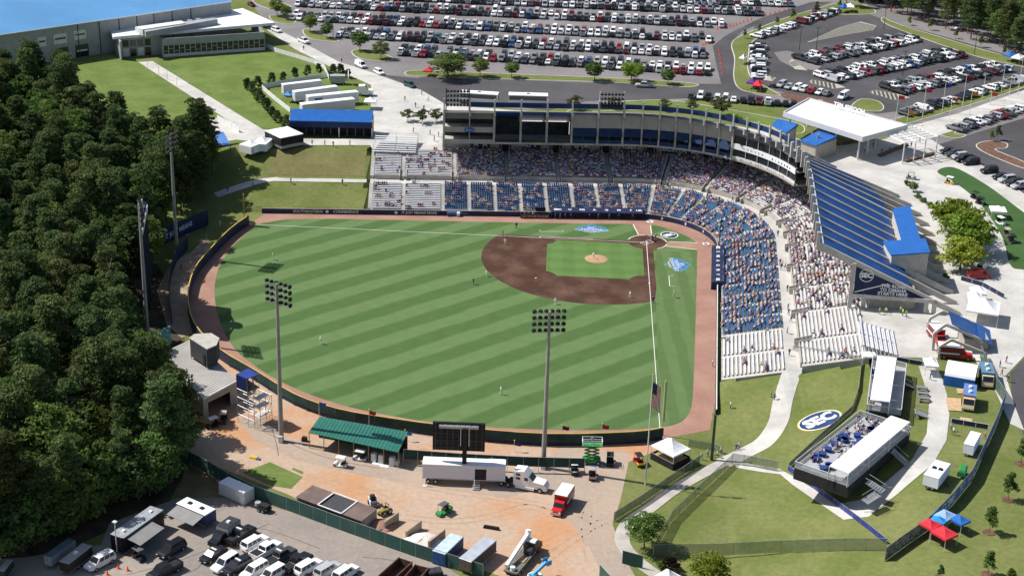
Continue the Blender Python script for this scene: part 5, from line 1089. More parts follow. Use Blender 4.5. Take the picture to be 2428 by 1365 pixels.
# bunkers with their roofs
p = [gz(*q_, 2.5) for q_ in ((702, 1177), (741, 1149), (893, 1206), (857, 1235))]
t = E('material_bunker', 'brown roofed material bunker with a grey mesh panel in the middle', 'shed', (p[0].x, p[0].y, 0))
f4 = lambda u, v: p[0] + (p[3] - p[0]) * u + (p[1] - p[0]) * v
for u0, u1, m_, n_, dz in ((0, .34, BROWNR, 'roof', 0), (.34, .70, mat('grey_mesh_roof', (.055, .055, .06), var=.15, scale=2), 'mesh_roof', -.15), (.70, 1, BROWNR, 'roof', 0)):
    q = MB(); c4 = [f4(u0, 0), f4(u0, 1), f4(u1, 1), f4(u1, 0)]; q.hexa([(x.x, x.y, 2.38 + dz) for x in c4], [(x.x, x.y, 2.5 + dz) for x in c4]); q.build(n_, m_, t)
for u in (.34, .70):
    a_, b_ = f4(u, 0), f4(u, 1); q = MB(); q.beam((a_.x, a_.y, 2.6), (b_.x, b_.y, 2.6), .25, .12); q.build('edge_trim', OFFW, t)
for v in (0, 1): a_, b_ = f4(.34, v), f4(.7, v); q = MB(); q.beam((a_.x, a_.y, 2.56), (b_.x, b_.y, 2.56), .25, .12); q.build('edge_trim', OFFW, t)
for u in (0.01, .34, .70, .99): a_, b_ = f4(u, .03), f4(u, .97); wall_between(a_, b_, 0, 2.35, CONCD, 'block_wall', t, .25)
for k, (a_, b_) in enumerate((((911, 1256), (944, 1233)), ((963, 1279), (998, 1252)), ((1016, 1303), (1054, 1273)))):
    a_, b_ = gz(*a_, 0), gz(*b_, 0); q = MB(); q.wall([(a_.x, a_.y), (b_.x, b_.y)], 0, 1.7, .35); tag(q.build('block_divider', mat('block_tan', (.36, .29, .21), var=.12)), ['tan block wall next to the brown roofed bunker', 'tan block wall between the bunker and the white sand pile', 'tan block wall on the far side of the white sand pile'][k], 'wall', 'bunker dividers')
def pile(px, py, r, h, m_, name, label, cat):
    g = gz(px, py, 0); rnd = random.Random(px); q = MB(); q.loft([[(rr * math.cos(6.283 * i / 16) * (1 + .15 * rnd.uniform(-1, 1)), rr * .75 * math.sin(6.283 * i / 16) * (1 + .15 * rnd.uniform(-1, 1)), z_) for i in range(16)] for rr, z_ in ((r, 0), (r * .75, h * .4), (r * .4, h * .8), (r * .1, h))]); o = q.local(name, m_); o.location = (g.x, g.y, 0); return tag(o, label, cat)
pile(1005, 1284, 3.6, 1.5, mat('white_sand', (.72, .67, .60), var=.08, scale=1), 'sand_pile', 'pile of pale white sand in the bunker bay', 'sand pile')
pile(899, 1246, 3.2, 1.0, CLAY, 'clay_pile', 'low heap of red clay beside the brown roofed bunker', 'clay pile')
# skid loader, tractor, roll-off bin, trailer, crane truck, boom lift, rusty skips
g = gz(884, 1196, 0); t = E('skid_loader', 'white and black skid loader by the brown roofed bunker', 'loader', g, R(-70)); q = MB(); q.box(-1.0, .6, -.55, .55, .4, 1.1); q.local('body', WHITE, t); q = MB(); q.frustum((-.6, .6, -.45, .45), (-.5, .4, -.42, .42), 1.1, 1.95); q.local('cab', BLACK, t); q = MB(); q.box(.9, 1.4, -.8, .8, .1, .5); q.local('bucket', DSTEEL, t); q = MB(); [q.beam((-.8, e, 1.5), (1.0, e, .5), .12, .2) for e in (-.65, .65)]; q.local('lift_arm', WHITE, t); wheels_on(t, (-.6, .6), .8, .38)
g = gz(913, 1218, 0); t = E('small_tractor', 'small yellow and green tractor beside the red clay heap', 'tractor', g, R(-130)); q = MB(); q.loft([[(x, -.4, .5), (x, .4, .5), (x, .36, z_), (x, -.36, z_)] for x, z_ in ((-.8, .9), (0, .9), (.1, 1.15), (1.2, 1.05), (1.3, .7))]); q.local('body', mat('tractor_olive', (.20, .19, .03), var=.2), t); wheels_on(t, (-.6,), .75, .6); wheels_on(t, (.95,), .65, .35); q = MB(); q.tube((-.5, -.4, .9), (-.5, -.4, 2.0), .05); q.tube((-.5, .4, .9), (-.5, .4, 2.0), .05); q.tube((-.5, -.4, 2.0), (-.5, .4, 2.0), .05); q.local('roll_bar', BLACK, t)
BRT = mat('trailer_brown_side', (.10, .075, .06), var=.15)
box_trailer([(1026, 1303), (1068, 1263), (1100, 1271), (1055, 1314)], 0, 2.6, 'storage_container', 'blue steel container with a pale grey blue roof beside the sand pile', 'container', mat('cobalt_side', (.02, .07, .20), rough=.5, var=.15), mat('pale_blue_roof', (.45, .55, .58), var=.12, scale=.8), None, False, floor=.15, ribs=8)
box_trailer([(1088, 1322), (1149, 1270), (1177, 1281), (1118, 1331)], 0, 2.9, 'cargo_trailer', 'brown sided cargo trailer with silver roof between container and crane truck', 'trailer', BRT, mat('silver_roof', (.52, .55, .60), rough=.4, metal=.3), (-.8, .4), True)
c, a = pose(gz(1208, 1372, 0), gz(1268, 1300, 0)); t = E('crane_truck', 'flatbed crane truck with a white boom and black cab', 'truck', (c.x, c.y, 0), a)
q = MB(); q.box(-5, 2.6, -1.25, 1.25, 1.0, 1.25); q.local('flatbed', mat('worn_deck', (.15, .14, .125), var=.2, scale=1), t); q = MB(); q.box(-5, 4.8, -.5, .5, .6, 1.0); q.local('chassis', BLACK, t)
q = MB(); q.loft([[(x, -1.15, .6), (x, 1.15, .6), (x, 1.1, z_), (x, -1.1, z_)] for x, z_ in ((2.8, 2.6), (4.2, 2.6), (4.7, 1.7), (5.8, 1.55), (5.9, .9))]); q.local('cab', DSTEEL, t); q = MB(); q.frustum((2.9, 4.3, -1.0, 1.0), (3.0, 4.1, -.9, .9), 2.61, 2.8); q.local('cab_roof', WHITE, t)
q = MB(); q.quad((4.26, -.95, 2.5), (4.26, .95, 2.5), (4.7, 1, 1.8), (4.7, -1, 1.8)); q.local('windscreen', GLASS, t); q = MB(); q.beam((-4.6, .9, 1.9), (4.2, .9, 3.4), .55, .6); q.local('boom', WHITE, t); q = MB(); q.tube((4.0, .9, 2.8), (4.4, .9, 4.0), .5, n=10); q.local('boom_head', WHITE, t)
q = MB(); q.tube((-4.3, -.1, 1.25), (-4.3, -.1, 1.9), .45, n=10); q.local('winch_drum', OFFW, t); q = MB(); q.box(-1.6, .2, -.9, .2, 1.26, 1.38); q.local('timber_load', WOOD, t); q = MB(); q.box(1.0, 2.3, -1.0, .3, 1.26, 2.1); q.local('tool_box', DSTEEL, t); wheels_on(t, (-3.8, -2.6, 4.6), 1.2, .5)
g = gz(1268, 1375, 0); t = E('boom_lift', 'bright blue boom lift standing on a white drum by the crane truck', 'boom lift', g, R(40)); q = MB(); q.tube((0, 0, .2), (0, 0, .9), 1.3, n=16); q.local('base_drum', WHITE, t); q = MB(); q.beam((-.9, 0, 1.0), (2.3, 0, 2.7), .4, .5); q.local('boom', LBLUE, t); q = MB(); q.box(2.0, 3.0, -.6, .6, 2.3, 2.5); q.box(2.0, 3.0, -.6, -.5, 2.5, 3.2); q.box(2.0, 3.0, .5, .6, 2.5, 3.2); q.local('basket', LBLUE, t); q = MB(); q.box(-1.0, .4, -.5, .5, .9, 1.4); q.local('turret', LT, t); wheels_on(t, (-1.1, 1.1), 1.1, .4)
RUST = mat('rusty_steel', (.075, .045, .032), c2=(.14, .07, .045), scale=.8, rough=.8)
def skip(px4, label, h=1.7):
    c, L, W, a = rect(px4, h); t = E('roll_off_skip', label, 'skip', (c.x, c.y, 0), a, 'rusty skips')
    q = MB(); q.box(-L / 2, L / 2, -W / 2, W / 2, .15, .3); q.local('floor', RUST, t)
    for b_ in ((-L / 2, L / 2, -W / 2, -W / 2 + .1), (-L / 2, L / 2, W / 2 - .1, W / 2), (-L / 2, -L / 2 + .1, -W / 2 + .1, W / 2 - .1), (L / 2 - .1, L / 2, -W / 2 + .1, W / 2 - .1)): q = MB(); q.box(*b_, .3, h); q.local('side_wall', RUST, t)
    for e in (-1, 1):
        q = MB(); q.box(-L / 2, L / 2, e * W / 2 - .09, e * W / 2 + .09, h, h + .1); q.local('rim', RUST, t)
skip([(897, 1363), (949, 1320), (976, 1332), (930, 1376)], 'rusty open skip beside the staff lot'); skip([(948, 1378), (988, 1336), (1014, 1346), (982, 1388)], 'second rusty skip nearer the green fence')
g = gz(1031, 1368, 0); q = MB(); q.box(-1.2, 1.2, -.9, .9, .2, 1.3, 0); [q.frustum((-1.2 + 1.2 * k, 1.2 * k, -.95, .95), (-1.15 + 1.2 * k, -.05 + 1.2 * k, -.8, .8), 1.3, 1.5, 1) for k in (0, 1)]; o = q.local('refuse_bin', [BLACK, DSTEEL]); o.location = (g.x, g.y, 0); o.rotation_euler.z = R(20); tag(o, 'black lidded refuse bin beside the rusty skips', 'bin')
g = gz(625, 1210, 0); t = E('utility_trailer', 'small black tank trailer in front of the white container', 'trailer', g, R(-25)); q = MB(); q.box(-1.5, 1.3, -.8, .8, .5, .75); q.local('frame', BLACK, t); q = MB(); q.box(-.6, 1.1, -.6, .6, .75, 1.3); q.local('engine_box', BLACK, t); q = MB(); q.tube((-1.2, 0, .75), (-1.2, 0, 1.4), .55, n=12); q.local('drum', GREYP, t); q = MB(); q.tube((1.3, 0, .6), (2.6, 0, .5), .08); q.local('drawbar', BLACK, t); wheels_on(t, (-.4, .4), .95, .35)
for k, (px, py) in enumerate(((281, 1347), (303, 1352), (255, 1362))):
    g = gz(px, py, 0); q = MB(); q.box(-.28, .28, -.28, .28, 0, .06); q.tube((0, 0, .06), (0, 0, .95), .2, .04, 10); o = q.local('traffic_cone', ORANGE); o.location = g; tag(o, ['orange traffic cone next to the big white wagon', 'orange traffic cone standing alone farthest from the white wagon', 'orange traffic cone at the lower frame edge'][k], 'cone', 'traffic cones')

# bullpen fence and shelter beyond right field
fence([Vector((*x[:2], 0)) for x in spline([gz(*q_, 0) for q_ in ((408, 770), (402, 720), (404, 670), (418, 625), (446, 590))], 3)], 3.2, mat('bullpen_screen', (.022, .032, .075), rough=.8, var=.2), 'bullpen_fence', 'curved navy bullpen screen between the wood and the outfield wall', 3.0, DSTEEL)
p = [gz(*q_, 3.0) for q_ in ((357, 790), (403, 772), (407, 812), (372, 822))]; t = E('bullpen_shelter', 'small green roofed bullpen shelter at the wood edge behind the barn', 'shelter', (p[0].x, p[0].y, 0)); q = MB(); q.hexa([(x.x, x.y, 2.9) for x in p], [(x.x, x.y, 3.05) for x in p]); q.build('roof', mat('pale_green_roof', (.12, .26, .21), rough=.5, var=.12), t)
for x in p: q = MB(); q.tube((x.x, x.y, 0), (x.x, x.y, 2.9), .08, n=6); q.build('post', DSTEEL, t)
wall_between(p[0], p[3], 0, 2.8, DG, 'rear_wall', t)
for k, (px, py, cl) in enumerate(((522, 537, WHT), (470, 598, WHT), (480, 580, WHT), (430, 640, (.3, .1, .1)), (485, 545, DGR))): person(PLAYER[k % 3], gz(px, py, .02), R(40 * k), cl, ['player in white in the bullpen nearest the foul pole', 'player in white against the outfield wall in the bullpen', 'player in white in the middle of the bullpen', 'player in dull red on the bullpen dirt', 'player in charcoal below the slogan board'][k])
# ================================================================ buildings beyond right field
def wallp(par, name, a, b, z0, z1, m, th=.3): q = MB(); q.wall([tuple(a)[:2], tuple(b)[:2]], z0, z1, th); return q.build(name, m, par)
A, B = gz(-60, 90, 19.5), gz(546, 3, 19.5); ub = (B - A).normalized(); vb_ = Vector((-ub.y, ub.x, 0))
bg = E('sports_hall', 'huge grey metal sports hall with a pale blue roof', 'building', (B.x, B.y, 8))
wallp(bg, 'front_wall', A, B, 8, 19.3, GREYP); wallp(bg, 'end_wall', B, B + vb_ * 70, 8, 19.3, GREYP)
q = MB(); r4 = [A - vb_ * .8, B - vb_ * .8 + ub * .6, B + vb_ * 70 + ub * .6, A + vb_ * 70]; q.hexa([(p.x, p.y, 19.3 + k) for p, k in zip(r4, (0, 0, 6, 6))], [(p.x, p.y, 19.55 + k) for p, k in zip(r4, (0, 0, 6, 6))]); rf = q.build('roof', SKYB, bg)
nseg = 60; Lf = (B - A).length
for k in range(nseg):
    a_ = A + ub * (Lf * k / nseg) - vb_ * .7; b_ = a_ + vb_ * 70; q = MB(); q.beam((a_.x, a_.y, 19.6), (b_.x, b_.y, 25.5), .10, .12); o = q.build('roof_seam', SKYB, rf); o.location = -bg.location
q = MB(); q.beam(A - vb_ * .85 + Vector((0, 0, -.1)), B - vb_ * .85 + Vector((0, 0, -.1)), .2, .35); q.build('gutter', OFFW, bg)
for px in (123, 190, 253, 310, 365, 425, 487):
    t_ = (gz(px, 60, 15) - A).dot(ub); c_ = A + ub * t_ - vb_ * .22; q = MB(); q.box(c_.x - .12, c_.x + .12, c_.y - .12, c_.y + .12, 8, 19.2); q.build('downpipe', DSTEEL, bg)
for (px0, px1, z0, z1, m_) in ((86, 113, 13.5, 16.6, OFFW), (137, 178, 13.5, 16.8, OFFW), (202, 240, 14, 17, OFFW), (140, 180, 8.1, 12.2, GLASS), (203, 245, 8.1, 12.2, GLASS)):
    t0, t1 = ((gz(p_, 100, 15) - A).dot(ub) for p_ in (px0, px1)); a_, b_ = A + ub * t0 - vb_ * .2, A + ub * t1 - vb_ * .2
    d_ = wallp(bg, 'overhead_door', a_, b_, z0, z1, m_, .1)
    q = MB(); zz = z0 + (z1 - z0) * .45; q.wall([tuple(a_ + ub * .4 - vb_ * .07)[:2], tuple(b_ - ub * .4 - vb_ * .07)[:2]], zz, zz + .55, .04); o = q.build('window_strip', GLASS if m_ is OFFW else OFFW, d_); o.location = -bg.location
# low wing with white roof
zw = 15.2; W4 = [gz(*p, zw) for p in ((268, 88), (652, 54), (575, 20), (262, 72))]
F0, F1 = gz(289, 143, 8), gz(628, 119, 8); uw = (F1 - F0).normalized(); vw = Vector((-uw.y, uw.x, 0)); Lw = (F1 - F0).length
wg = E('hall_wing', 'low grey wing with a broad white roof and a ribbon of windows', 'building', (F0.x, F0.y, 8))
q = MB(); q.hexa([(p.x, p.y, zw - .9) for p in W4], [(p.x, p.y, zw) for p in W4]); q.build('roof', WROOF if False else WHITE, wg)
E0 = F0 + uw * (Lw * .285)
wallp(wg, 'front_wall', E0, F1, 11.9, zw - .9, GREYP); wallp(wg, 'plinth', E0, F1, 8, 9.0, OFFW); wallp(wg, 'end_wall', F1, F1 + vw * 18, 8, zw - .9, GREYP); wallp(wg, 'return_wall', E0, E0 + vw * 4, 8, zw - .9, GREYP); wallp(wg, 'entry_wall', F0 + vw * 4, E0 + vw * 4, 8, zw - .9, GREYP)
wallp(wg, 'blade_wall', F0, F0 + vw * 16, 8, zw - .9, GREYP, .5)
n = 19
for k in range(n):
    a_, b_ = E0 + (F1 - E0) * (k / n), E0 + (F1 - E0) * ((k + 1) / n)
    q = MB(); q.wall([tuple(a_ + vw * .05)[:2], tuple(b_ + vw * .05)[:2]], 9.0, 11.9, .06); w_ = q.build('window', GLASS, wg)
    q = MB(); q.box(a_.x - .07, a_.x + .07, a_.y - .2, a_.y + .05, 9.0, 11.9); q.build('mullion', OFFW, wg)
    q = MB(); zz = 9.9 + (k % 2) * .8; q.wall([tuple(a_ - vw * .05)[:2], tuple(b_ - vw * .05)[:2]], zz, zz + .1, .08); q.build('transom', OFFW, wg)
for k in range(4):
    a_, b_ = F0 + vw * 3.8 + uw * (1.2 + k * Lw * .05), F0 + vw * 3.8 + uw * (1.0 + (k + .9) * Lw * .05)
    wallp(wg, 'window', a_, b_, 11.4, 13.6, GLASS, .08); wallp(wg, 'door', a_, b_, 8.1, 10.8, GLASS if k % 2 else OFFW, .08)
for (pl, z0, z1, m_, n_) in (([(320, 64), (430, 49), (440, 55), (338, 70)], zw, zw + 2.2, OFFW, 'plant_screen'), ([(338, 66), (508, 42), (516, 46), (345, 76)], zw, zw + 1.9, GREYP, 'plant_screen')):
    g4 = [gz(*p, z1) for p in pl]; q = MB(); q.hexa([(p.x, p.y, z0) for p in g4], [(p.x, p.y, z1) for p in g4]); q.build(n_, m_, wg)
for k, px in enumerate((372, 395, 418, 450, 470)): g = gz(px, 63 - k * 3, zw); q = MB(); q.obox((g.x, g.y, zw), (1.6, 1.3, 1.0), .2); q.build('roof_unit', STEEL, wg)
# blue-roofed concession hall
f0, f1 = gz(706, 323, 8), gz(882, 327, 8); uc = (f1 - f0).normalized(); vc = Vector((-uc.y, uc.x, 0)); f0 = f1 - uc * ((gz(880, 300, 12) - gz(684, 295, 12)).length)
ch = E('concession_hall', 'dark fronted concession hall with a bright blue roof', 'building', (f0.x, f0.y, 8)); Lc = (f1 - f0).length
BRB = mat('bright_blue_roof', (.02, .12, .40), rough=.4, var=.08)
q = MB(); q.hexa([f0 - vc * .6 + Vector((0, 0, 4.6)), f1 - vc * .6 + Vector((0, 0, 4.6)), f1 + vc * 6.5 + Vector((0, 0, 6.0)), f0 + vc * 6.5 + Vector((0, 0, 6.0))], [f0 - vc * .6 + Vector((0, 0, 4.8)), f1 - vc * .6 + Vector((0, 0, 4.8)), f1 + vc * 6.5 + Vector((0, 0, 6.2)), f0 + vc * 6.5 + Vector((0, 0, 6.2))]); rf = q.build('roof', BRB, ch)
for k in range(1, 40):
    a_ = f0 + uc * (Lc * k / 40); q = MB(); q.beam(a_ - vc * .55 + Vector((0, 0, 4.83)), a_ + vc * 6.4 + Vector((0, 0, 6.22)), .05, .06); o = q.build('roof_seam', BRB, rf); o.location = -ch.location
q = MB(); q.wall([tuple(f0 - vc * .65)[:2], tuple(f1 - vc * .65)[:2]], 11.0, 12.6, .12); q.build('fascia', mat('navy_fascia', (.014, .03, .10), rough=.5), ch)
wallp(ch, 'rear_wall', f0 + vc * 6, f1 + vc * 6, 8, 13.8, BEIGE); wallp(ch, 'inner_wall', f0 + vc * 2.5, f1 + vc * 2.5, 8, 12.4, mat('hall_interior', (.03, .032, .036)))
for k in range(11): a_ = f0 + uc * (Lc * k / 10) - vc * .2; q = MB(); q.box(a_.x - .14, a_.x + .14, a_.y - .14, a_.y + .14, 8, 11); q.build('post', OFFW if k in (6, 10) else DSTEEL, ch)
wallp(ch, 'end_wall', f1, f1 + vc * 6, 8, 13, BEIGE); wallp(ch, 'end_wall', f0, f0 + vc * 6, 8, 13, BEIGE)
# production trailers behind it
for k, (pl, l_) in enumerate((([(672, 202), (763, 191), (758, 187.6), (667, 198)], 'white production trailer nearest the picket fence and the big lawn'), ([(700, 218.5), (802, 205.5), (794, 201), (692, 215)], 'white production trailer with steps, second from the big lawn'), ([(732, 230), (851, 218), (844, 213.5), (724, 225)], 'longest white production trailer in the compound'), ([(718, 249), (843, 234.7), (834, 230.4), (709, 243.4)], 'white production trailer directly behind the blue concession roof'))):
    t, L, W = box_trailer(pl, 8, 3.9, 'production_trailer', l_, 'trailer', mat('white_trailer_side', (.66, .65, .70), rough=.4, var=.03), WHITE, None, False, floor=1.0, group='production trailers'); wheels_on(t, (-L / 2 + 1.2, -L / 2 + 2.5), W / 2, .5)
    if k == 2: q = MB(); q.box(-L * .38, -L * .22, -W / 2 - .03, -W / 2 - .01, 2.2, 3.2); q.local('decal', LBL, t)
c = gz(802, 200, 8); t = E('uplink_truck', 'grey satellite uplink truck with a raised white dish', 'truck', c, R(10)); q = MB(); q.box(-2.6, 2.2, -1.2, 1.2, .7, 3.0); q.local('body', GREYP, t); wheels_on(t, (-1.6, 1.6), 1.2, .45)
q = MB(); q.loft([[(3.1 + .35 * z_, 1.3 * r_ * math.cos(6.283 * i / 16), 3.3 + 1.3 * r_ * math.sin(6.283 * i / 16)) for i in range(16)] for r_, z_ in ((1.2, .6), (.8, .15), (.2, 0))]); q.local('dish', WHITE, t); q = MB(); q.tube((2.6, 0, 1), (3.1, 0, 3.2), .2); q.local('dish_mount', STEEL, t)
c = gz(866, 227, 8); t = E('semi_truck', 'white semi truck cab at the end of the production trailers', 'truck', c, R(4)); q = MB(); q.loft([[(x, -1.2, .6), (x, 1.2, .6), (x, 1.15, z_), (x, -1.15, z_)] for x, z_ in ((-2, 3.3), (0, 3.4), (.6, 2.2), (2.4, 1.9), (2.5, 1.0))]); q.local('cab', WHITE, t); q = MB(); q.quad((.08, -1, 3.3), (.08, 1, 3.3), (.62, 1, 2.25), (.62, -1, 2.25)); q.local('windscreen', GLASS, t); wheels_on(t, (-1.4, 1.6), 1.2, .5)
# tents
def tent(px4, z0, h, label, m=TENT, group='canopy tents', rise=1.1, side=None, nm='canopy_tent', valance=.35):
    c, L, W, a = rect(px4, z0 + h); t = E(nm, label, 'tent', (c.x, c.y, z0), a, group); n = 5
    q = MB(); hx, hy = L / 2, W / 2; rings = []
    for k in range(n + 1):
        f = 1 - k / n; z = h + rise * (k / n) ** 1.5; rings.append([(-hx * f, -hy * f, z), (hx * f, -hy * f, z), (hx * f, hy * f, z), (-hx * f, hy * f, z)])
    rings[-1] = [(x * .02 + 0, y * .02, h + rise) for x, y, z in rings[0]]
    q.loft([[(x, y, h - valance) for x, y, z in rings[0]]] + rings, cap=False); q.local('canopy', m, t)
    for sx in (-1, 1):
        for sy in (-1, 1): q = MB(); q.tube((sx * (hx - .06), sy * (hy - .06), 0), (sx * (hx - .06), sy * (hy - .06), h), .04, n=6); q.local('leg', OFFW, t)
    if side:
        for sx, sy in ((0, -1), (0, 1), (1, 0), (-1, 0)):
            q = MB(); q.box(*( (-hx + .02, hx - .02, sy * hy - .02, sy * hy + .02) if sy else (sx * hx - .02, sx * hx + .02, -hy + .02, hy - .02)), .05, side[1]); q.local('side_panel', side[0], t)
    return t
tent([(575, 343), (605, 350), (612, 338), (585, 331)], 8, 2.2, 'white box tent beside the food stage, the nearer of two', side=(TENT, 2.0))
tent([(603, 340), (638, 343), (640, 328), (612, 325)], 8, 2.2, 'white box tent touching the food stage, the farther of two', side=(TENT, 2.0))
tent([(863, 242), (892, 243), (892, 234), (866, 233)], 8, 2.6, 'white tent beside the blue concession roof and the plaza')
tent([(673, 226), (690, 227), (692, 221), (678, 220)], 8, 2.4, 'light blue tent among the production trailers', m=mat('sky_canvas', (.10, .32, .62), rough=.8))
t, L, W = box_trailer([(655, 330), (711, 318), (690, 299), (638, 308)], 8, 3.6, 'mobile_stage', 'white mobile food stage with open dark front under its roof', 'stage', BLACK, WHITE, None, False, floor=1.2)
q = MB(); q.box(-L / 2, L / 2, -W / 2 - .3, W / 2, .5, 1.15); q.local('deck', STEEL, t)
# blue picnic shelter under the pines
t = E('picnic_shelter', 'blue roofed picnic shelter half hidden by the pine tree', 'shelter', gz(500, 355, 8)); p = [gz(*q_, 11) for q_ in ((430, 356), (546, 343), (530, 318), (420, 332))]
q = MB(); q.hexa([(x.x, x.y, 10.9 + k) for x, k in zip(p, (0, 0, .7, .7))], [(x.x, x.y, 11.05 + k) for x, k in zip(p, (0, 0, .7, .7))]); q.build('roof', mat('sunlit_shelter_roof', (.10, .22, .52), rough=.35, var=.1), t)  # lighter blue: the roof's sunlit sheen is put into its colour
for x in p: q = MB(); q.tube((x.x, x.y, 8), (x.x, x.y, 10.9), .1); q.build('post', DSTEEL, t)
# picket fence round the compound, screens on the patio
PICK = mat('white_picket', (.70, .72, .70), rough=.6, var=.05)
fence([gz(*q_, 8) for q_ in ((630, 113), (655, 125), (700, 138), (745, 152), (768, 163), (775, 178), (780, 190))], 1.5, PICK, 'picket_fence', 'white picket fence along the lawn beside the sidewalk', 2.5, WHITE)
fence([gz(*q_, 8) for q_ in ((775, 184), (740, 190), (690, 198), (620, 212), (650, 238), (688, 268))], 1.6, PICK, 'picket_fence', 'white picket fence round the production trailer compound', 2.5, WHITE)
fence([gz(*q_, 8) for q_ in ((515, 287), (540, 300), (567, 315))], 1.8, PICK, 'screen_wall', 'white screen wall beside the patio and the long footpath', 2.5, WHITE)
for k, (px, py) in enumerate(((350, 160), (372, 158), (377, 178), (397, 190), (402, 172), (420, 205), (424, 190), (447, 201))):
    g = gz(px, py, 8); q = MB(); q.tube(g, g + Vector((0, 0, 3.0)), .07, n=6); tag(q.build('path_post', OFFW), 'slim white post lining the long footpath to the hall', 'post', 'posts along the footpath')
# buses behind the press box
def bus(px4, label):
    t, L, W = box_trailer(px4, 8, 3.5, 'coach', label, 'bus', mat('white_coach', (.70, .70, .72), rough=.35, var=.04), WHITE, None, False, floor=.45, group='coaches'); wheels_on(t, (-L / 2 + 2.4, L / 2 - 2.2), W / 2, .5)
    for e in (-1, 1): q = MB(); q.box(-L / 2 + .1, L / 2 - .4, e * (W / 2 + .01) - .02, e * (W / 2 + .01) + .02, 1.9, 3.2); q.local('window_band', GLASS, t)
    q = MB(); q.box(L / 2 - .02, L / 2 + .03, -W / 2 + .1, W / 2 - .1, 1.2, 3.1); q.local('windscreen', GLASS, t); q = MB(); q.box(-.5, .5, -.3, .3, 3.54, 3.7); q.local('roof_hatch', DSTEEL, t)
bus([(1090, 219), (1180, 225), (1184, 218.5), (1093, 213)], 'white coach parked behind the press box roof, nearer the plaza'); bus([(1207, 225), (1299, 228), (1300, 221), (1206, 218.5)], 'white coach parked behind the press box roof, nearer the trees')
# rooftop light racks on the press box
for k, (s0, s1, h) in enumerate(((-49.5, -43.2, 6.2), (-7.4, -.8, 6.0))):
    t = E('light_rack', ['lattice of floodlights on the outer end of the press box roof', 'lattice of floodlights over the middle of the press box roof'][k], 'floodlights', P3((s0 + s1) / 2, 22, 22.5), 0, 'roof light racks')
    for s in (s0, s1): q = MB(); q.tube(P3(s, 21.8, 22.5), P3(s, 21.8, 22.5 + h), .16, n=6); q.build('post', OFFW if k else DSTEEL, t)
    for j in range(4):
        z = 24.0 + j * (h - 2) / 3.2; q = MB(); q.beam(P3(s0, 21.8, z), P3(s1, 21.8, z), .12, .12); q.build('rail', STEEL, t)
        for i in range(7): s = s0 + (s1 - s0) * (i + .5) / 7; c_ = Vector(P3(s, 21.5, z + .2)); ax = Vector((.2, -.8, -.55)); q = MB(); q.tube(c_ - ax * .3, c_ + ax * .3, .2, .42, 8); q.build('floodlight', BLACK if j % 2 else DSTEEL, t)
# ticket kiosks and the entrance canopy
for k, (pl, zt) in enumerate((([(1830, 295), (1863, 316), (1892, 298), (1844, 285)], 13.0), ([(1897, 333), (1935, 345), (1984, 327), (1942, 313)], 13.0))):
    p = [gz(*q_, zt) for q_ in pl]; t = E('ticket_kiosk', ['small blue roofed block behind the press box, farther from the canopy', 'small blue roofed block beside the white entrance canopy'][k], 'building', (p[0].x, p[0].y, 8), 0, 'blue roofed blocks'); cen = sum(p, Vector()) / 4
    q = MB(); pi = [cen + (x - cen) * .92 for x in p]; q.hexa([(x.x, x.y, 8) for x in pi], [(x.x, x.y, zt - .3) for x in pi]); q.build('wall', BEIGE, t)
    q = MB(); q.hexa([(x.x, x.y, zt - .28) for x in p], [(x.x, x.y, zt + d_) for x, d_ in zip(p, (0, .0, .5, .5))]); q.build('roof', BRB, t)
    if k: q = MB(); q.tube((cen.x, cen.y, zt), (cen.x, cen.y, zt + 1.4), .4, n=10); q.build('roof_vent', STEEL, t)
p = [gz(*q_, 15.8) for q_ in ((1859, 266), (2046, 325), (2151, 296), (1918, 233))]; cp = E('entrance_canopy', 'great flat white entrance canopy on slender steel columns', 'canopy', (p[0].x, p[0].y, 8)); cen = sum(p, Vector()) / 4
q = MB(); q.hexa([(x.x, x.y, 14.5) for x in p], [(x.x, x.y, 15.5) for x in p]); q.build('slab', WHITE, cp)
for i in range(4): wallp(cp, 'fascia', cen + (p[i] - cen) * 1.005, cen + (p[(i + 1) % 4] - cen) * 1.005, 14.4, 15.9, mat('fascia_grey', (.55, .56, .58), rough=.5, var=.03), .3)
for u, v in ((.06, .1), (.35, .1), (.65, .1), (.94, .1), (.06, .85), (.35, .85), (.65, .85), (.94, .85), (.94, .5)):
    c_ = p[0] + (p[1] - p[0]) * u + (p[3] - p[0]) * v; q = MB(); q.tube((c_.x, c_.y, 8), (c_.x, c_.y, 14.5), .26, n=10); q.build('column', OFFW, cp)
dx_ = (p[2] - p[3]).normalized(); put_text('met', p[3] + (p[2] - p[3]) * .46 - Vector((-dx_.y, dx_.x, 0)) * 2 + Vector((0, 0, 1.0)), 1.75, -dx_, (0, 0, 1), WHITE, cp)
pg = E('entrance_pergola', 'white steel pergola frames beside the entrance canopy', 'pergola', gz(2165, 386, 8)); tops = []
for (bx_, by_) in ((2139, 389), (2165, 386), (2189, 381), (2217, 374)):
    g = gz(bx_, by_, 8); tp = g + Vector((0, 0, 6.3)); tops.append(tp); q = MB(); q.tube(g, tp, .2, n=8); q.build('column', OFFW, pg); q = MB(); q.beam(tp, tp + Vector((-5.5, 9.5, .0)), .3, .4); q.build('beam', WHITE, pg)
for k in range(7): o_ = Vector((-5.5, 9.5, .3)) * (k / 6); q = MB(); q.beam(tops[0] + o_, tops[-1] + o_, .18, .2); q.build('purlin', WHITE, pg)
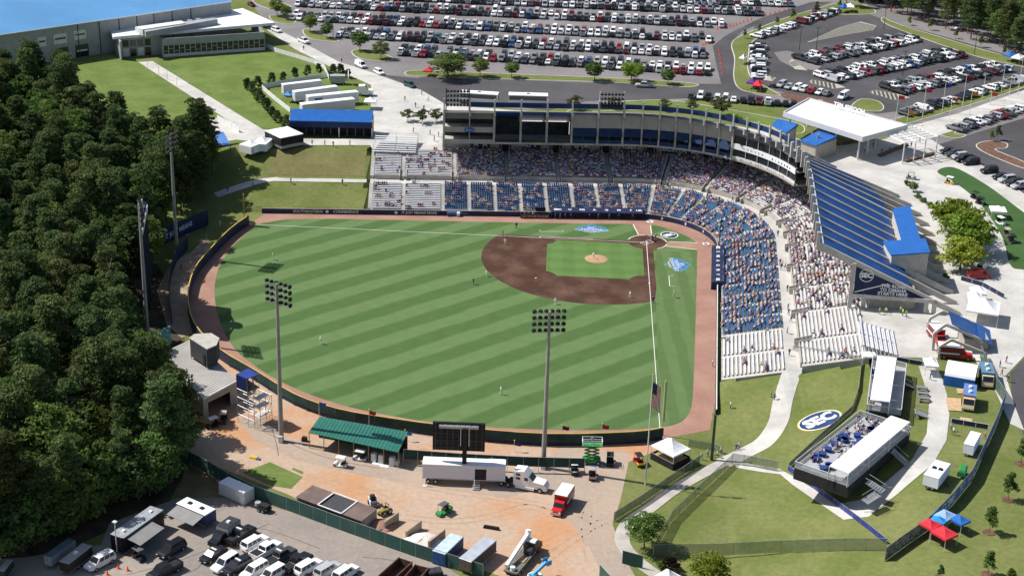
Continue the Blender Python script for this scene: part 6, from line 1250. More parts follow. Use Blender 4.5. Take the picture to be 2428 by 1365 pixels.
for pl, n_ in (((2085, 372), (2150, 345)), ((2145, 385), (2215, 366)), ((1985, 345), (2040, 328))):
    a_, b_ = gz(*pl, 8), gz(*n_, 8); q = MB(); q.wall([tuple(a_)[:2], tuple(b_)[:2]], 8.05, 8.7, 1.2); tag(q.build('planter', mat('planter_brown', (.13, .09, .06), var=.25, scale=2)), {2085: 'long brown planter under the canopy edge', 2145: 'long brown planter at the foot of the pergola', 1985: 'brown planter behind the blue roofed block'}[pl[0]], 'planter', 'planters')
# flagpoles
FCOL = [(.55, .05, .06), (.6, .2, .03), (.45, .02, .04), (.02, .05, .3), (.5, .1, .02), (.25, .01, .02), (.6, .25, .05), (.1, .1, .12), (.5, .05, .05), (.05, .1, .4), (.6, .6, .6), (.4, .02, .02)]
FNAME = ['red', 'orange', 'crimson', 'blue', 'burnt orange', 'maroon', 'amber', 'black', 'scarlet', 'royal blue', 'white', 'dark red']
def flagpole(g, h, colr, label, flag=(1.7, 1.1), group='flag poles', r=.11, drop=False):
    t = E('flagpole', label, 'flagpole', g, 0, group); q = MB(); q.tube((0, 0, 0), (0, 0, h), r, r * .6, 8); q.local('pole', OFFW, t); q = MB(); q.tube((0, 0, h), (0, 0, h + .22), .12, n=8); q.local('finial', YEL, t)
    if colr:
        w_, hh = flag; n = 6; q = MB(); vs_ = []
        for i in range(n + 1):
            x = w_ * i / n * (.45 if drop else 1); y = .22 * math.sin(i * 1.3) * i / n; dz = (.9 if drop else .25) * hh * (i / n) ** 2
            vs_ += [(x + .06, y, h - .1 - dz), (x + .06, y + .06, h - .1 - hh - dz * .6)]
        q.add(vs_, [(2 * i, 2 * i + 2, 2 * i + 3, 2 * i + 1) for i in range(n)]); o = q.local('flag', mat('flag_cloth_' + str(len(MATS)), colr, rough=.9, var=.2, scale=2), t)
    return t
for k, (bx_, by_, ty) in enumerate(((1350, 980, 770), (1440, 1010, 890), (1565, 965, 715), (1725, 910, 670), (1785, 970, 785), (1890, 870, 610), (1940, 965, 740), (2050, 805, 620), (2115, 850, 745), (2205, 750, 525), (2265, 790, 650), (2335, 780, 480))):
    g = gz(1728 + bx_ / 3.413, by_ / 3.413, 8); flagpole(g, height_at(g, ty / 3.413), FCOL[k], f'white pole flying a {FNAME[k]} flag along the entrance walk', (1.9, 1.2))
g = at(1530, 1150); fp = flagpole(g, height_at(g, 890), None, 'tall white flagpole with the striped national flag by the left field corner', r=.14)
hf = height_at(g, 905); FW, FH = 1.5, 5.2
for k in range(13):
    q = MB(); n = 5; vs_ = []
    for i in range(n + 1): vs_ += [(.1 + FW * (k + j) / 13, .25 * math.sin(i * 1.1 + k * .5), hf - FH * i / n - .9 * (k + j) / 13) for j in (0, 1)]
    q.add(vs_, [(2 * i, 2 * i + 1, 2 * i + 3, 2 * i + 2) for i in range(n)]); q.local('flag_stripe', RED if k % 2 == 0 else WHITE, fp)
q = MB(); q.quad((.1, -.3, hf), (.9, -.3, hf - .5), (.9, -.3, hf - 2.6), (.1, -.3, hf - 2.1)); q.local('flag_canton', NAVY, fp)
for k, (bx_, by_, ty, cl) in enumerate(((757, 995, 952, (.04, .1, .4)), (875, 1015, 972, (.45, .03, .06)), (1332, 1040, 1008, (.2, .02, .03)), (1426, 1040, 1005, (.5, .04, .04)), (960, 1045, 1020, (.05, .2, .6)), (1219, 1070, 1045, (.02, .03, .15)))):
    g = gz(bx_, by_, 0); flagpole(g, height_at(g, ty) , cl, ['small pole with a blue team flag above the outfield wall', 'small pole with a crimson team flag above the green shed', 'small pole with a maroon team flag beyond the outfield wall', 'small pole with a red team flag beside the scissor lift', 'small pole with a light blue flag at the end of the green shed', 'small pole with a navy flag behind the semi trailer'][k], (1.3, .9), 'team flags on the outfield wall', .05)
# ================================================================ terrace, gates and tents on the third base side
def portal(px_base_l, px_knee, px_peak, px_end, px_foot, Y, par):
    pts = [gy(*q_, Y) for q_ in (px_base_l, px_knee, px_peak, px_end, px_foot)]
    for a_, b_ in zip(pts, pts[1:]):
        q = MB(); q.beam(a_, b_, .5, .55); q.build('frame_member', PALEC, par)
    return pts
gt = E('entry_gate', 'angular concrete gate frames with a blue roof between them', 'gate', gz(2215, 795, 8))
Y1 = gz(2202, 795, 8).y; Y2 = gz(2212, 830, 8).y; Y3 = gz(2226, 850, 8).y
a1 = portal((2202, 795), (2204, 755), (2235, 738), (2320, 770), (2335, 790), Y1, gt); a2 = portal((2212, 828), (2215, 790), (2243, 769), (2325, 805), (2328, 812), Y2, gt); a3 = portal((2226, 850), (2228, 822), (2256, 805), (2337, 838), (2337, 852), Y3, gt)
q = MB(); q.hexa([a1[2] + Vector((1.2, 0, .1)), a1[3], a2[3], a2[2] + Vector((1.2, 0, .1))], [a1[2] + Vector((1.2, 0, .25)), a1[3] + Vector((0, 0, .15)), a2[3] + Vector((0, 0, .15)), a2[2] + Vector((1.2, 0, .25))]); q.build('roof', BLUE, gt)
q = MB(); e_ = Vector((2.6, 0, -1.2)); q.hexa([a1[3] + Vector((-.5, 0, .5)), a1[3] + e_, a2[3] + e_, a2[3] + Vector((-.5, 0, .5))], [x + Vector((0, 0, .12)) for x in (a1[3] + Vector((-.5, 0, .5)), a1[3] + e_, a2[3] + e_, a2[3] + Vector((-.5, 0, .5)))]); q.build('awning', BRB, gt)
q = MB(); q.box(a2[3].x - 3, a2[3].x + 2, a2[3].y + .8, a1[3].y - .5, 8, a2[3].z - .3); q.build('kiosk', CONCD, gt)
ambulance((2232, 846), (2292, 851), 'maroon ambulance with white stripe parked under the gate frames', z=8.0)
t = ambulance((2215, 800), (2228, 815), 'red ambulance half hidden behind the concrete gate frames', z=8.0)
tent([(2290, 735), (2375, 748), (2366, 715), (2300, 705)], 8, 3.2, 'large white tent at the foot of the stand roof', rise=2.0)
tent([(2292, 708), (2326, 712), (2330, 695), (2298, 692)], 8, 2.8, 'small white tent tucked behind the large white tent', rise=1.2)
tent([(2298, 694), (2338, 697), (2336, 682), (2305, 680)], 8, 2.6, 'white tent beside the navy sponsor barrier', rise=1.2)
tent([(2188, 866), (2225, 868), (2222, 850), (2195, 848)], 8, 2.5, 'white tent at the head of the curved ring walk', rise=1.2)
tent([(2043, 845), (2078, 846), (2076, 834), (2045, 833)], 8, 2.3, 'low white tent beside the spare bleacher', rise=.7)
tent([(2347, 500), (2387, 503), (2384, 490), (2350, 488)], 8, 2.4, 'white tent with blue tables on the event lawn', rise=.9)
tent([(1549, 1056), (1604, 1085), (1632, 1060), (1580, 1035)], at(1590, 1095).z, 3.0, 'white peaked tent over a black booth behind the left field corner', rise=2.0)
c, L, W, a = rect([(1549, 1056), (1604, 1085), (1632, 1060), (1580, 1035)], at(1590, 1095).z + 3.0)
t = E('camera_booth', 'black skirted booth with cameras under the white peaked tent', 'booth', (c.x, c.y, at(1590, 1095).z), a)
for b_ in ((-L / 2, L / 2, -W / 2, -W / 2 + .1), (-L / 2, -L / 2 + .1, -W / 2, W / 2), (-L / 2, L / 2, W / 2 - .1, W / 2), (L / 2 - .1, L / 2, -W / 2, W / 2)): q = MB(); q.box(*b_, 0, 1.3); q.local('skirt', BLACK, t)
q = MB(); q.box(-L / 2 + .1, L / 2 - .1, -W / 2 + .1, W / 2 - .1, .9, 1.0); q.local('deck', WOOD, t); q = MB(); q.beam((-L / 2, -W / 2 - .05, 1.5), (L / 2, -W / 2 - .05, 1.5), .08, .12); q.local('rail', STEEL, t)
for k in range(4): cl = [(.25, .3, .35), (.4, .35, .1), (.1, .1, .1), (.5, .5, .5)][k]; p_ = Matrix.Rotation(a, 3, 'Z') @ Vector((-L / 2 + .8 + k * L * .2, -W * .15 + .3 * (k % 2), 1.0)) + t.location; person(STAND[k % 4], p_, R(20 * k), cl, ['person in slate shirt', 'person in mustard shirt', 'person in black shirt', 'person in grey shirt'][k] + ' working in the booth under the white peaked tent')
tent([(1552, 1367), (1590, 1385), (1618, 1367), (1580, 1345)], at(1585, 1380).z, 2.6, 'white tent cut by the lower picture edge beside the purple shrub', rise=1.4)
for k, (pl, m_, l_) in enumerate((([(2214, 1222), (2245, 1236), (2268, 1220), (2236, 1204)], mat('pale_blue_canvas', (.25, .40, .62), rough=.8), 'pale blue canopy, uppermost of the four behind the banner fence'), ([(2204, 1228), (2236, 1243), (2250, 1230), (2216, 1222)], mat('azure_canvas', (.02, .25, .62), rough=.8), 'bright blue canopy sagging between the pale blue and the red ones'), ([(2252, 1228), (2283, 1246), (2300, 1232), (2268, 1216)], BLUET, 'royal blue canopy farthest from the banner fence'), ([(2180, 1240), (2211, 1256), (2232, 1242), (2200, 1226)], mat('red_canvas', (.60, .03, .045), rough=.8), 'red canopy next to the banner fence'), ([(2209, 1259), (2246, 1281), (2270, 1264), (2232, 1243)], mat('red_canvas', (.60, .03, .045), rough=.8), 'red canopy nearest the camera of the coloured group'))):
    tent(pl, at(2240, 1270).z, 2.3, l_, m_, 'coloured canopies behind the banner fence', rise=.7)
# arch tent
c, L, W, a = rect([(2237, 890), (2312, 905), (2318, 872), (2250, 862)], 10); t = E('arch_tent', 'white arched tent with blue sides beside the ring walk', 'tent', (c.x, c.y, 8), a)
q = MB(); q.loft([[(x, W / 2 * math.cos(math.pi * i / 8), 2.2 + 1.4 * math.sin(math.pi * i / 8)) for i in range(9)] for x in (-L / 2, L / 2)], cap=False); q.local('canopy', TENT, t)
for b_ in ((-L / 2, L / 2, -W / 2 - .03, -W / 2 + .03), (-L / 2, L / 2, W / 2 - .03, W / 2 + .03), (-L / 2 - .03, -L / 2 + .03, -W / 2, W / 2), (L / 2 - .03, L / 2 + .03, -W / 2, W / 2)): q = MB(); q.box(*b_, .05, 2.2); q.local('side_panel', BLUET, t)
for x in (-L / 2, L / 2): q = MB(); q.add([(x, W / 2 * math.cos(math.pi * i / 8), 2.2 + 1.4 * math.sin(math.pi * i / 8)) for i in range(9)], [tuple(range(9))]); q.local('gable', TENT, t)
# food truck and white trailers
def food_truck(rear, front, label, body, top, z=8):
    c, a = pose(gz(*rear, z), gz(*front, z)); t = E('food_truck', label, 'food truck', c, a)
    q = MB(); q.box(-3.2, 2.2, -1.2, 1.2, .6, 3.0); q.local('body', body, t); q = MB(); q.box(-3.22, 2.22, -1.22, 1.22, 3.0, 3.12); q.local('roof', top, t); q = MB(); q.loft([[(x, -1.15, .5), (x, 1.15, .5), (x, 1.1, z_), (x, -1.1, z_)] for x, z_ in ((2.2, 2.7), (2.6, 2.6), (3.1, 1.4), (3.3, .8))]); q.local('nose', mat('cream_paint', (.62, .50, .32), var=.05), t)
    q = MB(); q.quad((2.66, -1.0, 2.5), (2.66, 1.0, 2.5), (3.08, 1.0, 1.5), (3.08, -1.0, 1.5)); q.local('windscreen', GLASS, t); q = MB(); q.box(-3.0, 2.0, -1.22, -1.2, 1.0, 1.5); q.local('stripe', RED, t); wheels_on(t, (-2, 2.2), 1.15, .42)
    for x in (-1.5, .7): q = MB(); q.tube((x, 0, 3.12), (x, 0, 3.5), .35, n=10); q.local('roof_fan', WHITE, t)
food_truck((2297, 935), (2293, 985), 'food truck with blue roof, red band and cream nose by the arch tent', mat('truck_orange', (.42, .14, .07), var=.1), mat('truck_blue', (.10, .19, .42), var=.08))
food_truck((2332, 890), (2340, 922), 'teal food truck parked behind the arch tent and the tall fence', mat('truck_teal', (.06, .20, .26), var=.15), mat('truck_slate', (.10, .20, .28), var=.1))
box_trailer([(2285, 1050), (2312, 1057), (2325, 1026), (2303, 1021)], 8, 2.6, 'white_trailer', 'small white trailer with an awning hood beside the banner fence', 'trailer', WHITE, WHITE, (-.1,), True, floor=.6, group='white event trailers')
box_trailer([(2187, 1123), (2225, 1133), (2256, 1100), (2222, 1089)], 8, 2.7, 'white_trailer', 'larger white trailer with two roof vents beside the ring walk', 'trailer', WHITE, WHITE, (-.4, .4), True, floor=.6, vents=2, group='white event trailers')
g = gz(2281, 1128, 8); t = E('generator', 'green towable generator against the banner fence', 'generator', g, R(70)); q = MB(); q.box(-1.4, 1.4, -.65, .65, .6, 1.4); q.local('housing', GREENJ, t); q = MB(); q.frustum((-1.4, 1.4, -.65, .65), (-1.25, 1.25, -.45, .45), 1.4, 1.75); q.local('hood', GREENJ, t); wheels_on(t, (-.1,), .85, .35); q = MB(); q.tube((1.4, 0, .6), (2.6, 0, .4), .07); q.local('drawbar', BLACK, t)
# hospitality platforms
def platform(deck4, roof4, zg, hd, label, seated, front):
    dk = [gz(*q_, zg + hd) for q_ in deck4]; rf = [gz(*q_, zg + hd + 2.8) for q_ in roof4]; t = E('hospitality_platform', label, 'platform', (dk[0].x, dk[0].y, zg), 0, 'hospitality platforms')
    q = MB(); q.hexa([(x.x, x.y, zg + hd - .25) for x in dk], [(x.x, x.y, zg + hd) for x in dk]); q.build('deck', mat('grey_deck', (.36, .37, .40), var=.08), t)
    for i in range(4):
        a_, b_ = dk[i], dk[(i + 1) % 4]; n = max(1, round((b_ - a_).length / 4))
        for k in range(n):
            u_, v_ = a_ + (b_ - a_) * (k / n), a_ + (b_ - a_) * ((k + 1) / n); q = MB(); q.wall([tuple(u_)[:2], tuple(v_)[:2]], zg - .5, zg + hd - .26, .06); q.build('skirt', mat('black_skirt', (.022, .022, .024), var=.3), t)
            q = MB(); q.wall([tuple(u_)[:2], tuple(v_)[:2]], zg + hd + .15, zg + hd + 1.0, .05); q.build('rail_panel', mat('rail_mesh', (.40, .41, .43), alpha=.45, var=.1), t); q = MB(); q.tube((u_.x, u_.y, zg + hd + 1.05), (v_.x, v_.y, zg + hd + 1.05), .06, n=6); q.build('rail', OFFW, t)
    n = 3; q = None
    for k in range(n):
        f = lambda u: (rf[0] + (rf[1] - rf[0]) * u, rf[3] + (rf[2] - rf[3]) * u); (a_, d_), (b_, c_) = f(k / n + .003), f((k + 1) / n - .003); q = MB(); q.hexa([(x.x, x.y, zg + hd + 2.55) for x in (a_, b_, c_, d_)], [(x.x, x.y, zg + hd + 2.8) for x in (a_, b_, c_, d_)]); q.build('roof_panel', TENT, t)
    for k in range(n + 1):
        a_, d_ = (rf[0] + (rf[1] - rf[0]) * (k / n), rf[3] + (rf[2] - rf[3]) * (k / n))
        for x in (a_, d_): q = MB(); q.box(x.x - .08, x.x + .08, x.y - .08, x.y + .08, zg + hd, zg + hd + 2.55); q.build('post', OFFW, t)
    rnd = random.Random(int(zg * 100) + len(label))
    for k in range(seated):
        u, v = rnd.uniform(.05, .95), rnd.uniform(.06, .5); pt = dk[0] + (dk[1] - dk[0]) * u + (dk[3] - dk[0]) * v
        if k % 3 == 0:
            q = MB(); q.tube((0, 0, .7), (0, 0, .75), .75, n=12); q.tube((0, 0, 0), (0, 0, .7), .55, .72, 12); o = q.local('covered_table', mat('royal_cloth', (.02, .05, .20), rough=.9, var=.2)); o.location = (pt.x, pt.y, zg + hd); tag(o, 'round table under a blue cloth on the ' + front_name[front], 'table', 'blue tables on the platforms')
        else: person(SEATED, (pt.x, pt.y, zg + hd), rnd.uniform(0, 6.28), rnd.choice([(.02, .04, .15), (.6, .6, .6), (.03, .06, .2), (.03, .03, .04), (.5, .5, .55), (.55, .25, .05)]), 'guest sitting among the blue tables on the ' + front_name[front], 'guests on the platforms')
    return t, dk
front_name = {0: 'lower hospitality platform', 3: 'upper hospitality platform'}
t, dk = platform([(1884, 1105), (2038, 984), (2158, 1022), (2012, 1150)], [(1967, 1103), (2113, 984), (2158, 999), (2012, 1121)], 7.9, 2.0, 'lower hospitality platform with black skirts, blue tables and white roof', 54, 0)
def stairs(px_top, px_bot, ztop, zbot, label, n=7, wd=1.6):
    a_, b_ = gz(*px_top, ztop), gz(*px_bot, zbot); t = E('metal_stairs', label, 'stairs', b_, 0, 'metal stairs')
    for k in range(n): f = (k + .5) / n; c_ = a_ + (b_ - a_) * f; d_ = (b_ - a_).normalized(); sx = Vector((-d_.y, d_.x, 0)).normalized() * wd / 2; q = MB(); q.beam(c_ - sx, c_ + sx, (b_ - a_).length / n * .9, .06); q.build('tread', STEEL, t)
    for e in (-1, 1):
        d_ = (b_ - a_).normalized(); sx = Vector((-d_.y, d_.x, 0)).normalized() * wd / 2 * e; q = MB(); q.beam(a_ + sx, b_ + sx, .08, .2); q.build('stringer', STEEL, t); q = MB(); q.tube(a_ + sx + Vector((0, 0, 1)), b_ + sx + Vector((0, 0, 1)), .05, n=6); q.build('handrail', STEEL, t)
stairs((2116, 1067), (2150, 1098), 9.9, 8.1, 'metal stairs down from the middle of the lower platform'); stairs((2056, 1140), (2095, 1165), 9.9, 9.0, 'metal stairs at the near end of the lower platform'); stairs((2082, 1170), (2050, 1190), 9.0, 8.1, 'metal ramp stairs ending on the ring walk')
platform([(2055, 969), (2069, 852), (2148, 872), (2136, 982)], [(2063, 947), (2081, 843), (2126, 847), (2110, 952)], 7.95, 1.9, 'upper hospitality platform with grey deck and long white roof', 26, 3)
stairs((2140, 905), (2165, 918), 9.6, 8, 'metal stairs on the side of the upper platform'); stairs((2170, 975), (2200, 985), 8.8, 8.0, 'metal ramp at the near end of the upper platform', 5, 2.4)
for k, (px, py) in enumerate(((2185, 925), (2187, 938), (2190, 950))):
    g = gz(px, py, 8); q = MB(); q.box(-1.1, 1.1, -.4, .4, .68, .76); [q.box(-1.1, 1.1, y_ - .15, y_ + .15, .4, .46) for y_ in (-.8, .8)]; [q.box(x_ - .05, x_ + .05, -.8, .8, 0, .68) for x_ in (-.8, .8)]; o = q.local('picnic_table', STEEL); o.location = g; o.rotation_euler.z = R(-8); tag(o, ['grey picnic table farthest up the ring walk lawn', 'middle grey picnic table on the ring walk lawn', 'grey picnic table nearest the platform ramp'][k], 'table', 'picnic tables')
# spare aluminium bleachers
def bleacher(px4, z, label, rows=8, flip=False):
    c, L, W, a = rect(px4, z + 1.0); t = E('bleacher', label, 'bleacher', (c.x, c.y, z), a + (math.pi if flip else 0), 'spare bleachers')
    for k in range(rows):
        y = -W / 2 + W * (k + .5) / rows; zz = .4 + k * .22; q = MB(); q.box(-L / 2, L / 2, y - .16, y + .16, zz, zz + .06); q.local('bench', ALU, t); q = MB(); q.box(-L / 2, L / 2, y + .18, y + W / rows - .17, zz - .2, zz - .15); q.local('foot_board', ALU, t)
    for x in (-L / 2, 0, L / 2): q = MB(); q.beam((x, -W / 2, .2), (x, W / 2, .2 + rows * .22), .1, .12); q.tube((x, W / 2, 0), (x, W / 2, rows * .22 + .9), .05, n=6); q.local('frame', STEEL, t)
    q = MB(); q.tube((-L / 2, W / 2, rows * .22 + 1.0), (L / 2, W / 2, rows * .22 + 1.0), .05, n=6); q.local('guard_rail', STEEL, t)
bleacher([(2052, 838), (2045, 783), (2110, 765), (2122, 825)], 8, 'spare aluminium bleacher standing on the terrace by the gate', flip=False)
bleacher([(885, 355), (988, 358), (988, 332), (887, 328)], 8, 'spare aluminium bleacher at the top of the first base stand')
# banner fence, chain link fences, navy rail
bp_ = [gz(*q_, 8) for q_ in ((2101, 1306), (2140, 1285), (2199, 1253), (2258, 1197), (2302, 1143), (2325, 1092), (2360, 1015), (2381, 956), (2352, 912), (2332, 868), (2323, 847))]
bp_ = [Vector((x.x, x.y, H(x.x, x.y))) for x in bp_]
BANN = mat('banner_blue', (.12, .19, .46), c2=(.18, .26, .52), scale=.5, rough=.8); CROWDP = mat('banner_crowd_print', (.06, .06, .065), c2=(.36, .36, .36), scale=2.2, rough=.8)
bf = fence(bp_[2:8], 2.7, BANN, 'banner_fence', 'tall blue welcome banner fence curving beside the white trailers', 4.0)
xb = (bp_[4] - bp_[2]); mid_ = (bp_[2] + bp_[4]) / 2
for k, chs in enumerate('WELCOME TO HOOVER'):
    if not chs.strip(): continue
    if chs not in TXT: make_text(chs, chs, .02)
    L1, L2, L3 = (bp_[3] - bp_[2]).length, (bp_[4] - bp_[3]).length, (bp_[5] - bp_[4]).length; u = 1.2 + k * (L1 + L2 + L3 - 3) / 16.5
    a_, b_, f = (bp_[2], bp_[3], u) if u < L1 else (bp_[3], bp_[4], u - L1) if u < L1 + L2 else (bp_[4], bp_[5], u - L1 - L2); d_ = (b_ - a_).normalized(); c_ = a_ + d_ * f; n_ = Vector((d_.y, -d_.x, 0))
    put_text(chs, c_ + n_ * .06 + Vector((0, 0, 1.4)), 2.3, d_, (0, 0, 1), mat('banner_letter', (.78, .80, .85), var=.03), bf)
fence(bp_[:3], 2.7, CROWDP, 'banner_fence', 'tall fence banner with a grey printed crowd beside the red canopies', 4.0)
CHAIN = mat('chain_link', (.16, .20, .17), alpha=.34, var=.1); CHAINL = mat('screened_chain_link', (.10, .15, .10), alpha=.55, var=.1)
fence(bp_[7:], 2.7, CHAINL, 'chain_link_fence', 'tall mesh fence between the teal truck and the street', 3)
def dr(px): return [at(*q_) for q_ in px]
fence(dr([(1455, 1236), (1520, 1195), (1600, 1140), (1658, 1100)]), 1.9, CHAINL, 'chain_link_fence', 'green mesh fence along the grass side of the service path')
fence(dr([(1548, 1318), (1592, 1236), (1665, 1165), (1735, 1100)]), 2.1, CHAIN, 'chain_link_fence', 'mesh fence climbing the grass mound beside the service path')
fence(dr([(1735, 1100), (1790, 1108), (1842, 1118)]), 2.3, CHAIN, 'chain_link_fence', 'mesh fence crossing the end of the berm walk')
fence(dr([(1548, 1320), (1700, 1318), (1850, 1310), (2000, 1306), (2100, 1306)]), 2.5, CHAIN, 'chain_link_fence', 'long mesh fence across the foot of the grass mound')
fence(dr([(1632, 1060), (1690, 1068), (1712, 1075)]), 1.6, CHAIN, 'chain_link_fence', 'short mesh fence beside the white peaked tent')
fence(dr([(1880, 830), (1990, 845), (2040, 858)]), 1.1, CHAIN, 'guard_rail', 'thin rail at the top of the lawn below the outer bleachers', 3)
fence(dr([(2042, 862), (2035, 930), (2020, 975), (1945, 1040), (1870, 1110)]), 1.2, mat('blue_mesh', (.22, .27, .36), var=.2, alpha=.75), 'screened_rail', 'blue grey mesh rail round the lawn in front of the platforms', 3)
nr = dr([(1868, 1115), (1930, 1160), (2000, 1212), (2060, 1257), (2100, 1290)]); fence(nr, 1.15, mat('royal_pad', (.035, .05, .22), rough=.5, var=.12), 'padded_rail', 'long royal blue padded rail beside the pale walkway', 3.2)
for k, (pa, pb2) in enumerate((((2255, 1003), (2342, 1018)), ((2120, 856), (2190, 868)))):
    fence([gz(*pa, 8), gz(*pb2, 8)], 1.1, NAVY, 'barrier', ['navy barrier between the food truck and the small white trailer', 'navy barrier in front of the spare bleacher terrace'][k], 2.4, OFFW)
fence([gz(*q_, 8) for q_ in ((2278, 665), (2330, 680), (2380, 708))], 1.2, NAVY, 'barrier', 'navy sponsor barrier in front of the red van', 2.2, OFFW)
# painted emblem on the lawn bank
def bank_disc(px, py, r, asp, rz):
    c_ = at(px, py); T = lambda p, k: (c_.x + (p[0] * math.cos(rz) - p[1] * asp * math.sin(rz)) * k, c_.y + (p[0] * math.sin(rz) + p[1] * asp * math.cos(rz)) * k)
    for k, (rr, m_) in enumerate(((r, mat('turf_yellow', (.55, .48, .06), rough=.9)), (r * .95, WHITE), (r * .90, mat('turf_navy', (.025, .05, .15), rough=.9)))): sheet('painted_emblem', [T(p, 1) for p in circle((0, 0), rr, 40)], None, .07 + .02 * k, m_)
    me = TXT['sec'].copy(); me.materials.clear(); me.materials.append(WHITE)
    bm = bmesh.new(); bm.from_mesh(me); S = r * .80
    for v in bm.verts: x_, y_ = v.co.x * S * 1.05, v.co.y * S * 1.55 * asp; X, Y = c_.x + x_ * math.cos(rz) - y_ * math.sin(rz), c_.y + x_ * math.sin(rz) + y_ * math.cos(rz); v.co = (X, Y, H(X, Y) + .16)
    bm.to_mesh(me); bm.free(); tag(link('painted_lettering', me), kind='structure')
bank_disc(1943, 997, 4.5, .74, R(24))
# vans, carts and people on the ring walk
car('van', (2300, 660), (2340, 658), (.45, .03, .03), 'red van parked under the trees behind the stand roof', z=8.0, name='parked_van'); car('van', (2322, 645), (2335, 632), (.6, .6, .6), 'white van half hidden by the trees behind the red van', z=8.0, name='parked_van')
for px, py, fx, fy, l_, bd, rf_ in ((2252, 436, 2270, 440, 'yellow and white golf cart at the tip of the event lawn', YEL, WHITE), (2312, 472, 2330, 480, 'black golf cart, upper one of the dark pair on the lawn', BLACK, BLACK), (2325, 485, 2345, 492, 'black golf cart, lower one of the dark pair on the lawn', BLACK, BLACK), (2372, 532, 2390, 540, 'white golf cart below the lawn tent', WHITE, WHITE), (2388, 560, 2400, 570, 'brown golf cart below the white one on the lawn', BROWNR, TAN), (2400, 575, 2410, 585, 'black golf cart nearest the lower end of the lawn', BLACK, BLACK), (2160, 425, 2180, 428, 'grey golf cart beside the shrubs at the lawn path', GREYP, GREYP)):
    cart(px, py, (fx, fy), l_, bd, rf_, z=8.0)

for k, (pl, l_) in enumerate((([(2243, 944), (2278, 946), (2280, 976), (2247, 974)], 'broad plank deck in front of the food truck with the red band'), ([(2268, 922), (2285, 923), (2285, 934), (2270, 934)], 'small plank deck behind the food truck'), ([(2276, 990), (2306, 994), (2305, 1002), (2276, 998)], 'plank step at the nose of the food truck'))):
    p = [gz(*q_, 8) for q_ in pl]; t = E('plank_deck', l_, 'deck', p[0], 0, 'plank decks'); n = 9 if k == 0 else 4
    for i in range(n):
        a_, b_, c_, d_ = (p[0] + (p[3] - p[0]) * ((i + .04) / n), p[1] + (p[2] - p[1]) * ((i + .04) / n), p[1] + (p[2] - p[1]) * ((i + .94) / n), p[0] + (p[3] - p[0]) * ((i + .94) / n)); q = MB(); q.hexa([(x.x, x.y, 8.05) for x in (a_, b_, c_, d_)], [(x.x, x.y, 8.2) for x in (a_, b_, c_, d_)]); q.build('plank', mat('pale_plank', (.50, .36, .22), var=.15, scale=1), t)
# ================================================================ trees
PINE = leafmat('pine_needles', (.066, .102, .036), (.148, .192, .072)); BROAD = leafmat('broad_leaves', (.092, .150, .036), (.190, .262, .072)); LIME = leafmat('bright_leaves', (.160, .225, .025), (.290, .370, .060)); OLIVE = leafmat('olive_leaves', (.075, .095, .035), (.150, .165, .070)); PURP = leafmat('purple_leaves', (.030, .014, .018), (.055, .028, .030))
def crown_mesh(name, m, seed, clumps, leaves, shape, leaf=.5, cr=1.5, flat=.75):
    rs = np.random.RandomState(seed); V = []; F = []
    C = [shape(rs) for _ in range(clumps)]
    for c in C:
        r = cr * rs.uniform(.65, 1.25)
        d = rs.normal(size=(leaves, 3)); d /= np.linalg.norm(d, axis=1)[:, None]; d[:, 2] = np.abs(d[:, 2]) * 1.0 - .25
        p = np.array(c) + d * r * rs.uniform(.55, 1.0, (leaves, 1)) * np.array([1, 1, flat])
        n = d + rs.normal(size=(leaves, 3)) * .55; n /= np.linalg.norm(n, axis=1)[:, None]
        a = np.cross(n, rs.normal(size=(leaves, 3))); a /= np.linalg.norm(a, axis=1)[:, None]; b = np.cross(n, a); s = leaf * rs.uniform(.6, 1.3, (leaves, 1)) / 2
        k = len(V) * 4
        for i in range(leaves):
            V.append((p[i] - a[i] * s[i] - b[i] * s[i] * .6, p[i] + a[i] * s[i] - b[i] * s[i] * .5, p[i] + a[i] * s[i] * .8 + b[i] * s[i] * .7, p[i] - a[i] * s[i] * .7 + b[i] * s[i] * .6))
    vv = np.array(V).reshape(-1, 3); nq = len(V)
    me = bpy.data.meshes.new(name); me.vertices.add(nq * 4); me.vertices.foreach_set('co', vv.ravel()); me.loops.add(nq * 4); me.loops.foreach_set('vertex_index', np.arange(nq * 4)); me.polygons.add(nq); me.polygons.foreach_set('loop_start', np.arange(nq) * 4); me.polygons.foreach_set('loop_total', np.full(nq, 4)); me.update(); me.validate(); me.materials.append(m); return me
def trunk_mesh(h, r, seed, limbs=6, m=BARK, top=.9):
    rs = random.Random(seed); q = MB(); pts = [Vector((rs.uniform(-.15, .15) * k, rs.uniform(-.15, .15) * k, h * top * k / 4)) for k in range(5)]
    for k in range(4): q.tube(pts[k], pts[k + 1], r * (1 - .2 * k), r * (1 - .2 * (k + 1)), 7)
    for k in range(limbs):
        z = h * rs.uniform(.4, .8); a = rs.uniform(0, 6.28); L = h * rs.uniform(.12, .2); q.tube((0, 0, z), (L * math.cos(a), L * math.sin(a), z + L * .45), r * .35, r * .12, 5)
    return q.mesh('trunk', m)
def sh_pine(h, r, z0):
    def f(rs):
        t = rs.uniform(0, 1) ** .8; z = z0 + (h - z0) * t; rr = r * (1 - t * .72) * (.5 + .5 * min(1, t * 4 + .4)) * math.sqrt(rs.uniform(.15, 1)); a = rs.uniform(0, 6.283); return (rr * math.cos(a), rr * math.sin(a), z)
    return f
def sh_round(h, r, z0):
    def f(rs):
        while True:
            p = rs.uniform(-1, 1, 3)
            if .25 < np.linalg.norm(p) < 1: break
        c = (h + z0) / 2; return (p[0] * r, p[1] * r, c + p[2] * (h - z0) / 2 * .9)
    return f
